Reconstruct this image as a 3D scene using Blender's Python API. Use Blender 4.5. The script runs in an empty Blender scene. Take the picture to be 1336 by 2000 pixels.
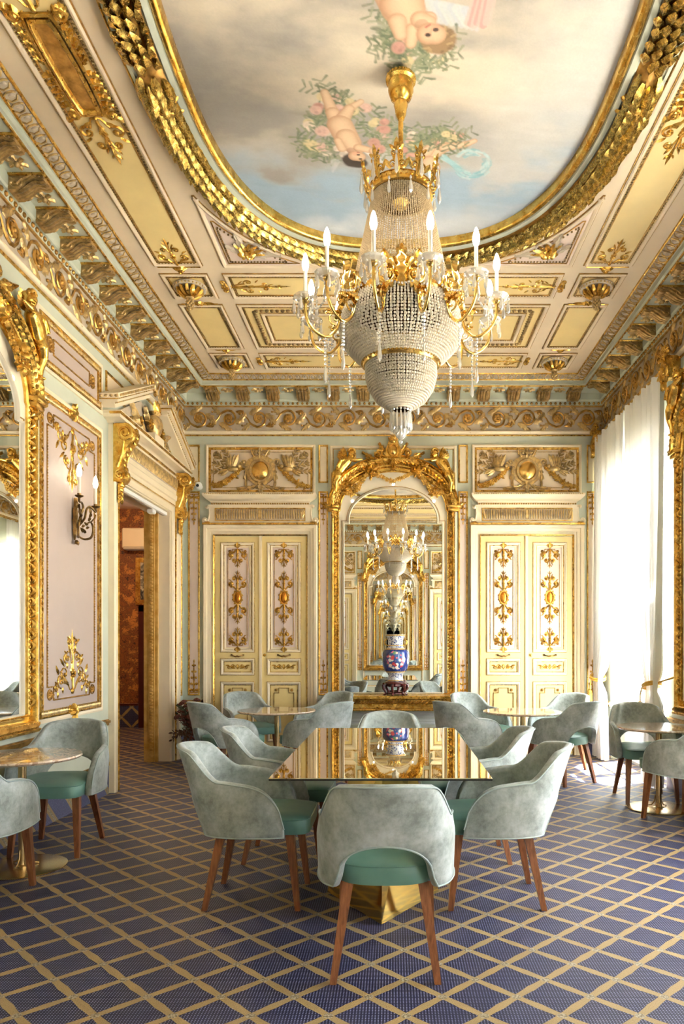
import bpy, math, random
import numpy as np
from mathutils import Matrix, Vector
R = math.radians
PI = math.pi
random.seed(7)
SC = bpy.context.scene
COL = SC.collection

# ---------------------------------------------------------------- room constants (metres)
XW, YB, YF, ZC, H = 2.58, 8.80, -0.90, 4.52, 1.32      # half width, back wall, front wall, ceiling, eye height
YM = (YB + YF) / 2                                       # middle of the room
FPX = 1400.0

# ---------------------------------------------------------------- camera
cam_d = bpy.data.cameras.new('camera')
cam = bpy.data.objects.new('camera', cam_d)
COL.objects.link(cam)
cam.location = (0, 0, H)
cam.rotation_euler = (R(90), 0, 0)
cam_d.sensor_fit = 'VERTICAL'
cam_d.sensor_height = 36.0
cam_d.lens = 36.0 * FPX / 2000.0
cam_d.shift_x = -100 / 2000.0
cam_d.shift_y = 264 / 2000.0
cam_d.clip_start = 0.02
SC.camera = cam

# ---------------------------------------------------------------- sky, sun, window portals, exposure
world = bpy.data.worlds.new('sky')
SC.world = world
world.use_nodes = True
wn = world.node_tree
for n in list(wn.nodes):
    wn.nodes.remove(n)
bg = wn.nodes.new('ShaderNodeBackground')
bg.inputs['Color'].default_value = (0.88, 0.94, 1.0, 1)
bg.inputs['Strength'].default_value = 6.0
wo = wn.nodes.new('ShaderNodeOutputWorld')
wn.links.new(bg.outputs[0], wo.inputs[0])
sun_d = bpy.data.lights.new('sun', 'SUN')
sun_d.energy = 42.0
sun_d.angle = R(0.6)
sun_d.color = (1.0, 0.95, 0.86)
sun = bpy.data.objects.new('sun', sun_d)
COL.objects.link(sun)
sun.rotation_euler = Vector((-0.30, -0.12, -0.95)).to_track_quat('-Z', 'Y').to_euler()
sun.location = (8, 6, 12)
WINDOWS = [(6.72, 8.50), (2.75, 4.55), (-0.55, 0.85)]    # openings in the right wall along Y
WIN_TOP = 3.36
for i, (a, b) in enumerate(WINDOWS):
    ld = bpy.data.lights.new('daylight_portal', 'AREA')
    ld.shape = 'RECTANGLE'
    ld.size = WIN_TOP
    ld.size_y = b - a
    ld.cycles.is_portal = True
    lo = bpy.data.objects.new('daylight_portal', ld)
    COL.objects.link(lo)
    lo.location = (XW + 0.36, (a + b) / 2, WIN_TOP / 2)
    lo.rotation_euler = (0, R(90), 0)                    # shines towards -X
vs = SC.view_settings
vs.view_transform = 'Standard'
vs.look = 'None'
vs.gamma = 1.0
vs.exposure = 1.96
vs.use_curve_mapping = False
SC.cycles.max_bounces = 10
SC.cycles.diffuse_bounces = 6
SC.cycles.glossy_bounces = 6
SC.cycles.transparent_max_bounces = 16
SC.cycles.caustics_reflective = False
SC.cycles.caustics_refractive = False
SC.cycles.sample_clamp_indirect = 6.0

# ================================================================ helpers
class MB:
    """collects geometry; build() links it as ONE mesh object"""
    def __init__(s):
        s.v, s.f, s.m = [], [], []
        s.cur = 0
    def add(s, vs_, fs):
        o = len(s.v)
        s.v.extend([tuple(p) for p in vs_])
        s.f.extend([tuple(i + o for i in q) for q in fs])
        s.m.extend([s.cur] * len(fs))
        return s
    def box(s, a, b):
        x0, y0, z0 = a
        x1, y1, z1 = b
        return s.add([(x0, y0, z0), (x1, y0, z0), (x1, y1, z0), (x0, y1, z0), (x0, y0, z1), (x1, y0, z1), (x1, y1, z1), (x0, y1, z1)],
                     [(0, 3, 2, 1), (4, 5, 6, 7), (0, 1, 5, 4), (1, 2, 6, 5), (2, 3, 7, 6), (3, 0, 4, 7)])
    def bbox(s, a, b, c=0.005):
        """box with all edges chamfered"""
        x0, y0, z0 = a
        x1, y1, z1 = b
        V = []
        idx = {}
        for ix, (x, sx) in enumerate(((x0, 1), (x1, -1))):
            for iy, (y, sy) in enumerate(((y0, 1), (y1, -1))):
                for iz, (z, sz) in enumerate(((z0, 1), (z1, -1))):
                    for ax in range(3):
                        p = [x + sx * c, y + sy * c, z + sz * c]
                        p[ax] = (x, y, z)[ax]
                        idx[ix, iy, iz, ax] = len(V)
                        V.append(p)
        F = []
        g = lambda i, j, k, a_: idx[i, j, k, a_]
        for i in (0, 1):
            F.append((g(i, 0, 0, 0), g(i, 1, 0, 0), g(i, 1, 1, 0), g(i, 0, 1, 0)))
            F.append((g(0, i, 0, 1), g(1, i, 0, 1), g(1, i, 1, 1), g(0, i, 1, 1)))
            F.append((g(0, 0, i, 2), g(1, 0, i, 2), g(1, 1, i, 2), g(0, 1, i, 2)))
            for j in (0, 1):
                F.append((g(i, j, 0, 0), g(i, j, 1, 0), g(i, j, 1, 1), g(i, j, 0, 1)))
                F.append((g(i, 0, j, 0), g(i, 1, j, 0), g(i, 1, j, 2), g(i, 0, j, 2)))
                F.append((g(0, i, j, 1), g(1, i, j, 1), g(1, i, j, 2), g(0, i, j, 2)))
                for k in (0, 1):
                    F.append((g(i, j, k, 0), g(i, j, k, 1), g(i, j, k, 2)))
        return s.add(V, F)
    def curve(s, pts, rad, n=6, sub=5):
        """tube through a smooth curve by way of a few control points"""
        P = [Vector(p) for p in pts]
        k = len(P)
        rr = rad if hasattr(rad, '__len__') else [rad] * k
        Q, q2 = [], []
        for i in range(k - 1):
            a, b, c, d = P[max(i - 1, 0)], P[i], P[i + 1], P[min(i + 2, k - 1)]
            for j in range(sub):
                t = j / sub
                Q.append(0.5 * ((2 * b) + (c - a) * t + (2 * a - 5 * b + 4 * c - d) * t * t + (3 * b - a - 3 * c + d) * t ** 3))
                q2.append(rr[i] + (rr[i + 1] - rr[i]) * t)
        return s.tube(Q + [P[-1]], q2 + [rr[-1]], n)
    def tube(s, pts, rad, n=6, cap=True, sq=1.0):
        """round tube through 3-D points; rad a number or list; sq flattens along the second normal"""
        P = [Vector(p) for p in pts]
        k = len(P)
        rr = rad if hasattr(rad, '__len__') else [rad] * k
        T = []
        for i in range(k):
            t = (P[min(i + 1, k - 1)] - P[max(i - 1, 0)])
            T.append(t.normalized() if t.length > 1e-9 else Vector((0, 0, 1)))
        ref = Vector((0, 0, 1)) if abs(T[0].z) < 0.9 else Vector((1, 0, 0))
        nrm = T[0].cross(ref).normalized()
        V = []
        for i in range(k):
            nrm = (nrm - T[i] * nrm.dot(T[i]))
            nrm = nrm.normalized() if nrm.length > 1e-9 else T[i].orthogonal().normalized()
            b = T[i].cross(nrm)
            for j in range(n):
                a = 2 * PI * j / n
                V.append(P[i] + nrm * (math.cos(a) * rr[i]) + b * (math.sin(a) * rr[i] * sq))
        F = [(i * n + j, i * n + (j + 1) % n, (i + 1) * n + (j + 1) % n, (i + 1) * n + j) for i in range(k - 1) for j in range(n)]
        if cap:
            F.append(tuple(range(n - 1, -1, -1)))
            F.append(tuple(range((k - 1) * n, k * n)))
        return s.add(V, F)
    def loop_tube(s, pts, rad, n=6):
        """closed tube in a plane-ish loop"""
        P = [Vector(p) for p in pts]
        k = len(P)
        V = []
        c = sum(P, Vector()) / k
        up = (P[1] - P[0]).cross(P[2] - P[1])
        up = up.normalized() if up.length > 1e-9 else Vector((0, 0, 1))
        for i in range(k):
            t = (P[(i + 1) % k] - P[i - 1]).normalized()
            b = t.cross(up).normalized()
            for j in range(n):
                a = 2 * PI * j / n
                V.append(P[i] + b * (math.cos(a) * rad) + up * (math.sin(a) * rad))
        F = [(i * n + j, i * n + (j + 1) % n, ((i + 1) % k) * n + (j + 1) % n, ((i + 1) % k) * n + j) for i in range(k) for j in range(n)]
        return s.add(V, F)
    def lathe(s, prof, n=16, c=(0, 0, 0), axis='z', sx=1.0, sy=1.0):
        V = []
        for r, z in prof:
            for j in range(n):
                a = 2 * PI * j / n
                x, y = r * math.cos(a) * sx, r * math.sin(a) * sy
                V.append((c[0] + x, c[1] + y, c[2] + z))
        k = len(prof)
        F = [(i * n + j, i * n + (j + 1) % n, (i + 1) * n + (j + 1) % n, (i + 1) * n + j) for i in range(k - 1) for j in range(n)]
        if prof[0][0] > 1e-6:
            F.append(tuple(range(n - 1, -1, -1)))
        if prof[-1][0] > 1e-6:
            F.append(tuple(range((k - 1) * n, k * n)))
        return s.add(V, F)
    def ball(s, c, r, n=6, m=4):
        rx, ry, rz = r if hasattr(r, '__len__') else (r, r, r)
        V = [(c[0], c[1], c[2] - rz)]
        for i in range(1, m):
            ph = PI * i / m - PI / 2
            for j in range(n):
                a = 2 * PI * j / n
                V.append((c[0] + rx * math.cos(ph) * math.cos(a), c[1] + ry * math.cos(ph) * math.sin(a), c[2] + rz * math.sin(ph)))
        V.append((c[0], c[1], c[2] + rz))
        F = [(0, 1 + (j + 1) % n, 1 + j) for j in range(n)]
        for i in range(m - 2):
            F += [(1 + i * n + j, 1 + i * n + (j + 1) % n, 1 + (i + 1) * n + (j + 1) % n, 1 + (i + 1) * n + j) for j in range(n)]
        L = len(V) - 1
        F += [(L, 1 + (m - 2) * n + j, 1 + (m - 2) * n + (j + 1) % n) for j in range(n)]
        return s.add(V, F)
    def sweep(s, prof, path, closed=True, z=0.0):
        """moulding: profile (a = outwards in plane, b = height w) along a 2-D path (counter-clockwise), mitred"""
        k = len(path)
        P = [Vector((p[0], p[1])) for p in path]
        N = []
        for i in range(k):
            if closed:
                d0, d1 = P[i] - P[i - 1], P[(i + 1) % k] - P[i]
            else:
                d1 = P[min(i + 1, k - 1)] - P[min(i, k - 2)]
                d0 = P[max(i, 1)] - P[max(i - 1, 0)]
            n0 = Vector((d0.y, -d0.x)).normalized()
            n1 = Vector((d1.y, -d1.x)).normalized()
            b = n0 + n1
            b = b / max(b.dot(n0), 0.35) if b.length > 1e-6 else n0
            N.append(b)
        m = len(prof)
        V = [(P[i].x + N[i].x * a, P[i].y + N[i].y * a, z + h_) for i in range(k) for a, h_ in prof]
        F = []
        for i in range(k if closed else k - 1):
            i2 = (i + 1) % k
            F += [(i * m + j, i2 * m + j, i2 * m + j + 1, i * m + j + 1) for j in range(m - 1)]
        return s.add(V, F)
    def rectf(s, u0, u1, v0, v1, prof, z=0.0):
        return s.sweep(prof, [(u0, v0), (u1, v0), (u1, v1), (u0, v1)], True, z)
    def poly(s, pts, w0, w1):
        """extruded polygon in the uv plane"""
        k = len(pts)
        V = [(p[0], p[1], w0) for p in pts] + [(p[0], p[1], w1) for p in pts]
        F = [tuple(range(k - 1, -1, -1)), tuple(range(k, 2 * k))] + [(i, (i + 1) % k, k + (i + 1) % k, k + i) for i in range(k)]
        return s.add(V, F)
    def leaf(s, p, ang, L, wd, w=0.0, h=0.01, curl=0.0, n=5):
        """pointed leaf with a raised rib, lying in the uv plane"""
        ca, sa = math.cos(ang), math.sin(ang)
        V = []
        for i in range(n + 1):
            t = i / n
            x = L * t
            half = wd * 0.5 * (math.sin(PI * min(1, t * 0.9 + 0.08)) ** 0.8) if i < n else 0.0
            bend = curl * L * t * t
            zz = w + h * (0.35 + 0.65 * math.sin(PI * (0.15 + 0.85 * t)))
            for y, z_ in ((-half, w + h * 0.05), (0, zz), (half, w + h * 0.05)):
                y += bend
                V.append((p[0] + x * ca - y * sa, p[1] + x * sa + y * ca, z_))
        F = []
        for i in range(n):
            a = i * 3
            F += [(a, a + 3, a + 4, a + 1), (a + 1, a + 4, a + 5, a + 2)]
        return s.add(V, F)
    def acanthus(s, p, ang, L, wd, w=0.0, h=0.02, curl=0.0, lobes=4, tip=0.5):
        """lobed leaf relief: outline pinched between lobes, tip curling up"""
        n = lobes * 3
        ca, sa = math.cos(ang), math.sin(ang)
        V = []
        for i in range(n + 1):
            t = i / n
            env = math.sin(PI * (0.12 + 0.86 * t)) ** 0.7
            half = wd * 0.5 * env * (0.72 + 0.28 * math.cos(2 * PI * (t * lobes + 0.45)))
            fwd = 0.10 * L * (0.5 + 0.5 * math.cos(2 * PI * (t * lobes + 0.45)))
            rise = h * (0.35 + 0.5 * math.sin(PI * t)) + h * tip * max(0, t - 0.7) / 0.3
            bend = curl * L * t * t
            for q, (y, z_) in enumerate(((-1, w + 0.1 * h), (-0.5, w + rise * 0.9), (0, w + rise * 0.65), (0.5, w + rise * 0.9), (1, w + 0.1 * h))):
                x = L * t + (fwd if q in (0, 4) else 0)
                yy = y * half + bend
                V.append((p[0] + x * ca - yy * sa, p[1] + x * sa + yy * ca, z_ + (h * tip * max(0, t - 0.75) * 2 if q in (0, 4) else 0)))
        F = []
        for i in range(n):
            a = i * 5
            F += [(a + j, a + 5 + j, a + 6 + j, a + 1 + j) for j in range(4)]
        return s.add(V, F)
    def spiral(s, c, r0, a0, turns, sgn=1, rad=0.008, w=0.004, r1=0.12, n=6, pts=None, tail=None):
        """C-scroll: tube winding inwards from radius r0 at angle a0; tail = list of 2-D lead-in points"""
        P = [(q[0], q[1], w) for q in (tail or [])]
        k = max(8, int(turns * 12))
        for i in range(k + 1):
            t = i / k
            rr = r0 * (1 - (1 - r1) * t)
            a = a0 + sgn * 2 * PI * turns * t
            P.append((c[0] + rr * math.cos(a), c[1] + rr * math.sin(a), w + rad * 0.4 * t))
        K = len(P)
        nt = len(tail or [])
        rads = [rad * (0.45 + 0.55 * (i / max(1, nt))) if i < nt else rad * (1 - 0.45 * (i - nt) / max(1, K - nt)) for i in range(K)]
        s.tube(P, rads, n)
        s.ball((c[0], c[1], w + rad * 0.4), rad * 1.5, 6, 4)
        return s
    def flower(s, p, r, w=0.0, petals=5, h=None):
        h = h or r * 0.5
        for k in range(petals):
            a = 2 * PI * k / petals + 0.3
            s.ball((p[0] + r * 0.6 * math.cos(a), p[1] + r * 0.6 * math.sin(a), w + h * 0.4), (r * 0.42, r * 0.42, h * 0.6), 5, 3)
        s.ball((p[0], p[1], w + h * 0.8), r * 0.35, 5, 3)
        return s
    def rosette(s, p, r, w=0.0, petals=8, h=None):
        h = h or r * 0.5
        for k in range(petals):
            s.leaf(p, 2 * PI * k / petals, r, r * 0.75, w, h, 0, 4)
        s.ball((p[0], p[1], w + h * 0.6), r * 0.28, 6, 4)
        return s
    def beads(s, p0, p1, pitch, r, w=0.0, n=5, m=3, el=1.0):
        """row of pearls or ovals between two uv points"""
        d = Vector((p1[0] - p0[0], p1[1] - p0[1]))
        L = d.length
        k = max(1, int(L / pitch))
        for i in range(k):
            t = (i + 0.5) / k
            s.ball((p0[0] + d.x * t, p0[1] + d.y * t, w), (r * el if abs(d.x) > abs(d.y) else r, r if abs(d.x) > abs(d.y) else r * el, r), n, m)
        return s
    def bead_rect(s, u0, u1, v0, v1, pitch, r, w=0.0, el=1.0, n=5, m=3):
        for a, b in (((u0, v0), (u1, v0)), ((u1, v0), (u1, v1)), ((u1, v1), (u0, v1)), ((u0, v1), (u0, v0))):
            s.beads(a, b, pitch, r, w, n, m, el)
        return s
    def build(s, name, mats, parent=None, M=None, smooth=False, label=None, kind=None):
        me = mesh_of(s, name, mats, smooth)
        return link(name, me, parent, M, label, kind)

def mesh_of(mb, name, mats, smooth=False):
    me = bpy.data.meshes.new(name)
    me.from_pydata(mb.v, [], mb.f)
    mats = mats if isinstance(mats, (list, tuple)) else [mats]
    for m in mats:
        me.materials.append(m)
    if len(mats) > 1:
        me.polygons.foreach_set('material_index', mb.m)
    if smooth:
        me.polygons.foreach_set('use_smooth', [True] * len(me.polygons))
        if smooth != 'all':
            me.set_sharp_from_angle(angle=R(smooth if smooth is not True else 45))
    me.update()
    return me

def link(name, data, parent=None, M=None, label=None, kind=None):
    o = bpy.data.objects.new(name, data)
    COL.objects.link(o)
    if parent is not None:
        o.parent = parent
    if M is not None:
        o.matrix_basis = M
    if label:
        o['label'] = label
    if kind:
        o['kind'] = kind
    return o

def tag(o, label, cat, group=None, kind=None):
    o['label'] = label
    o['category'] = cat
    if group:
        o['group'] = group
    if kind:
        o['kind'] = kind
    return o

def empty(name, loc=(0, 0, 0), rz=0.0, M=None):
    o = bpy.data.objects.new(name, None)
    o.empty_display_size = 0.1
    COL.objects.link(o)
    o.matrix_basis = M if M is not None else Matrix.Translation(loc) @ Matrix.Rotation(rz, 4, 'Z')
    return o

def copy_tree(o, parent=None):
    c = o.copy()
    COL.objects.link(c)
    c.parent = parent
    for ch in CH(o):
        copy_tree(ch, c)
    return c

def CH(o):
    return [x for x in list(o.children)]

def T(x, y, z=0.0):
    return Matrix.Translation((x, y, z))

def frame(ux, vx, wx, org):
    m = Matrix.Identity(4)
    for i in range(3):
        m[i][0], m[i][1], m[i][2], m[i][3] = ux[i], vx[i], wx[i], org[i]
    return m
MBACK = frame((1, 0, 0), (0, 0, 1), (0, -1, 0), (0, YB, 0))
MLEFT = frame((0, 1, 0), (0, 0, 1), (1, 0, 0), (-XW, 0, 0))
MRIGHT = frame((0, -1, 0), (0, 0, 1), (-1, 0, 0), (XW, 0, 0))       # u = -Y
MFRONT = frame((-1, 0, 0), (0, 0, 1), (0, 1, 0), (0, YF, 0))        # u = -X
MCEIL = frame((1, 0, 0), (0, -1, 0), (0, 0, -1), (0, 0, ZC))        # v = -Y
MIRU = Matrix.Diagonal((-1, 1, 1, 1))

# ================================================================ materials
def srgb(r, g, b):
    f = lambda c: (c / 255 / 12.92) if c / 255 <= 0.04045 else ((c / 255 + 0.055) / 1.055) ** 2.4
    return (f(r), f(g), f(b), 1)

class NT:
    """tiny node-graph writer"""
    def __init__(s, name):
        s.m = bpy.data.materials.new(name)
        s.m.use_nodes = True
        s.t = s.m.node_tree
        for n in list(s.t.nodes):
            s.t.nodes.remove(n)
        s.out = s.t.nodes.new('ShaderNodeOutputMaterial')
    def n(s, kind, **kw):
        nd = s.t.nodes.new(kind)
        for k, v in kw.items():
            setattr(nd, k, v)
        return nd
    def put(s, sock, val):
        if hasattr(val, 'is_output') or isinstance(val, bpy.types.NodeSocket):
            s.t.links.new(val, sock)
        else:
            sock.default_value = val
    def math(s, op, a, b=None, c=None):
        nd = s.n('ShaderNodeMath', operation=op)
        s.put(nd.inputs[0], a)
        if b is not None:
            s.put(nd.inputs[1], b)
        if c is not None:
            s.put(nd.inputs[2], c)
        return nd.outputs[0]
    def mix(s, f, a, b, blend='MIX'):
        nd = s.n('ShaderNodeMix', data_type='RGBA', blend_type=blend)
        s.put(nd.inputs[0], f)
        s.put(nd.inputs[6], a)
        s.put(nd.inputs[7], b)
        return nd.outputs[2]
    def coord(s, which='Object'):
        return s.n('ShaderNodeTexCoord').outputs[which]
    def noise(s, scale, detail=3, rough=0.5, vec=None, dist=0.0, col=False):
        nd = s.n('ShaderNodeTexNoise')
        s.t.links.new(vec if vec is not None else s.coord(), nd.inputs['Vector'])
        nd.inputs['Scale'].default_value = scale
        nd.inputs['Detail'].default_value = detail
        nd.inputs['Roughness'].default_value = rough
        nd.inputs['Distortion'].default_value = dist
        return nd.outputs['Color' if col else 'Fac']
    def ramp(s, f, stops, interp='LINEAR'):
        nd = s.n('ShaderNodeValToRGB')
        s.t.links.new(f, nd.inputs[0])
        cr = nd.color_ramp
        cr.interpolation = interp
        while len(cr.elements) < len(stops):
            cr.elements.new(0.5)
        for e, (p, c) in zip(cr.elements, stops):
            e.position = p
            e.color = c
        return nd.outputs[0]
    def bump(s, hgt, strength=0.2, dist=0.01):
        nd = s.n('ShaderNodeBump')
        nd.inputs['Strength'].default_value = strength
        nd.inputs['Distance'].default_value = dist
        s.t.links.new(hgt, nd.inputs['Height'])
        return nd.outputs[0]
    def pbr(s, col, rough=0.5, metal=0.0, normal=None, **kw):
        nd = s.n('ShaderNodeBsdfPrincipled')
        s.put(nd.inputs['Base Color'], col)
        s.put(nd.inputs['Roughness'], rough)
        s.put(nd.inputs['Metallic'], metal)
        if normal is not None:
            s.t.links.new(normal, nd.inputs['Normal'])
        for k, v in kw.items():
            s.put(nd.inputs[k], v)
        return nd.outputs[0]
    def done(s, shader):
        s.t.links.new(shader, s.out.inputs['Surface'])
        return s.m

def paint(name, c, rough=0.45, var=0.10, scale=3.0, bump=0.03, metal=0.0):
    """painted plaster or wood: slight uneven tone and brush relief"""
    g = NT(name)
    f = g.noise(scale, 4, 0.6)
    dark = tuple(x * (1 - var) for x in c[:3]) + (1,)
    lite = tuple(min(1, x * (1 + var)) for x in c[:3]) + (1,)
    col = g.ramp(f, [(0.3, dark), (0.7, lite)])
    nb = g.bump(g.noise(scale * 25, 2), bump, 0.003) if bump else None
    return g.done(g.pbr(col, rough, metal, nb))

def gilt(name, c1, c2, rough=0.28, metal=0.9, scale=14.0):
    """gold leaf: two tones of gold rubbed unevenly"""
    g = NT(name)
    f = g.noise(scale, 4, 0.6)
    col = g.ramp(f, [(0.35, c1), (0.65, c2)])
    rg = g.math('MULTIPLY_ADD', g.noise(scale * 3, 2), 0.18, rough - 0.08)
    return g.done(g.pbr(col, rg, metal, g.bump(g.noise(90, 2), 0.10, 0.002)))

M = {}
M['sage'] = paint('sage_paint', srgb(200, 204, 184), 0.5, 0.05)
M['cream'] = paint('cream_paint', srgb(236, 220, 188), 0.42, 0.05)
M['ivory'] = paint('ivory_paint', srgb(242, 230, 204), 0.40, 0.04)
M['beige'] = paint('beige_plaster', srgb(230, 211, 182), 0.55, 0.05)
M['yellow'] = paint('yellow_panel_paint', srgb(236, 211, 148), 0.45, 0.05)
M['butter'] = paint('butter_door_paint', srgb(238, 214, 148), 0.38, 0.05)
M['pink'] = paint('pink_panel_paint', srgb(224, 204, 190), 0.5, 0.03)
M['rose'] = paint('rose_wall_panel_paint', srgb(186, 169, 158), 0.5, 0.03)  # panel pink darkened to offset strong window light on the left wall
M['stone'] = paint('stone_relief_paint', srgb(190, 176, 154), 0.5, 0.14, 9)
M['gold'] = gilt('gold_leaf', srgb(172, 126, 46), srgb(226, 188, 100))
M['brightgold'] = gilt('bright_gold_leaf', srgb(190, 144, 52), srgb(240, 204, 112), 0.24)
M['oldgold'] = gilt('old_gold_leaf', srgb(140, 104, 48), srgb(204, 160, 84), 0.34, 0.75)
M['greygold'] = gilt('grey_gold_relief', srgb(160, 136, 96), srgb(222, 190, 124), 0.36, 0.55, 22)
M['beadgold'] = gilt('dark_bead_gilding', srgb(112, 90, 54), srgb(172, 142, 92), 0.36, 0.5, 30)
M['bracketgold'] = gilt('bracket_gilding', srgb(126, 104, 66), srgb(196, 162, 102), 0.34, 0.55, 18)
M['goldpaint'] = gilt('gold_paint', srgb(196, 150, 66), srgb(224, 184, 104), 0.4, 0.25, 8)
M['bronze'] = gilt('dark_bronze', srgb(84, 62, 34), srgb(150, 118, 66), 0.35, 0.85)
M['white'] = paint('white_paint', srgb(240, 240, 236), 0.35, 0.02)
M['brown'] = paint('brown_dado_line', srgb(120, 84, 46), 0.5)
# ---------------------------------------------------------------- special materials
def carpet_mat(name, wall=False):
    """navy carpet: gold diamond lattice, pale knots at the crossings, rows of pale dots"""
    g = NT(name)
    co = g.coord('Object')
    if wall:
        sx = g.n('ShaderNodeSeparateXYZ')
        g.t.links.new(co, sx.inputs[0])
        x, y = g.math('ADD', sx.outputs[0], sx.outputs[1]), sx.outputs[2]
    else:
        sx = g.n('ShaderNodeSeparateXYZ')
        g.t.links.new(co, sx.inputs[0])
        x, y = g.math('ADD', sx.outputs[0], 0.0925), g.math('ADD', sx.outputs[1], -2.985)
    wob = g.math('MULTIPLY', g.math('SUBTRACT', g.noise(42, 2, 0.6), 0.5), 0.010)
    D = 0.2790 if not wall else 0.34
    per = D
    a = g.math('ADD', g.math('DIVIDE', g.math('ADD', x, y), per), wob)
    b = g.math('ADD', g.math('DIVIDE', g.math('SUBTRACT', x, y), per), wob)
    def tri(v):       # distance to the nearest whole number
        return g.math('ABSOLUTE', g.math('SUBTRACT', g.math('FRACT', g.math('ADD', v, 0.5)), 0.5))
    da, db = tri(a), tri(b)
    # ribbons swell a little midway between the knots
    wa = g.math('MULTIPLY_ADD', g.math('POWER', db, 2.0), 0.10, 0.072)
    wb = g.math('MULTIPLY_ADD', g.math('POWER', da, 2.0), 0.10, 0.072)
    band = g.math('MAXIMUM', g.math('LESS_THAN', da, wa), g.math('LESS_THAN', db, wb))
    knot = g.math('LESS_THAN', g.math('ADD', g.math('MULTIPLY', da, da), g.math('MULTIPLY', db, db)), 0.0085)
    def cell(v, k):
        return g.math('ABSOLUTE', g.math('SUBTRACT', g.math('FRACT', g.math('MULTIPLY', v, k)), 0.5))
    dx, dy = cell(x, 88.0), cell(y, 88.0)
    dot = g.math('LESS_THAN', g.math('ADD', g.math('MULTIPLY', dx, dx), g.math('MULTIPLY', dy, dy)), 0.050)
    fib = g.noise(260, 2, 0.7)
    navy = g.ramp(fib, [(0.3, srgb(12, 13, 42)), (0.7, srgb(26, 27, 68))])
    dots = g.ramp(fib, [(0.3, srgb(100, 104, 148)), (0.7, srgb(160, 165, 200))])
    goldc = g.ramp(fib, [(0.3, srgb(134, 110, 68)), (0.7, srgb(178, 153, 106))])
    knots = g.ramp(g.noise(120, 2), [(0.4, srgb(110, 98, 70)), (0.6, srgb(170, 160, 138))])
    col = g.mix(dot, navy, dots)
    col = g.mix(band, col, goldc)
    col = g.mix(knot, col, knots)
    return g.done(g.pbr(col, 0.52, 0.0, g.bump(fib, 0.35, 0.004), **{'Specular IOR Level': 0.5}))
M['carpet'] = carpet_mat('lattice_carpet')
M['carpet_wall'] = carpet_mat('lattice_carpet_skirting', True)

def wallpaper_mat():
    g = NT('damask_wallpaper')
    co = g.coord()
    v = g.n('ShaderNodeTexVoronoi', feature='SMOOTH_F1')
    g.t.links.new(co, v.inputs['Vector'])
    v.inputs['Scale'].default_value = 9
    n1 = g.noise(16, 5, 0.6, dist=2.5)
    f = g.math('ADD', g.math('MULTIPLY', v.outputs['Distance'], 0.6), g.math('MULTIPLY', n1, 0.7))
    col = g.ramp(f, [(0.40, srgb(64, 36, 18)), (0.52, srgb(150, 84, 34)), (0.62, srgb(96, 56, 28)), (0.75, srgb(196, 124, 52))])
    return g.done(g.pbr(col, 0.6))
M['wallpaper'] = wallpaper_mat()
M['laurel'] = gilt('laurel_gold', srgb(146, 114, 46), srgb(224, 194, 108), 0.26, 0.92, 30)
M['darkwood'] = paint('dark_red_wood', srgb(66, 22, 16), 0.35, 0.2, 6)

# ================================================================ floor, walls, passage
fl = MB()
fl.box((-XW - 0.35, YF - 0.3, -0.06), (XW + 0.35, YB + 0.3, 0.0))
floor = fl.build('floor', M['carpet'])
tag(floor, 'navy carpet with a gold diamond lattice and pale dots', 'carpet', kind='structure')

WT = 4.45
D3 = (6.69, 8.29, 2.89)                                   # passage doorway in the left wall: y0, y1, head
wb = MB().box((-XW - 0.3, YB, 0), (XW + 0.3, YB + 0.25, WT))
wall_back = tag(wb.build('wall_back', M['sage']), 'pale sage green end wall holding the arched mirror and two doors', 'wall', kind='structure')
wf = MB().box((-XW - 0.3, YF - 0.25, 0), (XW + 0.3, YF, WT))
wall_front = tag(wf.build('wall_front', M['sage']), 'pale sage green wall seen only in the mirrors', 'wall', kind='structure')
wl = MB()
wl.box((-XW - 0.27, YF, 0), (-XW, D3[0], WT)).box((-XW - 0.27, D3[1], 0), (-XW, YB, WT)).box((-XW - 0.27, D3[0], D3[2]), (-XW, D3[1], WT))
wall_left = tag(wl.build('wall_left', M['sage']), 'pale sage green long wall with sconce panel and pedimented doorway', 'wall', kind='structure')
wr = MB()
ys = [YF] + [q for w_ in reversed(WINDOWS) for q in w_] + [YB]
for i in range(0, len(ys), 2):
    wr.box((XW, ys[i], 0), (XW + 0.32, ys[i + 1], WT))
for a, b in WINDOWS:
    wr.box((XW, a, WIN_TOP), (XW + 0.32, b, WT))
wall_right = tag(wr.build('wall_right', M['sage']), 'pale sage green window wall behind the white curtains', 'wall', kind='structure')

# skirtings: carpet turned up the wall under a gilt fillet, dado rail above
def skirting(side, Mf, runs, label):
    k = MB()
    g = MB()
    d = MB()
    for a, b in runs:
        k.box((a, 0, 0.0), (b, 0.255, 0.018))
        g.box((a, 0.255, 0.0), (b, 0.285, 0.026)).box((a, 0.285, 0), (b, 0.293, 0.018))
        d.box((a, 0.618, 0.0), (b, 0.640, 0.02)).box((a, 0.640, 0.0), (b, 0.662, 0.034)).box((a, 0.662, 0), (b, 0.672, 0.02))
    o = k.build('baseboard_' + side, M['carpet_wall'], None, Mf)
    tag(o, label, 'baseboard', kind='structure')
    g.build('fillet', M['gold'], o)
    d.build('dado_rail', M['oldgold'], o)
    return o
skirting('left', MLEFT, [(YF, D3[0] - 0.23), (D3[1] + 0.22, YB)], 'carpet covered skirting and gilt dado rail along the sconce wall')
skirting('back', MBACK, [(-XW, -2.335), (-0.915, -0.62), (0.62, 0.925), (2.345, XW)], 'carpet covered skirting and gilt dado rail either side of the doors')
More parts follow.
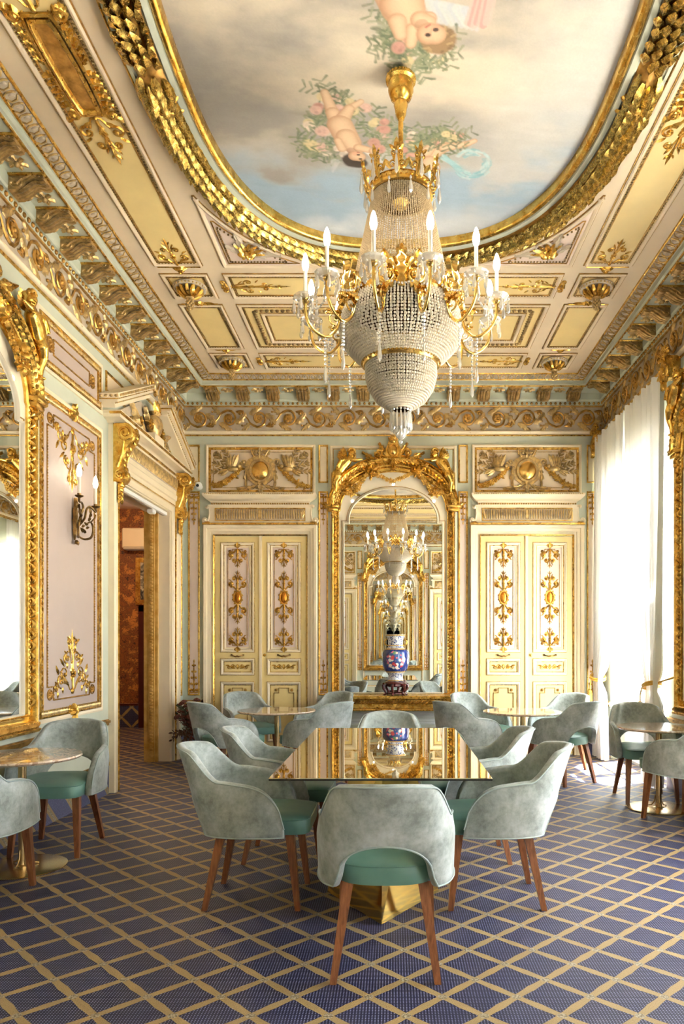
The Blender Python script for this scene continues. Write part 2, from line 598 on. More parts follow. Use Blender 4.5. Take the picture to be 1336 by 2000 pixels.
skirting('right', MRIGHT, [(-WINDOWS[0][0], -WINDOWS[1][1]), (-WINDOWS[1][0], -WINDOWS[2][1]), (-YB, -WINDOWS[0][1])], 'carpet covered skirting under the mirror between the windows')

# passage beyond the doorway
PX, PY = -5.30, 11.80
wall_passage = tag(MB().box((PX, PY, 0), (-XW - 0.2, PY + 0.1, 3.6)).build('wall_passage', M['wallpaper']), 'brown and orange damask wallpaper beyond the open doorway', 'wall', kind='structure')
pe = MB().box((PX - 0.1, 5.5, 0), (PX, PY + 0.1, 3.6)).box((PX, 5.4, 0), (-XW - 0.27, 5.5, 3.6)).box((-XW - 0.27, YB + 0.25, 0), (-XW - 0.2, PY, 3.6))
tag(pe.build('wall_passage_side', M['wallpaper']), 'damask papered side walls of the dim passage', 'wall', kind='structure')
tag(MB().box((PX - 0.1, 5.4, 3.6), (-XW - 0.27, PY + 0.1, 3.7)).build('ceiling_passage', M['beige']), 'plain ceiling of the passage', 'ceiling', kind='structure')
tag(MB().box((PX - 0.1, 5.4, -0.06), (-XW - 0.352, PY + 0.1, 0.0)).build('floor_passage', M['carpet']), 'lattice carpet running on into the dim passage', 'carpet', kind='structure')
pb = tag(MB().box((PX, PY - 0.02, 0), (-4.19, PY, 0.36)).build('baseboard_passage', M['carpet_wall']), 'carpet covered skirting below the damask wallpaper', 'baseboard', kind='structure')
MB().box((PX, PY - 0.03, 0.36), (-4.19, PY, 0.39)).build('fillet', M['darkwood'], pb)
dj = MB().box((-4.17, PY - 0.07, 0.0), (-4.06, PY, 2.0)).box((-4.17, PY - 0.07, 1.90), (-3.1, PY, 2.0)).box((-4.06, PY - 0.03, 0), (-3.1, PY, 1.90))
door4 = tag(dj.build('door_4', M['darkwood']), 'dark red wooden door under the picture in the passage', 'door', kind='structure')
MB().box((-3.96, PY - 0.045, 0.3), (-3.2, PY - 0.03, 1.75)).build('panel', M['darkwood'], door4)
fill_d = bpy.data.lights.new('passage_lamp', 'POINT')  # unseen fill light added to brighten the passage
fill_d.energy = 22
fill_d.color = (1.0, 0.72, 0.42)
fill_d.shadow_soft_size = 0.12
fill_o = bpy.data.objects.new('passage_lamp', fill_d)
COL.objects.link(fill_o)
fill_o.location = (-3.9, 9.6, 3.3)

# ================================================================ ceiling: plate with an oval opening
OX, OY, AX, AY, NE = 0.037, 3.97, 1.22, 1.74, 2.65
def oval_r(a, off=0.0):
    c, s_ = abs(math.cos(a)), abs(math.sin(a))
    return ((c / AX) ** NE + (s_ / AY) ** NE) ** (-1 / NE)
NO = 180
def oval_pts(off=0.0, n=NO):
    """points of the opening pushed outwards by off (world XY)"""
    P = []
    for i in range(n):
        a = 2 * PI * i / n
        r = oval_r(a)
        P.append(Vector((OX + r * math.cos(a), OY + r * math.sin(a))))
    if off:
        Q = []
        for i in range(n):
            t = P[(i + 1) % n] - P[i - 1]
            nn = Vector((t.y, -t.x)).normalized()
            Q.append(P[i] + nn * off)
        P = Q
    return P
cm = MB()
inner = oval_pts(0.0)
angs = []
V = []
for p in inner:
    V.append((p.x, p.y, ZC))
for p in inner:
    d = p - Vector((OX, OY))
    k = min(((XW + 0.3 - OX) / d.x) if d.x > 1e-6 else 1e9, ((-XW - 0.3 - OX) / d.x) if d.x < -1e-6 else 1e9,
            ((YB + 0.25 - OY) / d.y) if d.y > 1e-6 else 1e9, ((YF - 0.25 - OY) / d.y) if d.y < -1e-6 else 1e9)
    V.append((OX + d.x * k, OY + d.y * k, ZC))
for p in inner:
    V.append((p.x, p.y, ZC + 0.05))
F = []
for i in range(NO):
    j = (i + 1) % NO
    F.append((i, NO + i, NO + j, j))
    F.append((i, j, 2 * NO + j, 2 * NO + i))
for cx, cy in ((1, 1), (1, -1), (-1, 1), (-1, -1)):       # square corners of the plate
    c = Vector((cx * (XW + 0.3), (YB + 0.25) if cy > 0 else (YF - 0.25)))
    best = sorted(range(NO), key=lambda i: (Vector(V[NO + i][:2]) - c).length)[:2]
    V.append((c.x, c.y, ZC))
    F.append((NO + best[0], NO + best[1], len(V) - 1))
cm.add(V, F)
ceiling = tag(cm.build('ceiling', M['beige']), 'beige coffered ceiling with an oval painted centre', 'ceiling', kind='structure')
tag(MB().box((-XW - 0.3, YF - 0.25, ZC + 0.09), (XW + 0.3, YB + 0.25, ZC + 0.14)).build('ceiling_slab', M['beige']), 'plain slab above the painted ceiling', 'ceiling', kind='structure')

# ---------------------------------------------------------------- ceiling painting: colours worked out per vertex
def hsh(ix, iy, s=0):
    h_ = (ix * 374761393 + iy * 668265263 + s * 974634777) & 0xFFFFFFFF
    h_ = ((h_ ^ (h_ >> 13)) * 1274126177) & 0xFFFFFFFF
    return ((h_ ^ (h_ >> 16)) & 0xFFFF) / 65535.0
def vnoise(x, y, sc, s=0):
    x, y = x * sc, y * sc
    ix, iy = np.floor(x).astype(np.int64), np.floor(y).astype(np.int64)
    fx, fy = x - ix, y - iy
    fx, fy = fx * fx * (3 - 2 * fx), fy * fy * (3 - 2 * fy)
    a, b, c, d = hsh(ix, iy, s), hsh(ix + 1, iy, s), hsh(ix, iy + 1, s), hsh(ix + 1, iy + 1, s)
    return (a * (1 - fx) + b * fx) * (1 - fy) + (c * (1 - fx) + d * fx) * fy
def fbm(x, y, sc, s=0, o=5):
    v, a, t = 0, 0.5, 0
    for k in range(o):
        v = v + a * vnoise(x, y, sc * 2 ** k, s + k)
        t += a
        a *= 0.5
    return v / t
def ss(a, b, x):
    t = np.clip((x - a) / (b - a), 0, 1)
    return t * t * (3 - 2 * t)
step = 0.0065
gx = np.arange(-1.36, 1.44, step)
gy0 = np.arange(2.1, 3.2, 0.02)
gy = np.concatenate([gy0, np.arange(3.2, 5.84, step)])
X, Y = np.meshgrid(gx, gy)
# pixel-like painting space so the figures keep their drawn proportions (plain metres, scaled)
C = np.zeros(X.shape + (3,))
def rgb(r, g, b):
    return np.array(srgb(r, g, b)[:3])
n1 = fbm(X * 0.7, Y * 1.3, 1.3, 3)
n2 = fbm(X, Y * 1.4, 2.6, 11)
n3 = fbm(X, Y, 9.0, 23)
cl = np.clip(0.55 * n1 + 0.45 * n2, 0, 1)
far = ss(4.4, 5.4, Y)                                     # bluer towards the far end
base = rgb(196, 184, 166)
grey = rgb(158, 152, 144)
warm = rgb(216, 202, 180)
blue = rgb(158, 180, 198)
pale = rgb(214, 218, 222)
f = ss(0.36, 0.66, cl)[..., None]
C = grey * (1 - f) + warm * f
right = ss(0.2, 1.1, X + 0.35 * (Y - 4.3))[..., None] * 0.8
C = C * (1 - right) + (pale * 0.6 + base * 0.4) * right
bl = (ss(0.40, 0.60, n2 * 0.6 + n1 * 0.4 + 0.22 * far - 0.10) * ss(4.25, 5.0, Y + 0.5 * (n1 - 0.5)) * 0.95)[..., None]
C = C * (1 - bl) + blue * bl
low = (ss(5.15, 5.6, Y) * ss(0.35, 0.6, fbm(X, Y, 1.8, 41)))[..., None]
C = C * (1 - low) + pale * low
C *= (0.93 + 0.14 * n3)[..., None]
def lay(mask, col):
    global C
    m_ = np.clip(mask, 0, 1)[..., None]
    C = C * (1 - m_) + np.asarray(col) * m_
def P2(px, py):                                           # where a point of the fresco lies on the ceiling
    y_ = 4536.0 / (1264 - py)
    return (px - 768) * y_ / 1400.0, y_
def seg(p, q, r0, r1):
    """soft-edged painted limb between two points; returns mask and a light-to-dark value"""
    (ax, ay), (bx, by) = p, q
    dx, dy = bx - ax, by - ay
    L2 = dx * dx + dy * dy + 1e-9
    t = np.clip(((X - ax) * dx + (Y - ay) * dy) / L2, 0, 1)
    ex, ey = X - ax - t * dx, Y - ay - t * dy
    d = np.sqrt(ex * ex + ey * ey)
    r = r0 + (r1 - r0) * t
    nx = ex / (r + 1e-6)
    return ss(0.004, -0.004, d - r), np.clip(0.5 - 0.5 * nx, 0, 1), d / r
SK = (rgb(232, 200, 166), rgb(168, 124, 92))
def limb(p, q, r0, r1, sk=SK):
    m_, lt, e = seg(p, q, r0, r1)
    tone = (np.clip(e, 0, 1) ** 2 * 0.7 + lt * 0.25)[..., None]
    lay(m_ * 0.96, sk[0] * (1 - tone) + sk[1] * tone)
def blob(p, r, col, soft=0.35, sx=1.0, amt=1.0):
    d = np.sqrt(((X - p[0]) / sx) ** 2 + (Y - p[1]) ** 2) / r
    lay(ss(1 + soft, 1 - soft, d + 0.5 * (n3 - 0.5)) * amt, col)
def sprig(p, ang, L, n, rr):
    for k in range(n):
        t = (k + 0.5) / n
        x_ = p[0] + math.cos(ang) * L * t
        y_ = p[1] + math.sin(ang) * L * t
        for sd in (-1, 1):
            a = ang + sd * (0.8 + rr.random() * 0.4)
            q = (x_ + math.cos(a) * 0.05, y_ + math.sin(a) * 0.05)
            m_, lt, e = seg((x_, y_), q, 0.004, 0.0085)
            c_ = rr.choice([rgb(92, 104, 78), rgb(120, 128, 96), rgb(140, 146, 118)])
            lay(m_ * 0.85, c_)
def blooms(pts, rr, n=3, r=0.05):
    for px, py in pts:
        x0, y0 = P2(px, py)
        for k in range(5):
            sprig((x0 + rr.uniform(-.03, .03), y0 + rr.uniform(-.03, .03)), rr.uniform(0, 2 * PI), rr.uniform(.08, .15), 3, rr)
        for k in range(n):
            c_ = rr.choice([rgb(214, 174, 160), rgb(226, 206, 190), rgb(196, 146, 132), rgb(214, 194, 150)])
            q = (x0 + rr.uniform(-.05, .05), y0 + rr.uniform(-.05, .05))
            blob(q, r * rr.uniform(.55, .9), c_, 0.2, amt=0.9)
            for j in range(4):
                an = rr.uniform(0, 6.28)
                blob((q[0] + r * .35 * math.cos(an), q[1] + r * .35 * math.sin(an)), r * .22, c_ * rr.choice([0.7, 0.82, 1.12]), 0.4, amt=0.7)
rr = random.Random(5)
# reclining child with dark hair, upside down, among roses
blooms([(608, 245), (612, 282), (622, 205), (640, 188), (632, 262), (622, 292), (640, 300), (660, 300), (720, 238), (742, 262), (738, 285), (700, 222), (748, 250), (668, 208)], rr, 2, 0.05)
lay(seg(P2(655, 318), P2(650, 338), 0.03, 0.005)[0] * 0.5, rgb(206, 206, 206))
for k in range(5):
    lay(seg(P2(716, 296), P2(738 + 5 * k, 300 + 9 * k), 0.02, 0.006)[0] * 0.45, rgb(222, 222, 220))
limb(P2(634, 182), P2(650, 222), 0.025, 0.042)
limb(P2(650, 222), P2(664, 250), 0.045, 0.062)
limb(P2(705, 200), P2(682, 214), 0.020, 0.028)
limb(P2(682, 214), P2(668, 236), 0.034, 0.05)
limb(P2(664, 246), P2(682, 280), 0.082, 0.080)
limb(P2(676, 268), P2(694, 296), 0.066, 0.050)
limb(P2(700, 290), P2(728, 296), 0.034, 0.026)
limb(P2(728, 296), P2(736, 316), 0.026, 0.018)
limb(P2(668, 292), P2(660, 276), 0.03, 0.026)
blob(P2(691, 314), 0.070, rgb(62, 50, 42), 0.15, 1.15)
blob(P2(703, 320), 0.045, rgb(58, 46, 38), 0.2, 1.2)
lay(seg(P2(686, 296), P2(694, 299), 0.03, 0.02)[0] * 0.5, rgb(150, 108, 84))
limb(P2(694, 306), P2(702, 308), 0.047, 0.042)
blob(P2(694, 302), 0.017, rgb(226, 160, 134), 0.6, amt=0.6)
for q in ((700, 304), (704, 312)):
    blob(P2(*q), 0.0085, rgb(62, 42, 36), 0.3, 1.4)
lay(seg(P2(706, 307), P2(709, 307), 0.005, 0.004)[0] * 0.8, rgb(214, 168, 138))
lay(seg(P2(698, 299), P2(702, 299), 0.004, 0.004)[0] * 0.9, rgb(168, 84, 72))
# second child, mostly legs, with a turquoise drape
blooms([(806, 272), (812, 290), (800, 300), (834, 290), (870, 272), (888, 262), (850, 284), (824, 308)], rr, 2, 0.046)
limb(P2(836, 308), P2(868, 288), 0.055, 0.045)
limb(P2(868, 290), P2(914, 282), 0.042, 0.026)
limb(P2(914, 282), P2(926, 277), 0.024, 0.022)
limb(P2(832, 300), P2(852, 276), 0.045, 0.03)
limb(P2(838, 318), P2(846, 330), 0.06, 0.05)
blooms([(862, 282), (882, 268)], rr, 1, 0.03)
tq = [rgb(176, 210, 212), rgb(140, 188, 196), rgb(196, 216, 214), rgb(120, 172, 184)]
for k in range(90):                                       # loose swirl of turquoise cloth, many thin strokes
    t = rr.random()
    lane = rr.uniform(0.55, 1.0)
    a = -2.7 + 5.2 * t
    da = 0.35
    cxp, cyp = 922, 322
    rx, ry = 38 * lane, 30 * lane
    p = P2(cxp + rx * math.cos(a), cyp + ry * math.sin(a))
    q = P2(cxp + rx * math.cos(a + da), cyp + ry * math.sin(a + da))
    lay(seg(p, q, 0.010, 0.006)[0] * 0.55, rr.choice(tq))
for k in range(14):
    lay(seg(P2(866 + rr.uniform(-4, 4), 308 + rr.uniform(-4, 6)), P2(898 + rr.uniform(-6, 6), 332 + rr.uniform(-8, 8)), 0.010, 0.008)[0] * 0.5, rr.choice(tq))
# largest child at the near end: face, wing, pink drape, leaves
for k in range(9):
    p = P2(838 + 9 * k, 6 + 2 * k)
    q = P2(852 + 10 * k, 44 + 2 * k)
    lay(seg(p, q, 0.025, 0.012)[0] * 0.8, rgb(206 - 5 * (k % 3), 210 - 5 * (k % 3), 206))
for k in range(7):
    lay(seg(P2(930 + 5 * k, 2), P2(914 + 6 * k, 46 + 3 * (k % 3)), 0.022, 0.02)[0] * 0.8, (rgb(222, 182, 172), rgb(198, 152, 144))[k % 2])
blooms([(770, 45), (762, 60), (776, 84), (790, 100), (806, 108), (830, 104), (852, 104), (868, 100), (800, 118), (812, 126), (786, 72), (764, 90)], rr, 1, 0.05)
limb(P2(772, -30), P2(786, 14), 0.13, 0.115)
limb(P2(786, 10), P2(800, 34), 0.115, 0.09)
limb(P2(838, 38), P2(808, 62), 0.042, 0.04)
limb(P2(806, 60), P2(802, 88), 0.042, 0.03)
limb(P2(776, 44), P2(782, 70), 0.05, 0.036)
limb(P2(820, 40), P2(836, 46), 0.05, 0.045)
blob(P2(856, 80), 0.092, rgb(146, 118, 84), 0.12, 1.05)
for k in range(26):
    an = rr.uniform(0, 6.28)
    x0, y0 = P2(858, 82)
    p = (x0 + 0.07 * math.cos(an), y0 + 0.07 * math.sin(an))
    lay(seg(p, (p[0] + rr.uniform(-.03, .03), p[1] + rr.uniform(-.03, .03)), 0.007, 0.005)[0] * 0.6, rr.choice([rgb(176, 146, 104), rgb(116, 90, 62), rgb(196, 168, 122)]))
lay(seg(P2(824, 52), P2(832, 58), 0.04, 0.03)[0] * 0.45, rgb(150, 110, 84))
limb(P2(838, 68), P2(850, 70), 0.068, 0.060)
blob(P2(832, 62), 0.022, rgb(230, 164, 136), 0.6, amt=0.6)
blob(P2(850, 54), 0.020, rgb(230, 164, 136), 0.6, amt=0.5)
for q in ((836, 70), (851, 60)):
    blob(P2(*q), 0.0125, rgb(70, 50, 42), 0.3, 1.3)
lay(seg(P2(832, 55), P2(840, 50), 0.006, 0.005)[0] * 0.9, rgb(168, 92, 80))
lay(seg(P2(841, 66), P2(843, 59), 0.007, 0.006)[0] * 0.8, rgb(206, 158, 128))
# broad cloud strokes over the whole canvas
for k in range(420):
    x0, y0 = rr.uniform(-1.3, 1.4), rr.uniform(3.25, 5.8)
    jx, jy = int((x0 - gx[0]) / step), int(np.searchsorted(gy, y0))
    if not (0 <= jx < C.shape[1] and 0 <= jy < C.shape[0]):
        continue
    c_ = C[jy, jx].copy()
    if c_[0] > c_[2] * 1.9 or c_.mean() < 0.13:
        continue
    ln = rr.uniform(0.05, 0.22)
    x1, x2 = max(0, jx - 60), min(C.shape[1], jx + 60)
    y1, y2 = max(0, jy - 14), min(C.shape[0], jy + 14)
    sx_, sy_ = X[y1:y2, x1:x2], Y[y1:y2, x1:x2]
    d_ = np.sqrt(((sx_ - x0) / ln) ** 2 + ((sy_ - y0 - 0.15 * (sx_ - x0)) / 0.03) ** 2)
    mk = (ss(1.0, 0.2, d_) * rr.uniform(0.15, 0.45) * (C[y1:y2, x1:x2, 0] < C[y1:y2, x1:x2, 2] * 1.7))[..., None]
    C[y1:y2, x1:x2] = C[y1:y2, x1:x2] * (1 - mk) + np.clip(c_ * rr.uniform(0.86, 1.16), 0, 1) * mk
C *= 0.90 * (0.96 + 0.08 * vnoise(X, Y, 160, 77))[..., None]      # canvas grain
ny, nx = X.shape
co = np.stack([X.ravel(), Y.ravel(), np.full(X.size, ZC + 0.045)], 1)
ii = (np.arange(ny - 1)[:, None] * nx + np.arange(nx - 1)[None, :]).ravel()
quads = np.stack([ii, ii + nx, ii + nx + 1, ii + 1], 1)
pm = bpy.data.meshes.new('ceiling_painting')
pm.vertices.add(len(co))
pm.vertices.foreach_set('co', co.ravel())
pm.loops.add(quads.size)
pm.loops.foreach_set('vertex_index', quads.ravel().astype(np.int32))
pm.polygons.add(len(quads))
pm.polygons.foreach_set('loop_start', (np.arange(len(quads)) * 4).astype(np.int32))
pm.update(calc_edges=True)
ca = pm.color_attributes.new('paint', 'FLOAT_COLOR', 'POINT')
ca.data.foreach_set('color', np.concatenate([np.clip(C, 0, 1).reshape(-1, 3), np.ones((X.size, 1))], 1).ravel().astype(np.float32))
g = NT('fresco_canvas')
at = g.n('ShaderNodeAttribute', attribute_name='paint')
pm.materials.append(g.done(g.pbr(at.outputs['Color'], 0.75, 0.0, g.bump(g.noise(200, 2), 0.08, 0.002))))
painting = link('ceiling_painting', pm, ceiling, None, 'oval sky painting with three children among roses')

# ---------------------------------------------------------------- oval frame and laurel garland
def oval_band(o0, prof):
    """ring moulding: profile (outwards offset, drop below ceiling)"""
    mb = MB()
    k = len(prof)
    rows = [oval_pts(o0 + a) for a, b in prof]
    V = [(rows[j][i].x, rows[j][i].y, ZC - prof[j][1]) for i in range(NO) for j in range(k)]
    F = [(i * k + j, i * k + j + 1, ((i + 1) % NO) * k + j + 1, ((i + 1) % NO) * k + j) for i in range(NO) for j in range(k - 1)]
    return mb.add(V, F)
oval_band(-0.012, [(0, -0.045), (0, 0.005), (0.008, 0.02), (0.022, 0.026), (0.036, 0.020), (0.046, 0.010), (0.052, 0.004)]).build('gilt_oval_moulding', M['brightgold'], ceiling, None, 40)
oval_band(0.040, [(0, 0.004), (0.004, 0.016), (0.035, 0.022), (0.048, 0.008), (0.215, 0.008), (0.218, 0.020), (0.238, 0.016), (0.242, 0.006)]).build('pale_oval_band', M['sage'], ceiling, None, 40)
oval_band(0.270, [(0.010, 0), (0.012, 0.010), (0.018, 0.013), (0.024, 0.010), (0.026, 0)]).build('gilt_line', M['gold'], ceiling, None, 40)
oval_band(0.088, [(0.0, 0.006), (0.02, 0.026), (0.05, 0.043), (0.080, 0.050), (0.110, 0.043), (0.14, 0.026), (0.16, 0.006)]).build('laurel_core', M['oldgold'], ceiling, None, 40)
lf = MB()
lf.leaf((0, 0), 0, 0.135, 0.060, 0.0, 0.026, 0.0, 4)
leaf_me = mesh_of(lf, 'laurel_leaf', M['laurel'], 20)
ol = oval_pts(0.168, 720)
cum = [0.0]
for i in range(720):
    cum.append(cum[-1] + (ol[(i + 1) % 720] - ol[i]).length)
PER = cum[-1]
def oval_at(s_):
    s_ %= PER
    i = min(range(0, 721, 24), key=lambda k: abs(cum[k] - s_) if cum[k] <= s_ else 9e9)
    while i < 719 and cum[i + 1] < s_:
        i += 1
    p, q = ol[i % 720], ol[(i + 1) % 720]
    t = (s_ - cum[i]) / max(1e-9, cum[i + 1] - cum[i])
    return p.lerp(q, t), (q - p).normalized()
ties = []
for tx, ty in ((1, 0.13), (-1, 0.13), (1, -0.13), (-1, -0.13)):
    pass
nl = int(PER / 0.074)
rest = MB()
rl = random.Random(3)
cands = []
for i in range(nl):
    for row in (-1.15, -0.42, 0.42, 1.15):
        s_ = PER * (i + (0.5 if abs(row) < 1 else 0.0) + (0.25 if row > 0 else 0)) / nl
        p, t = oval_at(s_)
        nn = Vector((t.y, -t.x))
        pos = p + nn * (row * 0.050)
        dz = 0.054 if abs(row) < 1 else 0.034
        # leaves point away from the ties on the long sides towards the ends
        sgn = 1 if (t.y > 0) == (p.y < OY) else -1
        sgn = 1 if (t.x * (p.x - OX) < 0) == (p.y > OY) else -1
        dirv = t if (t.y if abs(t.y) > 0.25 else (-(p.x - OX) * t.x)) * (1 if p.y > OY - 9 else -1) > 0 else -t
        if abs(t.y) <= 0.25:
            dirv = t if t.x * (p.x - OX) < 0 else -t
        elif p.y < OY:
            dirv = t if t.y < 0 else -t
        else:
            dirv = t if t.y > 0 else -t
        a = math.atan2(dirv.y, dirv.x) - row * 0.20 * (1 if dirv.dot(t) > 0 else -1) + rl.uniform(-.14, .14)
        tilt = 0.20
        cands.append((pos, a, dz, row))
near = sorted(range(len(cands)), key=lambda k: -cands[k][0].y)
def leaf_M(c):
    pos, a, dz, row = c
    return T(pos.x, pos.y, ZC - dz + 0.012) @ Matrix.Rotation(a, 4, 'Z') @ Matrix.Rotation(PI, 4, 'X') @ Matrix.Rotation(-0.34, 4, 'Y') @ Matrix.Rotation(row * 0.35, 4, 'X')
for k in near[:298]:
    link('laurel_leaf', leaf_me, ceiling, leaf_M(cands[k]))
for k in near[298:]:
    mm = leaf_M(cands[k])
    rest.add([mm @ Vector(v) for v in lf.v], lf.f)
rest.build('laurel_leaves', M['laurel'], ceiling, None, 20, kind='stuff')
# crossed ribbons binding the garland
def ribbon(px_sign):
    best = None
    for i in range(0, 720):
        if (ol[i].x - OX) * px_sign > 0 and abs(ol[i].y - 4.20) < 0.01:
            best = i
    return best
for sg in (1, -1):
    i = ribbon(sg)
    if i is None:
        continue
    p = ol[i]
    t = (ol[(i + 1) % 720] - ol[i - 1]).normalized()
    nn = Vector((t.y, -t.x))
    for s2 in (1, -1):
        rb = MB()
        pts = []
        for k in range(9):
            u = (k / 8 - 0.5)
            q = p + nn * (u * 0.20) + t * (s2 * u * 0.12)
            pts.append((q.x, q.y, ZC - 0.012 - 0.062 * math.cos(u * PI)))
        rb.tube(pts, [0.016 + 0.006 * abs(k - 4) / 4 for k in range(9)], 6, True, 0.45)
        rb.build('garland_ribbon', M['gold'], ceiling, None, True)
# ================================================================ ornament motifs (local u, v, w)
def arabesque(mb, cx, cy, w, h, up=1, ang=0.0, th=1.0):
    """symmetrical scroll-and-leaf motif growing from (cx, cy); th scales the relief"""
    b = MB()
    k = w
    rad = 0.032 * w * th
    b.tube([(0, 0, rad), (0, 0.3 * h, rad), (0, 0.62 * h, rad)], [rad * 1.2, rad, rad * 0.7], 5)
    for s_ in (1, -1):
        b.spiral((s_ * 0.30 * w, 0.30 * h), 0.17 * w, (0 if s_ > 0 else PI) - s_ * 2.2, 1.25, s_, rad, rad * 0.6, 0.15, 5, tail=[(0, 0.02 * h), (s_ * 0.10 * w, 0.05 * h)])
        b.spiral((s_ * 0.17 * w, 0.56 * h), 0.11 * w, (0 if s_ > 0 else PI) + s_ * 2.4, 1.1, -s_, rad * 0.8, rad * 0.6, 0.2, 5, tail=[(s_ * 0.02 * w, 0.40 * h)])
        b.leaf((s_ * 0.12 * w, 0.12 * h), PI / 2 - s_ * 1.15, 0.34 * w, 0.12 * w, 0, rad * 1.6, s_ * 0.25)
        b.leaf((s_ * 0.30 * w, 0.42 * h), PI / 2 - s_ * 0.7, 0.22 * w, 0.10 * w, 0, rad * 1.6, s_ * -0.2)
        b.leaf((s_ * 0.05 * w, 0.62 * h), PI / 2 - s_ * 0.75, 0.24 * w, 0.09 * w, 0, rad * 1.6, s_ * 0.3)
        b.leaf((s_ * 0.03 * w, 0.78 * h), PI / 2 - s_ * 0.8, 0.16 * w, 0.07 * w, 0, rad * 1.5, s_ * 0.3)
    b.acanthus((0, 0.16 * h), PI / 2, 0.34 * h, 0.20 * w, 0, rad * 2.2, 0, 3)
    b.leaf((0, 0.60 * h), PI / 2, 0.4 * h, 0.11 * w, 0, rad * 2)
    b.flower((0, 0.30 * h), 0.085 * w, rad)
    b.ball((0, 0.02 * h, rad), (0.06 * w, 0.06 * w, rad * 1.5), 6, 4)
    ca, sa = math.cos(ang), math.sin(ang)
    mb.add([(cx + x * ca - y * up * sa, cy + x * sa + y * up * ca, z) for x, y, z in b.v], b.f if up > 0 else [tuple(reversed(f_)) for f_ in b.f])
    return mb

def pendant(mb, cx, cy, w, h, th=1.0):
    """narrow hanging trail of husks and leaves, tip downwards"""
    rad = 0.05 * w * th
    mb.tube([(cx, cy, rad * .5), (cx, cy - h, rad * .5)], [rad, rad * 0.4], 4)
    for k in range(5):
        y = cy - h * (0.04 + 0.19 * k)
        s2 = 1 - 0.14 * k
        for s_ in (1, -1):
            mb.leaf((cx, y), -PI / 2 + s_ * 0.75, 0.55 * w * s2, 0.24 * w * s2, 0, rad * 2, s_ * 0.3)
            mb.spiral((cx + s_ * 0.26 * w * s2, y - 0.05 * h), 0.13 * w * s2, PI / 2, 1.0, -s_, rad * 0.7, rad * 0.5, 0.2, 4)
        mb.ball((cx, y, rad), (0.10 * w * s2, 0.12 * w * s2, rad * 1.6), 5, 3)
    mb.leaf((cx, cy - h * 0.9), -PI / 2, 0.14 * h, 0.2 * w, 0, rad * 1.6)
    return mb

def ring_oval(mb, cx, cy, a, b, rad, w=0.0, n=28):
    return mb.loop_tube([(cx + a * math.cos(2 * PI * i / n), cy + b * math.sin(2 * PI * i / n), w) for i in range(n)], rad, 6)

def dome(mb, cx, cy, a, b, h, n=20, w=0.0):
    V = []
    rows = 5
    for j in range(rows):
        r = math.cos(PI / 2 * j / rows)
        z = math.sin(PI / 2 * j / rows)
        V += [(cx + a * r * math.cos(2 * PI * i / n), cy + b * r * math.sin(2 * PI * i / n), w + h * z) for i in range(n)]
    V.append((cx, cy, w + h))
    F = [(j * n + i, j * n + (i + 1) % n, (j + 1) * n + (i + 1) % n, (j + 1) * n + i) for j in range(rows - 1) for i in range(n)]
    F += [((rows - 1) * n + i, (rows - 1) * n + (i + 1) % n, len(V) - 1) for i in range(n)]
    return mb.add(V, F)

CREAM_PROF = [(0.0, 0.0), (0.0, 0.014), (-0.010, 0.020), (-0.022, 0.016), (-0.030, 0.006), (-0.032, 0.0)]
FIL = lambda a: [(a, 0.0), (a, 0.007), (a - 0.008, 0.007), (a - 0.008, 0.0)]

# ================================================================ ceiling coffers (frame centred on the room, v towards the camera)
MCC = frame((1, 0, 0), (0, -1, 0), (0, 0, -1), (0, YM, ZC))
ROT = Matrix.Rotation(PI, 4, 'Z')
cache = {}
def coffer(u0, u1, v0, v1, key, orn=None, colour='yellow', both=True, bead=0.026, inner_extra=None):
    """flat panel with a cream frame, a beaded border and gilt fillets; built once, set at both ends of the room"""
    w_, h_ = abs(u1 - u0), abs(v1 - v0)
    x, y = w_ / 2, h_ / 2
    k = key
    if k not in cache:
        pl = mesh_of(MB().box((-x + 0.02, -y + 0.02, 0), (x - 0.02, y - 0.02, 0.004)), 'ceiling_panel', M[colour])
        fr = mesh_of(MB().rectf(-x, x, -y, y, CREAM_PROF), 'panel_frame', M['beige'], 40)
        fg = MB().rectf(-x - 0.002, x + 0.002, -y - 0.002, y + 0.002, FIL(0.006)).rectf(-x + 0.058, x - 0.058, -y + 0.058, y - 0.058, FIL(0.008), 0.003)
        fg = mesh_of(fg, 'gilt_fillet', M['oldgold'])
        bd = mesh_of(MB().bead_rect(-x + 0.042, x - 0.042, -y + 0.042, y - 0.042, bead, 0.0095, 0.006, 1.15, 5, 3), 'bead_border', M['beadgold'], True)
        om = None
        if orn:
            ob = MB()
            orn(ob, x, y)
            om = mesh_of(ob, 'gilt_ornament', M['gold'], 50)
        cache[k] = (pl, fr, fg, bd, om)
    pl, fr, fg, bd, om = cache[k]
    cu, cv = (u0 + u1) / 2, (v0 + v1) / 2
    for rot in ((False, True) if both else (False,)):
        mm = MCC @ (ROT if rot else Matrix.Identity(4)) @ T(cu, cv)
        p = link('ceiling_panel', pl, ceiling, mm)
        link('panel_frame', fr, p)
        link('gilt_fillet', fg, p)
        link('bead_border', bd, p, kind='stuff')
        if om:
            link('gilt_ornament', om, p)
        if inner_extra:
            inner_extra(p, x, y)
va = lambda y_: -(y_ - YM)                                # room Y to local v

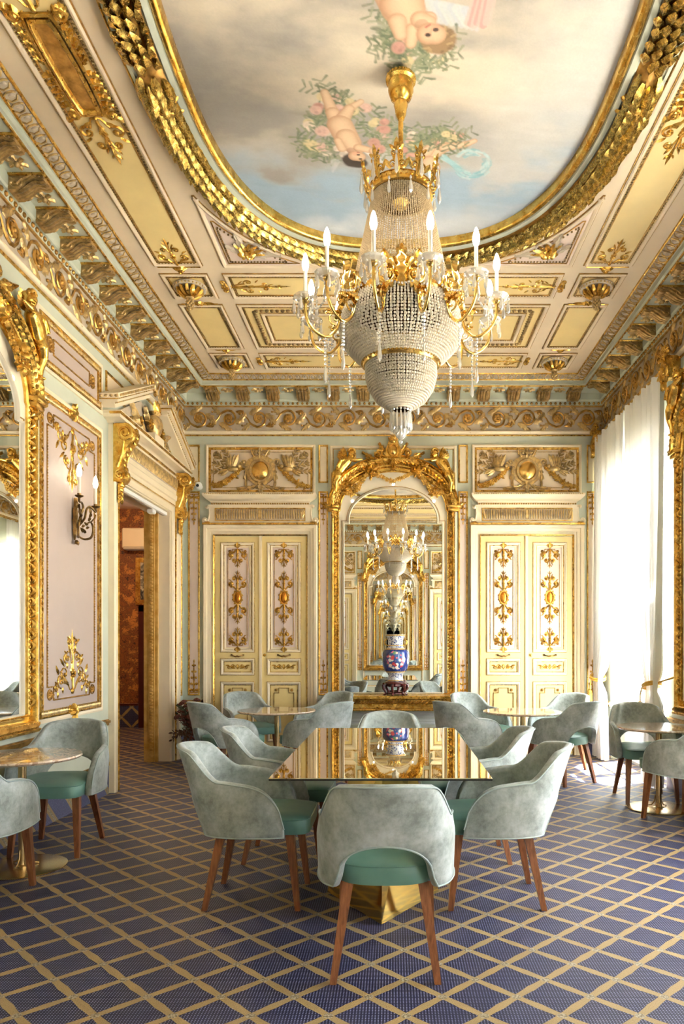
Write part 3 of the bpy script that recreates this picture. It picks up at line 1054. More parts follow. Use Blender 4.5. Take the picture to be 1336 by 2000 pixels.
def orn_strip(b, x, y):
    for s_ in (1, -1):
        arabesque(b, s_ * (x - 0.03), 0, 0.24, 0.52, 1, s_ * PI / 2, 1.0)
        b.acanthus((s_ * (x - 0.04), 0), PI / 2 if False else (0 if s_ > 0 else PI), 0.10, 0.13, 0.0, 0.03, 0, 3)
        b.spiral((s_ * (x + 0.03), 0.075), 0.03, -PI / 2, 1.2, s_, 0.008, 0.006)
        b.spiral((s_ * (x + 0.03), -0.075), 0.03, PI / 2, 1.2, -s_, 0.008, 0.006)
def orn_side(b, x, y):
    for s_ in (1, -1):
        b.acanthus((0, s_ * (y - 0.01)), s_ * PI / 2, 0.09, 0.11, 0.0, 0.035, 0, 3)
        b.tube([(-0.17, s_ * (y + 0.015), 0.006), (0.17, s_ * (y + 0.015), 0.006)], 0.007, 5)
        for q in (1, -1):
            b.leaf((q * 0.03, s_ * (y + 0.02)), 0 if q > 0 else PI, 0.10, 0.05, 0, 0.02)
def orn_big(b, x, y):
    pass
# rosette pendants
RZ = MB()
RZ.lathe([(0.0, 0.0), (0.135, 0.0), (0.150, 0.012), (0.140, 0.030), (0.125, 0.034), (0.118, 0.030)], 28)
RZ.cur = 1
for k in range(28):
    a = 2 * PI * k / 28
    RZ.ball((0.139 * math.cos(a), 0.139 * math.sin(a), 0.022), 0.011, 5, 3)
RZ.cur = 2
for k in range(12):
    a = 2 * PI * k / 12
    P = []
    for t in range(6):
        q = t / 5
        rr_ = 0.092 * (1 - q) ** 0.8 + 0.018
        P.append((rr_ * math.cos(a), rr_ * math.sin(a), 0.028 + 0.075 * q ** 0.7))
    RZ.tube(P, [0.015, 0.020, 0.020, 0.017, 0.012, 0.008], 5)
RZ.cur = 1
RZ.lathe([(0.03, 0.09), (0.042, 0.105), (0.03, 0.12)], 12)
for k in range(5):
    for j in range(6):
        a = 2 * PI * (j + 0.5 * k) / 6
        r_ = 0.030 * math.sin(PI * (0.25 + 0.14 * k))
        RZ.ball((r_ * math.cos(a), r_ * math.sin(a), 0.128 + 0.016 * k), 0.014, 5, 3)
RZ.ball((0, 0, 0.205), 0.014, 5, 3)
rz_me = mesh_of(RZ, 'rosette_boss', [M['stone'], M['greygold'], M['gold']], 60)
def boss(p, x, y):
    link('rosette_boss', rz_me, p, T(0, 0, 0.004))
def big_inner(p, x, y):
    if 'bigin' not in cache:
        a, b_ = x - 0.19, y - 0.165
        cache['bigin'] = (mesh_of(MB().rectf(-a, a, -b_, b_, CREAM_PROF, 0.004), 'inner_frame', M['beige'], 40),
                          mesh_of(MB().rectf(-a - 0.002, a + 0.002, -b_ - 0.002, b_ + 0.002, FIL(0.006), 0.004).rectf(-a + 0.05, a - 0.05, -b_ + 0.05, b_ - 0.05, FIL(0.004), 0.004), 'inner_fillet', M['oldgold']),
                          mesh_of(MB().bead_rect(-a - 0.055, a + 0.055, -b_ - 0.05, b_ + 0.05, 0.05, 0.022, 0.004, 1.0, 6, 4).bead_rect(-a + 0.04, a - 0.04, -b_ + 0.04, b_ - 0.04, 0.024, 0.008, 0.006), 'inner_bead_border', M['beadgold'], True))
    a, b_, c_ = cache['bigin']
    link('inner_frame', a, p)
    link('inner_fillet', b_, p)
    link('inner_bead_border', c_, p, kind='stuff')
for s_ in (1, -1):
    coffer(s_ * 1.60, s_ * 2.00, va(6.56), va(6.14), 'ros', None, inner_extra=boss)
    coffer(s_ * 1.60, s_ * 2.00, va(7.67), va(6.69), 'side', orn_side)
    coffer(s_ * 1.60, s_ * 2.00, va(8.22), va(7.80), 'ros', None, inner_extra=boss)
coffer(-1.46, 1.46, va(6.56), va(6.14), 'strip', orn_strip)
coffer(-1.46, 1.46, va(7.67), va(6.69), 'big', None, inner_extra=big_inner)
coffer(-1.46, 1.46, va(8.22), va(7.80), 'strip', orn_strip)
# long side panels with a cartouche halfway and a motif at each end
LONG = 2.05
def orn_long(b, x, y):
    for s_ in (1, -1):
        arabesque(b, 0, -s_ * (y - 0.02), 0.28, 0.38, s_, 0, 1.0)
        b.acanthus((0, -s_ * (y - 0.02)), -s_ * PI / 2, 0.11, 0.14, 0, 0.04, 0, 3)
        b.tube([(-0.18, -s_ * (y + 0.02), 0.006), (0.18, -s_ * (y + 0.02), 0.006)], 0.007, 5)
        # cartouche trails
        arabesque(b, 0, s_ * 0.36, 0.30, 0.44, s_, 0, 1.1)
        for q in (1, -1):
            b.spiral((q * 0.115, s_ * 0.34), 0.045, PI / 2, 1.4, -q * s_, 0.013, 0.010)
            b.acanthus((q * 0.05, s_ * 0.30), PI / 2 * s_ - q * s_ * 0.9, 0.15, 0.09, 0.0, 0.03, 0, 3)
            for k in range(5):
                b.acanthus((q * 0.085, s_ * (0.03 + 0.055 * k)), (0 if q > 0 else PI) + q * s_ * 0.5, 0.075, 0.065, 0.0, 0.026, q * 0.2, 2)
    st = [(0.052 * math.cos(a) if abs(math.sin(a)) < 2 else 0, 0.30 * (1 if math.sin(a) > 0 else -1) * min(1, abs(math.sin(a)) * 1.6) + 0.0) for a in [2 * PI * i / 32 for i in range(32)]]
    b.sweep([(0.022, 0.0), (0.026, 0.028), (0.010, 0.036), (0.0, 0.026), (-0.004, 0.012)], st)
    b.sweep([(0.045, 0.0), (0.050, 0.020), (0.036, 0.026), (0.028, 0.012)], st)
def long_inner(p, x, y):
    if 'cart' not in cache:
        st = [(0.050 * math.cos(a), 0.30 * (1 if math.sin(a) > 0 else -1) * min(1, abs(math.sin(a)) * 1.6)) for a in [2 * PI * i / 32 for i in range(32)]]
        cache['cart'] = mesh_of(MB().poly(st, 0.004, 0.014), 'cartouche_field', M['oldgold'])
    link('cartouche_field', cache['cart'], p)
for s_ in (1, -1):
    coffer(s_ * 1.60, s_ * 2.00, -LONG, LONG, 'long', orn_long, both=False, inner_extra=long_inner)
# corner spandrels
def spandrel_outline(ins):
    """right-angled corner towards the room corner, concave side following the oval (local to quadrant +u, far end)"""
    o = [p for p in oval_pts(0.365 + ins * 1.0, 360) if p.x > OX and p.y > OY]
    cxx, cyy = 1.46 - ins, 6.02 - ins
    arc = [(p.x - OX, p.y) for p in o if p.x - OX < cxx and p.y < cyy]
    pts = [(cxx, cyy)] + [(arc[-1][0], cyy)] + list(reversed(arc))[1:] + [(cxx, arc[0][1])]
    return pts
def loc(pts):
    return [(x_, va(y_)) for x_, y_ in pts]
o0, o1, o2 = spandrel_outline(0.0), spandrel_outline(0.055), spandrel_outline(0.09)
def ccw(pts):
    a = sum(pts[i - 1][0] * pts[i][1] - pts[i][0] * pts[i - 1][1] for i in range(len(pts)))
    return pts if a > 0 else list(reversed(pts))
sp_plate = mesh_of(MB().poly(ccw(loc(spandrel_outline(0.02))), 0, 0.004), 'spandrel_panel', M['pink'])
sp_frame = mesh_of(MB().sweep(CREAM_PROF, ccw(loc(o0))), 'panel_frame', M['beige'], 40)
sp_gold = mesh_of(MB().sweep(FIL(0.006), ccw(loc(o0))).sweep(FIL(0.004), ccw(loc(o1)), True, 0.003), 'gilt_fillet', M['oldgold'])
sb = MB()
q_ = loc(spandrel_outline(0.078))
for i in range(len(q_)):
    L_ = math.hypot(q_[i][0] - q_[i - 1][0], q_[i][1] - q_[i - 1][1])
    if L_ > 0.012:
        sb.beads(q_[i - 1], q_[i], 0.026, 0.010, 0.008, 5, 3)
    elif i % 2 == 0:
        sb.ball((q_[i][0], q_[i][1], 0.008), 0.010, 5, 3)
sp_bead = mesh_of(sb, 'bead_border', M['beadgold'], True)
so = MB()
cxx, cyy = 1.25, va(5.82)
for k in range(7):
    so.acanthus((cxx, cyy), 0.2 + k * 0.42 + 0.5, 0.15 + 0.03 * math.cos(k), 0.07, 0.003, 0.03, 0.15, 3)
so.acanthus((cxx, cyy), PI * 0.985, 0.30, 0.09, 0.003, 0.03, 0.1, 4)
so.acanthus((cxx, cyy), PI * 0.515, 0.30, 0.09, 0.003, 0.03, -0.1, 4)
so.spiral((cxx - 0.10, cyy + 0.10), 0.09, -0.6, 1.2, 1, 0.012, 0.01)
sp_leaf = mesh_of(so, 'spandrel_foliage', M['stone'], 60)
so = MB().rosette((cxx - 0.03, cyy + 0.03), 0.075, 0.02, 8, 0.04)
for k in range(6):
    so.leaf((cxx - 0.03, cyy + 0.03), 1.0 + 0.45 * k, 0.15, 0.04, 0.02, 0.02)
sp_fl = mesh_of(so, 'spandrel_flower', M['gold'], 60)
for sx_ in (1, -1):
    for rot in (False, True):
        mm = MCC @ (ROT if rot else Matrix.Identity(4)) @ T(OX * (1 if not rot else -1), 0) @ (MIRU if sx_ < 0 else Matrix.Identity(4))
        p = link('spandrel_panel', sp_plate, ceiling, mm)
        link('panel_frame', sp_frame, p)
        link('gilt_fillet', sp_gold, p)
        link('bead_border', sp_bead, p, kind='stuff')
        link('spandrel_foliage', sp_leaf, p)
        link('spandrel_flower', sp_fl, p)

# ================================================================ cornice
ROOM = [(-XW, YF), (XW, YF), (XW, YB), (-XW, YB)]
def run(prof):
    """profile (projection from wall, height) swept round the room"""
    return MB().sweep([(-p_, z_) for p_, z_ in prof], ROOM)
trim = run([(0.0, 3.975), (0.014, 3.978), (0.014, 4.262), (0.0, 4.265)]).build('trim_1', M['stone'])
tag(trim, 'deep cornice of gilded scroll frieze, brackets and egg moulding round the ceiling', 'cornice', kind='structure')
run([(0.0, 3.925), (0.018, 3.930), (0.030, 3.940), (0.036, 3.958), (0.028, 3.972), (0.016, 3.976), (0.0, 3.978)]).build('lower_moulding', M['cream'], trim, None, 40)
run([(0.0, 3.908), (0.012, 3.910), (0.014, 3.918), (0.012, 3.926), (0.0, 3.928)]).build('gilt_line', M['gold'], trim, None, 40)
run([(0.0, 4.258), (0.030, 4.260), (0.034, 4.270), (0.030, 4.276), (0.0, 4.278)]).build('gilt_line', M['oldgold'], trim, None, 40)
run([(0.030, 4.276), (0.034, 4.322), (0.050, 4.326), (0.056, 4.334), (0.060, 4.34), (0.062, 4.420), (0.300, 4.422), (0.302, 4.430), (0.318, 4.434), (0.320, 4.472), (0.334, 4.478)]).build('cove', M['sage'], trim, None, 30)
run([(0.332, 4.472), (0.338, 4.484), (0.344, 4.478), (0.350, 4.484)]).build('gilt_line', M['gold'], trim, None, 30)
run([(0.342, 4.480), (0.372, 4.486), (0.402, 4.500), (0.420, 4.519)]).build('egg_bed', M['stone'], trim, None, 40)
run([(0.416, 4.516), (0.424, 4.506), (0.432, 4.508), (0.436, 4.52)]).build('gilt_line', M['gold'], trim, None, 30)
run([(0.286, 4.422), (0.288, 4.413), (0.300, 4.411), (0.303, 4.422)]).build('gilt_line', M['gold'], trim, None, 30)

WALLS = {'back': (MBACK, -XW, XW), 'left': (MLEFT, YF, YB), 'right': (MRIGHT, -YB, -YF), 'front': (MFRONT, -XW, XW)}
# beads under the cove, eggs at the ceiling edge: too small to pick apart singly
bd = MB()
eg = MB()
dk = MB()
for nm, (Mf, a, b) in WALLS.items():
    L_ = b - a - 0.08
    n_ = int(L_ / 0.058)
    tmp = MB()
    for i in range(n_):
        u = a + 0.04 + L_ * (i + 0.5) / n_
        tmp.ball((u, 4.300, 0.036), (0.017, 0.020, 0.016), 6, 4)
    bd.add([Mf @ Vector(v) for v in tmp.v], tmp.f)
    L_ = b - a - 0.76
    n_ = int(L_ / 0.086)
    tmp, tm2 = MB(), MB()
    for i in range(n_):
        u = a + 0.38 + L_ * (i + 0.5) / n_
        c0 = (u, 4.497, 0.376)
        tmp.ball(c0, (0.020, 0.016, 0.030), 6, 4)
        for q in (1, -1):
            tm2.tube([(u + q * 0.010, 4.509, 0.412), (u + q * 0.030, 4.494, 0.400), (u + q * 0.034, 4.482, 0.368), (u + q * 0.016, 4.478, 0.348)], 0.006, 4)
        tm2.leaf((u + 0.043, 4.49), 0, 0.001, 0.001)
    eg.add([Mf @ Vector(v) for v in tmp.v], tmp.f)
    dk.add([Mf @ Vector(v) for v in tm2.v], tm2.f)
bd.build('bead_row', M['oldgold'], trim, None, True, kind='stuff')
eg.build('egg_row', M['stone'], trim, None, True, kind='stuff')
dk.build('egg_surrounds', M['greygold'], trim, None, True, kind='stuff')

# brackets: S-shaped console, gilt cap, acanthus under the scroll
BK = MB()
prof = [(0.058, 0.0), (0.285, 0.0), (0.289, -0.030), (0.282, -0.052), (0.262, -0.064), (0.240, -0.060), (0.226, -0.050), (0.205, -0.055), (0.170, -0.085), (0.135, -0.130), (0.100, -0.158), (0.058, -0.162)]
hw = 0.068
k = len(prof)
BK.add([(-hw, b_, a_) for a_, b_ in prof] + [(hw, b_, a_) for a_, b_ in prof],
       [tuple(range(k)), tuple(range(2 * k - 1, k - 1, -1))] + [(i, k + i, k + (i + 1) % k, (i + 1) % k) for i in range(k)])
for s_ in (1, -1):                                        # side volutes and leaf relief
    for (cw, cv, r0, dirn) in ((0.250, -0.030, 0.026, 1), (0.105, -0.105, 0.048, -1)):
        P = []
        for i in range(17):
            t = i / 16
            a = 0.5 + dirn * 2 * PI * 1.4 * t
            P.append((s_ * (hw + 0.003), cv + r0 * (1 - 0.85 * t) * math.sin(a), cw + r0 * (1 - 0.85 * t) * math.cos(a)))
        BK.tube(P, 0.0065, 4)
    for i in range(4):
        BK.tube([(s_ * (hw + 0.002), -0.02 - 0.012 * i, 0.21 - 0.02 * i), (s_ * (hw + 0.004), -0.04 - 0.018 * i, 0.185 - 0.02 * i), (s_ * (hw + 0.002), -0.05 - 0.02 * i, 0.155 - 0.015 * i)], 0.007, 4)
bk_me = mesh_of(BK, 'bracket', M['bracketgold'], 40)
BL = MB()
for j, off in enumerate((-0.040, 0.0, 0.040)):            # leaf ribs down the belly, drop flower in front
    P = []
    for t in range(8):
        q = t / 7
        i = 3 + q * 7.5
        i0 = int(i)
        p0, p1 = prof[i0], prof[min(i0 + 1, k - 1)]
        P.append((off * (1 - 0.25 * q), p0[1] + (p1[1] - p0[1]) * (i - i0) - 0.004, p0[0] + (p1[0] - p0[0]) * (i - i0) + 0.006))
    BL.tube(P, [0.018, 0.020, 0.019, 0.018, 0.018, 0.018, 0.015, 0.008], 5)
BL.ball((0, -0.062, 0.272), (0.030, 0.026, 0.024), 6, 4)
for q in (1, -1):
    BL.ball((q * 0.034, -0.052, 0.276), (0.016, 0.020, 0.016), 5, 3)
bl_me = mesh_of(BL, 'acanthus', M['bracketgold'], 60)
BC = MB().bbox((-0.082, -0.022, 0.055), (0.082, 0.004, 0.302), 0.006)
bc_me = mesh_of(BC, 'cap', M['gold'])
RS = MB()
for kx in range(6):
    RS.acanthus((0, 0), 2 * PI * kx / 6, 0.07, 0.05, 0, 0.022, 0, 2)
RS.ball((0, 0, 0.018), 0.020, 6, 4)
rs_me = mesh_of(RS, 'soffit_rosette', M['greygold'], 60)
def put_brackets(Mf, us):
    for u in us:
        b_ = link('bracket', bk_me, trim, Mf @ T(u, 4.422, 0) @ Matrix.Diagonal((1, 0.66, 1, 1)))
        link('acanthus', bl_me, b_)
        link('cap', bc_me, b_)
    for u0, u1 in zip(us[:-1], us[1:]):
        fm = Mf @ T((u0 + u1) / 2, 4.422, 0.175) @ Matrix.Rotation(R(90), 4, 'X')
        link('soffit_rosette', rs_me, trim, fm)
put_brackets(MBACK, [0.364 * i for i in range(-6, 7)])
put_brackets(MFRONT, [0.364 * i for i in range(-6, 7)])
put_brackets(MLEFT, [YB - 0.40 - 0.364 * i for i in range(25) if YB - 0.40 - 0.364 * i > YF + 0.3])
put_brackets(MRIGHT, [-(YB - 0.40) + 0.364 * i for i in range(25) if YB - 0.40 - 0.364 * i > YF + 0.3])

# frieze: running scroll, one unit per piece
FU = MB()
FU.cur = 0
def rinceau(b, g_):
    """unit 0.70 long, about 0.2 high, centred on v = 0; b stone leaves, g_ gilt stems"""
    for cx, sg in ((-0.175, 1), (0.175, -1)):
        cy = 0.0
        g_.spiral((cx, cy), 0.096, -sg * PI * 0.72, 1.5, sg, 0.0135, 0.008, 0.24, 5, tail=[(cx - 0.22, sg * 0.085), (cx - 0.13, -sg * 0.0), (cx - 0.10, -sg * 0.05)])
        g_.flower((cx, cy), 0.050, 0.008, 6)
        for kx in range(6):
            b.leaf((cx, cy), kx * 1.05, 0.066, 0.032, 0.002, 0.014)
        b.acanthus((cx - 0.115, sg * 0.055), sg * 0.25, 0.17, 0.105, 0.001, 0.026, sg * 0.35, 3)
        b.acanthus((cx + 0.075, sg * 0.05), -sg * 0.45 + (0), 0.16, 0.10, 0.001, 0.026, -sg * 0.3, 3)
        b.acanthus((cx - 0.10, -sg * 0.055), PI + sg * 0.5, 0.13, 0.085, 0.001, 0.024, sg * 0.3, 3)
        g_.spiral((cx + 0.135, -sg * 0.060), 0.042, sg * PI * 0.5, 1.2, -sg, 0.010, 0.006, 0.2, 5)
        g_.leaf((cx + 0.08, -sg * 0.08), sg * 0.2, 0.09, 0.035, 0.002, 0.016, -sg * 0.3)
        g_.ball((cx + 0.155, sg * 0.075, 0.008), 0.014, 5, 3)
fb, fg_ = MB(), MB()
rinceau(fb, fg_)
fb_me = mesh_of(fb, 'frieze_scroll', M['greygold'], 60)
fg_me = mesh_of(fg_, 'gilt_stem', M['oldgold'], 60)
def put_frieze(Mf, a, b, du=0.70):
    n_ = round((b - a) / du)
    d_ = (b - a) / n_
    for i in range(n_):
        o = link('frieze_scroll', fb_me, trim, Mf @ T(a + d_ * (i + 0.5), 4.118, 0.014) @ Matrix.Diagonal((d_ / 0.70, 1.12, 1, 1)))
        link('gilt_stem', fg_me, o)
put_frieze(MBACK, -XW + 0.02, XW - 0.02)
put_frieze(MFRONT, -XW + 0.02, XW - 0.02)
put_frieze(MLEFT, YF, YB - 0.02)
put_frieze(MRIGHT, -YB + 0.02, -YF)
# ================================================================ flat wall panels
GP = [(0.0, 0.0), (0.002, 0.012), (-0.006, 0.018), (-0.016, 0.014), (-0.020, 0.004)]
def wall_panel(wall, Mf, u0, u1, v0, v1, field, orn=None, frame_mat='gold', name='wall_panel'):
    cu, cv = (u0 + u1) / 2, (v0 + v1) / 2
    x, y = abs(u1 - u0) / 2, abs(v1 - v0) / 2
    key = ('wp', round(x, 3), round(y, 3), field, frame_mat, orn.__name__ if orn else None)
    if key not in cache:
        a = mesh_of(MB().box((-x, -y, 0), (x, y, 0.004)), name, M[field])
        b = mesh_of(MB().rectf(-x, x, -y, y, GP), 'gilt_frame', M[frame_mat], 40)
        c_ = None
        if orn:
            ob = MB()
            orn(ob, x, y)
            c_ = mesh_of(ob, 'gilt_ornament', M['gold'], 50)
        cache[key] = (a, b, c_)
    a, b, c_ = cache[key]
    p = link(name, a, wall, Mf @ T(cu, cv))
    link('gilt_frame', b, p)
    if c_:
        link('gilt_ornament', c_, p)
    return p
def orn_pil(b, x, y):
    pendant(b, 0, y - 0.04, x * 1.8, 0.36, 1.9)
    t = MB()
    pendant(t, 0, 0, x * 1.8, 0.40, 1.9)
    b.add([(px_, -y + 0.03 - (py_ + 0.0), pz_) for px_, py_, pz_ in t.v], [tuple(reversed(q)) for q in t.f])
    for s_ in (1, -1):
        b.tube([(-x * 0.8, s_ * (y - 0.035), 0.006), (x * 0.8, s_ * (y - 0.035), 0.006)], 0.006, 4)
for wall, Mf in ((wall_back, MBACK), (wall_front, MFRONT)):
    for s_ in (1, -1):
        for a, b in ((2.375, 2.515), (0.800, 0.915)):
            wall_panel(wall, Mf, s_ * a, s_ * b, 0.73, 3.23, 'pink', orn_pil)
            wall_panel(wall, Mf, s_ * a, s_ * b, 3.335, 3.80, 'cream')
    # framed field behind the mirror crest
    p = MB().rectf(-0.775, 0.775, 0.30, 3.79, CREAM_PROF).build('mirror_surround', M['cream'], wall, Mf, 40)
    MB().rectf(-0.735, 0.735, 0.34, 3.75, FIL(0.004)).build('gilt_fillet', M['gold'], p)

# ---------------------------------------------------------------- left wall panels
def fine_scrolls(ob, y0, up):
    """outer tendrils that widen the panel motifs"""
    for q in (1, -1):
        for cx_, cy_, r_, a_, tn, sg in ((0.20, 0.10, 0.060, -PI / 2, 1.4, 1), (0.27, 0.045, 0.034, PI / 2, 1.2, -1), (0.115, 0.275, 0.040, -PI / 2, 1.2, 1), (0.06, 0.40, 0.026, PI / 2, 1.1, -1)):
            ob.spiral((q * cx_, y0 + up * cy_), r_, a_ * up if q > 0 else PI - a_ * up, tn, sg * q * up, 0.0075, 0.006, 0.2, 5)
            for k in range(3):
                ob.leaf((q * (cx_ + r_ * math.cos(2.1 * k)), y0 + up * (cy_ + r_ * math.sin(2.1 * k))), 2.1 * k + 0.6, 0.05, 0.022, 0.004, 0.012)
        ob.leaf((q * 0.24, y0 + up * 0.15), up * (PI / 2 - q * 0.5), 0.08, 0.03, 0.004, 0.014)

def fancy_panel(wall, Mf, u0, u1, v0, v1, motifs=True):
    x, y = (u1 - u0) / 2, (v1 - v0) / 2
    key = ('fp', round(x, 3), round(y, 3), motifs)
    if key not in cache:
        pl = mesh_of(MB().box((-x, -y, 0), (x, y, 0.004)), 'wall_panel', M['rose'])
        fr = mesh_of(MB().rectf(-x, x, -y, y, [(0.03, 0.0), (0.03, 0.016), (0.016, 0.020), (0.0, 0.012)]), 'outer_moulding', M['cream'], 40)
        b = MB()
        b.rectf(-x + 0.004, x - 0.004, -y + 0.004, y - 0.004, [(0.0, 0.004), (0.0, 0.018), (-0.012, 0.022), (-0.016, 0.008)])
        b.rectf(-x + 0.056, x - 0.056, -y + 0.056, y - 0.056, [(0.006, 0.004), (0.004, 0.016), (-0.004, 0.016), (-0.006, 0.004)])
        fg2 = mesh_of(b, 'gilt_frame', M['gold'], 40)
        lb = MB()
        for (p0, p1) in (((-x, -y), (x, -y)), ((x, -y), (x, y)), ((x, y), (-x, y)), ((-x, y), (-x, -y))):
            L_ = math.hypot(p1[0] - p0[0], p1[1] - p0[1])
            n_ = int(L_ / 0.042)
            ang = math.atan2(p1[1] - p0[1], p1[0] - p0[0])
            for i in range(n_):
                t = (i + 0.5) / n_
                qx, qy = p0[0] + (p1[0] - p0[0]) * t, p0[1] + (p1[1] - p0[1]) * t
                qx += -math.sin(ang) * 0.018
                qy += math.cos(ang) * 0.018
                lb.leaf((qx, qy), ang + PI / 2, 0.040, 0.036, 0.006, 0.014, 0, 3)
        lv = mesh_of(lb, 'leaf_border', M['greygold'], 60)
        # inner beaded line stepping round the corner rosettes
        sb_ = MB()
        xi, yi, c = x - 0.13, y - 0.13, 0.10
        pts = [(-xi + c, -yi), (xi - c, -yi), (xi - c, -yi + c), (xi, -yi + c), (xi, yi - c), (xi - c, yi - c), (xi - c, yi), (-xi + c, yi), (-xi + c, yi - c), (-xi, yi - c), (-xi, -yi + c), (-xi + c, -yi + c)]
        sb_.sweep([(0.005, 0.004), (0.003, 0.011), (-0.003, 0.011), (-0.005, 0.004)], pts)
        for i in range(len(pts)):
            sb_.beads(pts[i - 1], pts[i], 0.022, 0.007, 0.010, 4, 3)
        for sx_ in (1, -1):
            for sy_ in (1, -1):
                cx_, cy_ = sx_ * (xi - 0.042), sy_ * (yi - 0.042)
                ring_oval(sb_, cx_, cy_, 0.038, 0.038, 0.006, 0.008, 16)
                sb_.rosette((cx_, cy_), 0.030, 0.005, 6, 0.018)
        st = mesh_of(sb_, 'beaded_line', M['oldgold'], 60)
        om = None
        if motifs:
            ob = MB()
            arabesque(ob, 0, -y + 0.17, 0.46, 0.50, 1, 0, 0.55)
            fine_scrolls(ob, -y + 0.17, 1)
            arabesque(ob, 0, y - 0.15, 0.46, 0.50, -1, 0, 0.55)
            fine_scrolls(ob, y - 0.15, -1)
            for s_ in (1, -1):
                ob.acanthus((0, s_ * (y - 0.08)), s_ * PI / 2, 0.14, 0.12, 0.01, 0.05, 0, 3)
                for q in (1, -1):
                    ob.spiral((q * 0.045, s_ * (y - 0.03)), 0.032, -s_ * PI / 2, 1.2, q * s_, 0.010, 0.012)
            om = mesh_of(ob, 'gilt_ornament', M['gold'], 50)
        cache[key] = (pl, fr, fg2, lv, st, om)
    pl, fr, fg2, lv, st, om = cache[key]
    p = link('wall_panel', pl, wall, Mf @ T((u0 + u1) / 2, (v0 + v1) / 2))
    link('outer_moulding', fr, p)
    link('gilt_frame', fg2, p)
    link('leaf_border', lv, p, kind='stuff')
    link('beaded_line', st, p)
    if om:
        link('gilt_ornament', om, p)
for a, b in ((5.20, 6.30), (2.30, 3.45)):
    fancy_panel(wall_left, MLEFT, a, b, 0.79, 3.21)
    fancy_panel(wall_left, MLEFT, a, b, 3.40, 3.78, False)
wall_panel(wall_left, MLEFT, 6.42, 7.20, 3.62, 3.80, 'cream')
def orn_thin(b, x, y):
    t = MB()
    pendant(t, 0, 0, x * 1.6, 0.40, 1.3)
    b.add([(px_, -y + 0.03 - py_, pz_) for px_, py_, pz_ in t.v], [tuple(reversed(q)) for q in t.f])
wall_panel(wall_left, MLEFT, 8.60, 8.72, 0.73, 3.05, 'pink', orn_thin)

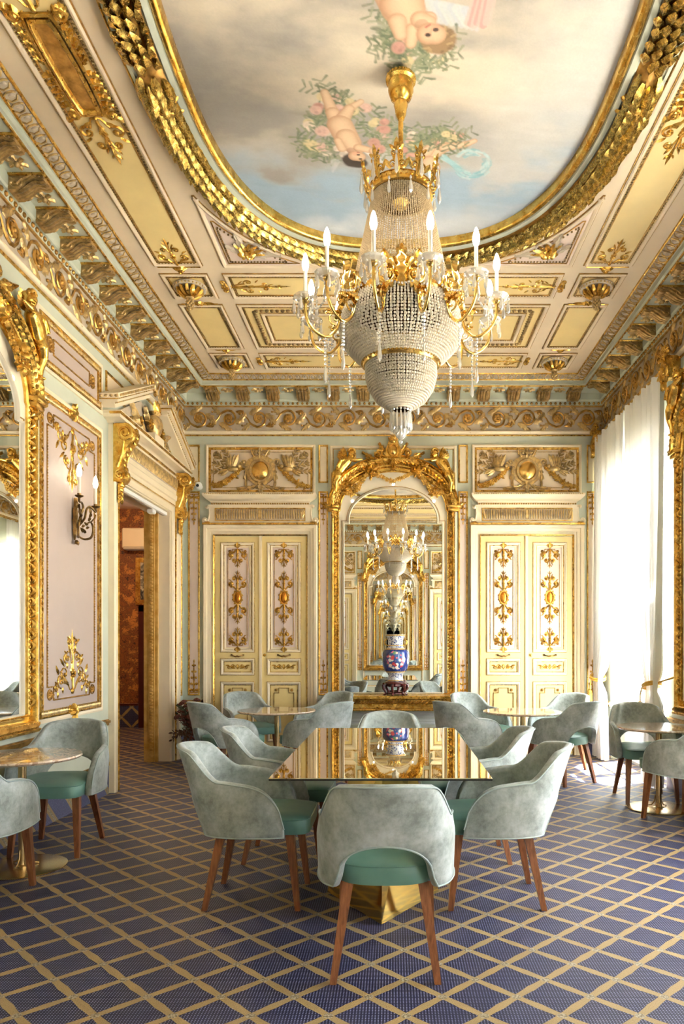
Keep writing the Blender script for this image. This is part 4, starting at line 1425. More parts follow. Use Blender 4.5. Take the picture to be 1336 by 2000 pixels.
# ================================================================ double doors with carved overdoors
def stepped_arch(hw_in, top, wid):
    """door architrave: legs and head, two stepped bands"""
    b = MB()
    pr = [(0.0, -0.03), (0.0, 0.020), (wid * 0.30, 0.026), (wid * 0.34, 0.040), (wid * 0.62, 0.044), (wid * 0.66, 0.060), (wid * 0.92, 0.066), (wid, 0.054), (wid, 0.0)]
    b.sweep(pr, list(reversed([(-hw_in, 0.0), (-hw_in, top), (hw_in, top), (hw_in, 0.0)])), False)
    return b
def door_leaf_meshes():
    W2 = 0.281
    mm = {}
    mm['plate'] = mesh_of(MB().box((-W2, 0.012, -0.03), (W2, 2.680, 0.004)), 'door_leaf', M['butter'])
    fr = MB()
    rects = [(-0.206, 0.206, 1.258, 2.604), (-0.206, 0.206, 0.977, 1.180), (-0.206, 0.206, 0.16, 0.895)]
    for r_ in rects:
        fr.rectf(*r_, [(0.0, 0.004), (0.0, 0.016), (-0.014, 0.022), (-0.034, 0.010), (-0.036, 0.004)])
    fr.rectf(-0.150, 0.150, 1.305, 2.552, [(0.012, 0.004), (0.010, 0.018), (-0.004, 0.014), (-0.010, 0.006)])
    mm['frame'] = mesh_of(fr, 'panel_moulding', M['cream'], 40)
    gf = MB()
    for r_ in rects:
        gf.rectf(*r_, [(0.004, 0.004), (0.004, 0.010), (-0.002, 0.018), (-0.004, 0.010)])
        gf.rectf(r_[0] + 0.036, r_[1] - 0.036, r_[2] + 0.036, r_[3] - 0.036, [(0.002, 0.004), (0.0, 0.012), (-0.006, 0.010), (-0.007, 0.004)])
    for e in (1, -1):
        gf.box((e * W2 - 0.004 * (e > 0), 0.02, 0.0), (e * W2 + 0.004 * (e < 0), 2.67, 0.006))
    mm['gilt'] = mesh_of(gf, 'gilt_fillet', M['gold'], 40)
    mm['field'] = mesh_of(MB().box((-0.138, 1.318, 0.002), (0.138, 2.540, 0.008)), 'pink_field', M['pink'])
    st = MB()
    def stepped(x, y0, y1, c):
        pts = [(-x + c, y0), (x - c, y0), (x - c, y0 + c), (x, y0 + c), (x, y1 - c), (x - c, y1 - c), (x - c, y1), (-x + c, y1), (-x + c, y1 - c), (-x, y1 - c), (-x, y0 + c), (-x + c, y0 + c)]
        st.sweep([(0.004, 0.006), (0.002, 0.013), (-0.003, 0.013), (-0.005, 0.006)], pts)
        for i in range(len(pts)):
            st.beads(pts[i - 1], pts[i], 0.019, 0.0065, 0.011, 4, 3)
        for sx_ in (1, -1):
            for yy in (y0 + c * 0.42, y1 - c * 0.42):
                st.rosette((sx_ * (x - c * 0.42), yy), 0.021, 0.008, 6, 0.014)
    stepped(0.118, 1.340, 2.520, 0.055)
    stepped(0.122, 0.235, 0.820, 0.060)
    mm['beads'] = mesh_of(st, 'beaded_line', M['oldgold'], 60)
    ob = MB()
    zc = 1.930
    arabesque(ob, 0, zc + 0.09, 0.235, 0.25, 1, 0, 1.7)
    arabesque(ob, 0, zc - 0.09, 0.235, 0.25, -1, 0, 1.7)
    arabesque(ob, 0, 2.52, 0.235, 0.24, -1, 0, 1.7)
    arabesque(ob, 0, 1.34, 0.235, 0.24, 1, 0, 1.7)
    for yy, s_ in ((2.55, 1), (1.31, -1)):
        for q in (1, -1):
            ob.spiral((q * 0.020, yy + s_ * 0.020), 0.018, -s_ * PI / 2, 1.1, q * s_, 0.006, 0.018)
        ob.acanthus((0, yy - s_ * 0.02), s_ * PI / 2, 0.075, 0.06, 0.012, 0.02, 0, 2)
    ring_oval(ob, 0, zc, 0.050, 0.080, 0.011, 0.010)
    for q in range(10):
        a = 2 * PI * q / 10 + 0.3
        ob.leaf((0.052 * math.cos(a), zc + 0.083 * math.sin(a)), a, 0.024, 0.034, 0.004, 0.010)
    for s_ in (1, -1):                                    # scrolls on the small middle panel
        ob.spiral((s_ * 0.055, 1.080), 0.028, PI / 2, 1.3, -s_, 0.006, 0.006, 0.2, 5, tail=[(0, 1.06)])
        ob.spiral((s_ * 0.105, 1.075), 0.020, -PI / 2, 1.1, s_, 0.005, 0.006, 0.2, 5, tail=[(s_ * 0.07, 1.055)])
        ob.leaf((s_ * 0.03, 1.06), PI / 2 - s_ * 1.2, 0.08, 0.025, 0.004, 0.012)
        ob.leaf((s_ * 0.10, 1.095), PI / 2 - s_ * 1.5, 0.05, 0.02, 0.004, 0.01)
    ob.acanthus((0, 1.05), PI / 2, 0.06, 0.045, 0.004, 0.018, 0, 2)
    mm['orn'] = mesh_of(ob, 'gilt_ornament', M['gold'], 50)
    mm['medal'] = mesh_of(dome(MB(), 0, zc, 0.046, 0.075, 0.020), 'medallion', M['amber'], True)
    h_ = MB()
    h_.tube([(-0.075, 1.222, 0.012), (-0.06, 1.218, 0.032), (-0.02, 1.206, 0.036), (0, 1.212, 0.038), (0.02, 1.206, 0.036), (0.06, 1.218, 0.032), (0.075, 1.222, 0.012)], [0.010, 0.007, 0.009, 0.011, 0.009, 0.007, 0.010], 6)
    for s_ in (1, -1):
        h_.ball((s_ * 0.072, 1.224, 0.012), 0.014, 6, 4)
        h_.leaf((s_ * 0.05, 1.220), 0 if s_ > 0 else PI, 0.03, 0.02, 0.01, 0.02)
    mm['handle'] = mesh_of(h_, 'handle', M['bronze'], True)
    return mm
g = NT('amber_gilt')
M['amber'] = g.done(g.pbr(srgb(206, 138, 48), 0.25, 0.75))
DL = door_leaf_meshes()

def bird(b, cx, cy, s_, w=0.02):
    """dove with a raised wing, facing the centre (s_ = -1 on the left)"""
    b.ball((cx, cy, w + 0.025), (0.075, 0.036, 0.034), 8, 5)
    b.ball((cx - s_ * 0.075, cy + 0.035, w + 0.03), (0.026, 0.024, 0.022), 7, 5)
    b.leaf((cx - s_ * 0.09, cy + 0.035), PI if s_ > 0 else 0, 0.035, 0.014, w + 0.02, 0.012)
    for k in range(4):
        b.leaf((cx + s_ * 0.01 * k, cy + 0.01), PI / 2 - s_ * (-0.25 + 0.22 * k), 0.19 - 0.015 * k, 0.065, w + 0.02 - 0.003 * k, 0.02, s_ * 0.15)
    for k in range(3):
        b.leaf((cx + s_ * 0.05, cy - 0.005), (0 if s_ > 0 else PI) - s_ * (0.15 + 0.25 * k), 0.13, 0.045, w + 0.008, 0.018)
def overdoor(parent):
    """carved panel: shield, doves, sprays of leaves, swags of flowers"""
    pl = MB().box((-0.655, 3.195, 0), (0.655, 3.790, 0.006)).build('overdoor_panel', M['beige'], parent)
    fr = MB().rectf(-0.670, 0.670, 3.19, 3.800, [(0.0, 0.0), (0.0, 0.026), (-0.014, 0.032), (-0.030, 0.022), (-0.034, 0.0)])
    fr.build('panel_frame', M['cream'], pl, None, 40)
    gf = MB().rectf(-0.624, 0.624, 3.235, 3.755, [(0.012, 0.0), (0.012, 0.022), (-0.012, 0.016), (-0.016, 0.004)])
    gf.build('gilt_frame', M['gold'], pl, None, 40)
    sb_ = MB()
    x, y0, y1, c = 0.580, 3.275, 3.715, 0.085
    pts = [(-x, y0), (x, y0), (x, y1 - c), (x - c, y1 - c), (x - c, y1), (-x + c, y1), (-x + c, y1 - c), (-x, y1 - c)]
    sb_.sweep([(0.004, 0.006), (0.002, 0.012), (-0.003, 0.012), (-0.005, 0.006)], pts)
    for i in range(len(pts)):
        sb_.beads(pts[i - 1], pts[i], 0.02, 0.007, 0.011, 4, 3)
    for s_ in (1, -1):
        ring_oval(sb_, s_ * (x - 0.036), y1 - 0.036, 0.036, 0.036, 0.007, 0.010, 16)
        sb_.rosette((s_ * (x - 0.036), y1 - 0.036), 0.028, 0.008, 6, 0.02)
    sb_.build('beaded_line', M['greygold'], pl, None, 60)
    sh = MB()
    zc = 3.475
    ring_oval(sh, 0, zc, 0.118, 0.128, 0.022, 0.045)
    out = [(-0.15, 0.14), (-0.19, 0.06), (-0.15, -0.10), (-0.06, -0.17), (0.06, -0.17), (0.15, -0.10), (0.19, 0.06), (0.15, 0.14), (0.06, 0.19), (-0.06, 0.19)]
    sh.poly([(a, zc + b) for a, b in reversed(out)], 0.0, 0.04)
    for s_ in (1, -1):
        sh.spiral((s_ * 0.205, zc + 0.105), 0.045, PI, 1.4, -s_, 0.014, 0.035, tail=[(s_ * 0.10, zc + 0.02)])
        sh.spiral((s_ * 0.055, zc + 0.225), 0.036, -PI / 2, 1.3, s_, 0.012, 0.035)
        sh.acanthus((s_ * 0.16, zc + 0.05), -PI / 2 + s_ * 0.3, 0.24, 0.07, 0.02, 0.04, s_ * -0.3, 3)
        sh.acanthus((s_ * 0.05, zc - 0.17), -PI / 2 + s_ * 1.15, 0.24, 0.08, 0.01, 0.035, s_ * 0.3, 4)
        sh.acanthus((s_ * 0.06, zc + 0.16), PI / 2 - s_ * 0.5, 0.11, 0.06, 0.03, 0.03, 0, 3)
    sh.acanthus((0, zc + 0.15), PI / 2, 0.13, 0.09, 0.03, 0.04, 0, 3)
    sh.acanthus((0, zc - 0.12), -PI / 2, 0.15, 0.12, 0.03, 0.045, 0, 3)
    sh.build('shield_frame', M['greygold'], pl, None, 50)
    dome(MB(), 0, zc, 0.108, 0.118, 0.05, 24, 0.038).build('shield_boss', M['satin_gold'], pl, None, True)
    for s_ in (1, -1):
        bd_ = MB()
        bird(bd_, s_ * 0.335, zc + 0.02, s_, 0.02)
        bd_.build('dove', M['greygold'], pl, None, 60)
        lv = MB()
        for k in range(4):
            ang = PI / 2 - s_ * (0.50 + 0.38 * k)
            ox, oy = s_ * 0.31, zc + 0.02
            L_ = 0.24 + 0.03 * (k % 2)
            for t in range(4):
                q = 0.40 + 0.60 * t / 3
                px_, py_ = ox + math.cos(ang) * L_ * q, oy + math.sin(ang) * L_ * q
                for e in (1, -1):
                    lv.leaf((px_, py_), ang + e * 0.6, 0.070, 0.026, 0.008, 0.020)
            lv.tube([(ox, oy, 0.01), (ox + math.cos(ang) * L_, oy + math.sin(ang) * L_, 0.012)], 0.005, 4)
            lv.leaf((ox + math.cos(ang) * L_, oy + math.sin(ang) * L_), ang, 0.07, 0.028, 0.006, 0.014)
        lv.build('leaf_spray', M['greygold'], pl, None, 60)
        sw = MB()
        rg = random.Random(4 if s_ > 0 else 9)
        for t in range(30):
            q = t / 29
            px_ = s_ * (0.235 + 0.355 * q)
            py_ = zc + 0.06 - 0.235 * (1 - (1 - q) ** 2.2) + rg.uniform(-.018, .018)
            sw.flower((px_, py_), 0.030 * (1.15 - 0.3 * q), 0.012 + rg.uniform(0, .02), 5, 0.026)
            if t % 2:
                sw.leaf((px_, py_), rg.uniform(0, 6.28), 0.06, 0.03, 0.010, 0.02)
        sw.build('flower_swag', M['gold'], pl, None, 60)
g = NT('satin_gold')
M['satin_gold'] = g.done(g.pbr(srgb(214, 174, 96), 0.22, 0.85))
def make_door(name):
    d = stepped_arch(0.569, 2.690, 0.128).build(name, M['cream'], None, None, 40)
    g_ = stepped_arch(0.565, 2.686, 0.012)
    g_.v = [(a, b, c * 0.5 + 0.012) for a, b, c in g_.v]
    g_.build('gilt_edge', M['gold'], d)
    g2 = MB()
    g2.sweep([(0.040, 0.025), (0.042, 0.034), (0.048, 0.038), (0.050, 0.030)], list(reversed([(-0.569, 0.0), (-0.569, 2.690), (0.569, 2.690), (0.569, 0.0)])), False)
    g2.build('gilt_line', M['gold'], d)
    for s_ in (1, -1):
        lf_ = link('door_leaf', DL['plate'], d, T(s_ * 0.2845, 0))
        for kk, nm in (('frame', 'panel_moulding'), ('gilt', 'gilt_fillet'), ('field', 'pink_field'), ('beads', 'beaded_line'), ('orn', 'gilt_ornament'), ('medal', 'medallion'), ('handle', 'handle')):
            link(nm, DL[kk], lf_)
        if s_ > 0:
            MB().lathe([(0.0, 0.03), (0.018, 0.026), (0.020, 0.016), (0.008, 0.008), (0.016, 0.004), (0.016, 0.0)], 12, (-0.235, 1.222, 0.004)).build('knob', M['gold'], lf_, None, True)
    MB().box((-0.016, 0.012, 0.0), (0.016, 2.685, 0.022)).build('meeting_strip', M['cream'], d)
    # frieze and cornice above the door
    fz = MB().box((-0.600, 2.830, 0), (0.600, 3.090, 0.050)).build('overdoor_frieze', M['cream'], d)
    MB().box((-0.700, 2.812, 0), (0.700, 2.834, 0.085)).build('gilt_ledge', M['gold'], fz)
    cn = MB().sweep([(0.0, 3.075), (0.052, 3.078), (0.060, 3.100), (0.085, 3.112), (0.110, 3.128), (0.135, 3.150), (0.142, 3.168), (0.142, 3.185), (0.0, 3.190)], [(0.600, 0), (-0.600, 0)], False)
    cn = MB()
    prf = [(0.050, 3.075), (0.060, 3.100), (0.085, 3.112), (0.105, 3.125), (0.130, 3.150), (0.138, 3.168), (0.138, 3.188)]
    path = [(-0.600, 0.0), (-0.600, 0.0), (0.600, 0.0), (0.600, 0.0)]
    V = []
    for pr_, z_ in prf:
        e = pr_ - 0.050
        V += [(-0.600 - e, z_, 0.0), (-0.600 - e, z_, pr_), (0.600 + e, z_, pr_), (0.600 + e, z_, 0.0)]
    n_ = len(prf)
    F = [(i * 4 + j, i * 4 + j + 1, (i + 1) * 4 + j + 1, (i + 1) * 4 + j) for i in range(n_ - 1) for j in range(3)]
    F.append(tuple((n_ - 1) * 4 + j for j in range(4)))
    cn.add(V, F)
    cn.build('cornice_moulding', M['cream'], fz, None, 40)
    MB().beads((-0.66, 3.178), (0.66, 3.178), 0.022, 0.010, 0.138, 5, 3).build('cornice_leaf_row', M['greygold'], fz, None, True, kind='stuff')
    MB().beads((-0.60, 3.070), (0.60, 3.070), 0.028, 0.013, 0.058, 5, 3).build('bead_row', M['oldgold'], fz, None, True, kind='stuff')
    MB().box((-0.535, 2.875, 0.05), (0.535, 3.005, 0.056)).build('fluted_field', M['stone'], fz)
    ft = MB()
    for i in range(34):
        u = -0.515 + 1.03 * (i + 0.5) / 34
        ft.tube([(u, 2.885, 0.056), (u, 2.93, 0.064), (u, 2.985, 0.064), (u + 0.006, 2.998, 0.056)], [0.008, 0.010, 0.010, 0.006], 5)
    for u in (-0.50, 0.0, 0.50):
        ft.acanthus((u, 2.880), PI / 2 - 0.3 * (u > 0) + 0.3 * (u < 0), 0.12, 0.07, 0.055, 0.02, 0, 3)
    ft.build('fluting', M['greygold'], fz, None, 60)
    MB().rectf(-0.545, 0.545, 2.868, 3.012, [(0.008, 0.05), (0.006, 0.060), (-0.004, 0.060), (-0.006, 0.05)]).build('fluted_frame', M['gold'], fz)
    for s_ in (1, -1):
        sc = MB()
        sc.spiral((s_ * 0.672, 2.868), 0.034, -PI / 2, 1.5, s_, 0.015, 0.045, 0.15, 7, tail=[(s_ * 0.625, 3.03), (s_ * 0.618, 2.95), (s_ * 0.632, 2.88)])
        sc.spiral((s_ * 0.642, 3.035), 0.022, PI, 1.3, -s_, 0.012, 0.045, 0.2, 7)
        sc.box((min(s_ * 0.60, s_ * 0.63), 2.84, 0.0), (max(s_ * 0.60, s_ * 0.63), 3.06, 0.05))
        sc.build('side_scroll', M['cream'], fz, None, 60)
        MB().acanthus((s_ * 0.61, 2.846), 0 if s_ > 0 else PI, 0.08, 0.03, 0.05, 0.02).build('gilt_leaf', M['gold'], fz)
    overdoor(d)
    return d
door1 = make_door('door_1')
tag(door1, 'butter yellow double door with gilt medallions, beside the dried flowers', 'door', kind='structure')
def retree(o, name, Mx):
    c = copy_tree(o)
    c.name = name
    c.matrix_basis = Mx
    return c
door2 = retree(door1, 'door_2', MBACK @ T(1.637, 0))
tag(door2, 'butter yellow double door with gilt medallions, near the curtained window', 'door', kind='structure')
d5 = retree(door1, 'door_5', MFRONT @ T(1.630, 0))
tag(d5, 'gilt double door of the opposite wall, seen only in the mirror, window side', 'door', kind='structure')
d6 = retree(door1, 'door_6', MFRONT @ T(-1.630, 0))
tag(d6, 'gilt double door of the opposite wall, seen only in the mirror, passage side', 'door', kind='structure')
door1.matrix_basis = MBACK @ T(-1.625, 0)

# ================================================================ pedimented doorway in the left wall
MD3 = MLEFT @ T((D3[0] + D3[1]) / 2, 0)
HW3 = (D3[1] - D3[0]) / 2
b = stepped_arch(HW3, D3[2], 0.20)
b.box((-HW3 - 0.02, 0, -0.27), (-HW3 + 0.012, D3[2], 0.0)).box((HW3 - 0.012, 0, -0.27), (HW3 + 0.02, D3[2], 0.0)).box((-HW3, D3[2] - 0.012, -0.27), (HW3, D3[2] + 0.02, 0.0))
door3 = tag(b.build('door_3', M['cream'], None, MD3, 40), 'open doorway with broken pediment and gilt scroll consoles beside the sconce panel', 'doorway', kind='structure')
gj = MB()
for s_ in (1, -1):
    a_ = s_ * (HW3 - 0.012)
    gj.box((min(a_, a_ - s_ * 0.03), 0, -0.29), (max(a_, a_ - s_ * 0.03), D3[2] - 0.01, -0.13))
    gj.box((min(a_, a_ - s_ * 0.045), 0, -0.235), (max(a_, a_ - s_ * 0.045), D3[2] - 0.01, -0.165))
gj.build('gilt_jamb', M['goldpaint'], door3)
bj = MB()
for s_ in (1, -1):
    n_ = 70
    for i in range(n_):
        bj.ball((s_ * (HW3 - 0.058), 0.05 + (D3[2] - 0.1) * (i + 0.5) / n_, -0.20), (0.012, 0.020, 0.024), 5, 3)
bj.build('jamb_leaf_row', M['goldpaint'], door3, None, True, kind='stuff')
gl = MB()
for off in (0.065, 0.135):
    gl.sweep([(off, 0.02), (off + 0.002, 0.050), (off + 0.008, 0.054), (off + 0.010, 0.04)], list(reversed([(-HW3, 0), (-HW3, D3[2]), (HW3, D3[2]), (HW3, 0)])), False)
gl.build('gilt_line', M['gold'], door3)
EW = 1.13
en = MB().box((-1.0, 3.085, 0), (1.0, 3.40, 0.055)).build('entablature', M['cream'], door3)
MB().box((-0.86, 3.135, 0.055), (0.86, 3.275, 0.060)).build('fluted_field', M['stone'], en)
ft = MB()
for i in range(44):
    u = -0.84 + 1.68 * (i + 0.5) / 44
    ft.tube([(u, 3.145, 0.060), (u, 3.19, 0.072), (u, 3.255, 0.072), (u + 0.008, 3.270, 0.060)], [0.010, 0.013, 0.013, 0.008], 5)
ft.build('fluting', M['greygold'], en, None, 60)
MB().beads((-0.86, 3.315), (0.86, 3.315), 0.034, 0.015, 0.062, 5, 3).build('bead_row', M['oldgold'], en, None, True, kind='stuff')
def ledge(prf, u0, u1, w0=0.0):
    V = []
    for pr_, z_ in prf:
        e = pr_ - prf[0][0]
        V += [(u0 - e, z_, w0), (u0 - e, z_, pr_), (u1 + e, z_, pr_), (u1 + e, z_, w0)]
    n_ = len(prf)
    F = [(i * 4 + j, i * 4 + j + 1, (i + 1) * 4 + j + 1, (i + 1) * 4 + j) for i in range(n_ - 1) for j in range(3)]
    F.append(tuple((n_ - 1) * 4 + j for j in range(4)))
    return MB().add(V, F)
ledge([(0.056, 3.345), (0.070, 3.36), (0.085, 3.365), (0.150, 3.372), (0.152, 3.405), (0.162, 3.42), (0.162, 3.43), (0.06, 3.432)], -1.02, 1.02).build('horizontal_cornice', M['cream'], en, None, 30)
ledge([(0.152, 3.398), (0.166, 3.404), (0.168, 3.416), (0.160, 3.420)], -1.115, 1.115, 0.06).build('gilt_line', M['gold'], en)
for s_ in (1, -1):                                        # raking halves of the broken pediment
    du, dv = 0.90, 0.40
    L_ = math.hypot(du, dv)
    rk = Matrix.Identity(4)
    c, sn = du / L_, dv / L_
    def rk_pt(a, n_, w_):
        return (s_ * (-1.17 + a * c - n_ * sn), 3.432 + a * sn + n_ * c, w_)
    def rk_box(mb, a0, a1, n0, n1, w0, w1):
        P = [rk_pt(a, n_, w_) for w_ in (w0, w1) for n_ in (n0, n1) for a in (a0, a1)]
        f_ = [(0, 2, 3, 1), (4, 5, 7, 6), (0, 1, 5, 4), (2, 6, 7, 3), (0, 4, 6, 2), (1, 3, 7, 5)]
        mb.add(P, f_)
    rb_ = MB()
    rk_box(rb_, 0.0, L_, 0.0, 0.05, 0.0, 0.13)
    rk_box(rb_, -0.02, L_ + 0.01, 0.05, 0.075, 0.0, 0.165)
    rk_box(rb_, -0.03, L_ + 0.02, 0.085, 0.125, 0.0, 0.185)
    r_ = rb_.build('raking_cornice', M['cream'], door3)
    gr = MB()
    rk_box(gr, -0.025, L_ + 0.015, 0.074, 0.086, 0.0, 0.176)
    gr.build('gilt_line', M['gold'], r_)
    lr = MB()
    for i in range(30):
        a = L_ * (i + 0.5) / 30
        p_ = rk_pt(a, 0.106, 0.187)
        lr.ball(p_, (0.012, 0.016, 0.007), 5, 3)
        p_ = rk_pt(a, 0.040, 0.132)
        lr.ball(p_, (0.013, 0.010, 0.008), 5, 3)
    for i in range(4):
        p_ = rk_pt(-0.03, 0.106, 0.03 + 0.045 * i)
        lr.ball(p_, (0.008, 0.018, 0.018), 5, 3)
    lr.build('leaf_row', M['greygold'], r_, None, True, kind='stuff')
ty = MB().poly([(-1.0, 3.432), (1.0, 3.432), (0.27, 3.80), (-0.27, 3.80)], 0.0, 0.03)
ty = ty.build('tympanum', M['stone'], door3)
or_ = MB()
for s_ in (1, -1):
    or_.acanthus((s_ * 0.10, 3.47), PI / 2 - s_ * 1.25, 0.55, 0.14, 0.03, 0.06, s_ * 0.1, 5)
    or_.spiral((s_ * 0.50, 3.52), 0.07, PI, 1.4, -s_, 0.018, 0.05, tail=[(s_ * 0.12, 3.46), (s_ * 0.3, 3.47)])
    or_.acanthus((s_ * 0.06, 3.56), PI / 2 - s_ * 0.7, 0.26, 0.11, 0.04, 0.06, 0, 4)
or_.lathe([(0.05, 0), (0.09, 0.05), (0.13, 0.14), (0.11, 0.20), (0.06, 0.23), (0.10, 0.26)], 14, (0, 0, 0))
k0 = len(or_.v) - 6 * 14
or_.v[k0:] = [(x_, 3.50 + z_, y_ * 0.6 + 0.09) for x_, y_, z_ in or_.v[k0:]]
or_.build('pediment_foliage', M['greygold'], ty, None, 60)
gl = MB()
for k_ in range(7):
    gl.leaf((0, 3.74), PI / 2 + (k_ - 3) * 0.38, 0.15, 0.06, 0.11, 0.03)
for s_ in (1, -1):
    gl.flower((s_ * 0.17, 3.60), 0.06, 0.10)
    gl.flower((s_ * 0.60, 3.50), 0.045, 0.05)
    gl.flower((s_ * 0.34, 3.58), 0.05, 0.06)
gl.build('pediment_gilding', M['gold'], ty, None, 60)
MB().box((-0.15, 3.44, 0), (0.15, 3.52, 0.14)).build('urn_plinth', M['cream'], ty)
def console_mesh():
    """S-shaped scroll bracket seen from the side: big volute above, small below, leaf drop"""
    b = MB()
    kn = [(0.0, 0.10), (0.03, 0.165), (0.09, 0.195), (0.15, 0.175), (0.22, 0.120), (0.30, 0.078), (0.38, 0.072), (0.44, 0.100), (0.49, 0.108), (0.53, 0.075)]
    def wof(d):
        i = 1
        while i < len(kn) - 1 and kn[i][0] < d:
            i += 1
        return kn[i - 1][1] + (kn[i][1] - kn[i - 1][1]) * min(1, max(0, (d - kn[i - 1][0]) / (kn[i][0] - kn[i - 1][0])))
    pr = [(wof(0.53 * t / 24), -0.53 * t / 24) for t in range(25)]
    hw_ = 0.072
    V = []
    for w_, v in pr:
        V += [(-hw_, v, 0.0), (-hw_, v, w_), (-hw_ * 0.4, v, w_ + 0.012), (hw_ * 0.4, v, w_ + 0.012), (hw_, v, w_), (hw_, v, 0.0)]
    F = [(i * 6 + j, i * 6 + j + 1, (i + 1) * 6 + j + 1, (i + 1) * 6 + j) for i in range(24) for j in range(5)]
    F += [tuple(range(5, -1, -1)), tuple(24 * 6 + j for j in range(6))]
    b.add(V, F)
    for s_ in (1, -1):
        for (cw, cv, r0, dr) in ((0.105, -0.088, 0.082, -1), (0.062, -0.470, 0.042, 1)):
            P = []
            for i in range(29):
                t = i / 28
                a = PI / 2 + dr * 2 * PI * 1.9 * t
                P.append((s_ * (hw_ + 0.006), cv + r0 * (1 - 0.88 * t) * math.sin(a), cw + r0 * (1 - 0.88 * t) * math.cos(a)))
            b.tube(P, 0.011, 5)
        b.lathe([(0.082, 0), (0.082, 0.004)], 18)
        k0 = len(b.v) - 36
        b.v[k0:] = [(s_ * (hw_ + z_), -0.088 + x_, 0.105 + y_) for x_, y_, z_ in b.v[k0:]]
        b.tube([(s_ * (hw_ + .003), -0.15, 0.10), (s_ * (hw_ + .003), -0.28, 0.085), (s_ * (hw_ + .003), -0.40, 0.04)], [0.008, 0.013, 0.008], 5)
    for i in range(9):                                    # leaf scales down the front
        v = -0.06 - 0.05 * i
        w_ = wof(-v) + 0.010
        b.ball((0, v, w_), (0.040, 0.032, 0.012), 6, 4)
    for k_ in range(4):
        b.ball((0, -0.55 - 0.04 * k_, 0.045 - 0.006 * k_), (0.045 - 0.008 * k_, 0.032, 0.036 - 0.006 * k_), 7, 4)
        for s_ in (1, -1):
            b.leaf((0, -0.53 - 0.04 * k_), -PI / 2 + s_ * 0.6, 0.08, 0.045, 0.03, 0.03)
    return b
cons_me = mesh_of(console_mesh(), 'scroll_console', M['brightgold'], 55)
for s_ in (1, -1):
    link('scroll_console', cons_me, door3, T(s_ * (HW3 + 0.13), 3.35, 0.045))
# sliding-door rail with motion sensor under the doorway head
rail = MB().bbox((-HW3 + 0.08, D3[2] - 0.060, -0.075), (HW3 - 0.06, D3[2] - 0.022, -0.015), 0.004)
rail = rail.build('door_rail', M['white'], door3)
MB().box((-HW3 + 0.10, D3[2] - 0.068, -0.060), (HW3 - 0.10, D3[2] - 0.060, -0.03)).build('rail_groove', M['glass_grey'] if 'glass_grey' in M else M['stone'], rail)
tag(MB().bbox((-0.035, -0.05, -0.05), (0.055, 0.0, 0.03), 0.012).build('motion_sensor', M['white'], None, MD3 @ T(0.30, D3[2] - 0.0685, -0.04)), 'small white motion sensor under the doorway head', 'sensor')
# ================================================================ arched gilt mirrors
g = NT('mirror_glass')
M['mirror'] = g.done(g.pbr((0.90, 0.91, 0.88, 1), 0.0, 1.0))
def remeshed(mb, name, mat_, voxel=0.008, it=6):
    """one continuous skin over overlapping volumes"""
    me = mesh_of(mb, name + '_src', mat_)
    o = bpy.data.objects.new('tmp', me)
    COL.objects.link(o)
    r_ = o.modifiers.new('r', 'REMESH')
    r_.mode = 'VOXEL'
    r_.voxel_size = voxel
    sm = o.modifiers.new('s', 'SMOOTH')
    sm.factor = 0.5
    sm.iterations = it
    dg = bpy.context.evaluated_depsgraph_get()
    out = bpy.data.meshes.new_from_object(o.evaluated_get(dg))
    out.name = name
    out.materials.clear()
    out.materials.append(mat_)
    out.polygons.foreach_set('use_smooth', [True] * len(out.polygons))
    bpy.data.objects.remove(o)
    bpy.data.meshes.remove(me)
    return out
ch = MB()                                                 # winged child lying along the arch, head towards the crest (right-hand one)
ch.ball((0.50, 3.655, 0.13), (0.046, 0.052, 0.046), 12, 8)
ch.ball((0.487, 3.630, 0.165), (0.014, 0.012, 0.012), 8, 5)
ch.ball((0.505, 3.685, 0.11), (0.046, 0.036, 0.046), 10, 6)
ch.tube([(0.51, 3.62, 0.12), (0.55, 3.575, 0.115), (0.61, 3.52, 0.105), (0.655, 3.46, 0.10)], [0.026, 0.052, 0.062, 0.062], 10)
ch.tube([(0.655, 3.46, 0.105), (0.665, 3.39, 0.13), (0.70, 3.33, 0.12)], [0.050, 0.045, 0.034], 9)
ch.tube([(0.70, 3.33, 0.12), (0.695, 3.25, 0.10), (0.70, 3.20, 0.10)], [0.034, 0.026, 0.018], 9)
ch.ball((0.690, 3.180, 0.115), (0.018, 0.016, 0.030), 8, 5)
ch.tube([(0.665, 3.46, 0.09), (0.715, 3.42, 0.09), (0.725, 3.33, 0.085)], [0.048, 0.042, 0.030], 9)
ch.tube([(0.725, 3.33, 0.085), (0.735, 3.24, 0.08)], [0.030, 0.018], 9)
ch.tube([(0.54, 3.60, 0.13), (0.46, 3.575, 0.155), (0.40, 3.585, 0.15)], [0.028, 0.024, 0.017], 8)
ch.ball((0.383, 3.588, 0.150), (0.020, 0.014, 0.014), 8, 5)
ch.tube([(0.57, 3.59, 0.13), (0.635, 3.575, 0.16), (0.665, 3.52, 0.17)], [0.028, 0.024, 0.017], 8)
ch.ball((0.672, 3.505, 0.172), (0.016, 0.018, 0.014), 8, 5)
cherub_me = remeshed(ch, 'cherub', M['brightgold'], 0.0075, 3)
wg = MB()
for k in range(5):
    wg.leaf((0.58, 3.59), PI / 2 - 0.05 - 0.22 * k, 0.17 - 0.012 * k, 0.06, 0.085 - 0.004 * k, 0.03, -0.12, 6)
for k in range(4):
    wg.leaf((0.55, 3.61), PI / 2 + 0.55 + 0.22 * k, 0.14 - 0.012 * k, 0.055, 0.075 - 0.004 * k, 0.03, 0.12, 6)
wing_me = mesh_of(wg, 'wings', M['gold'], 60)
hair = MB()
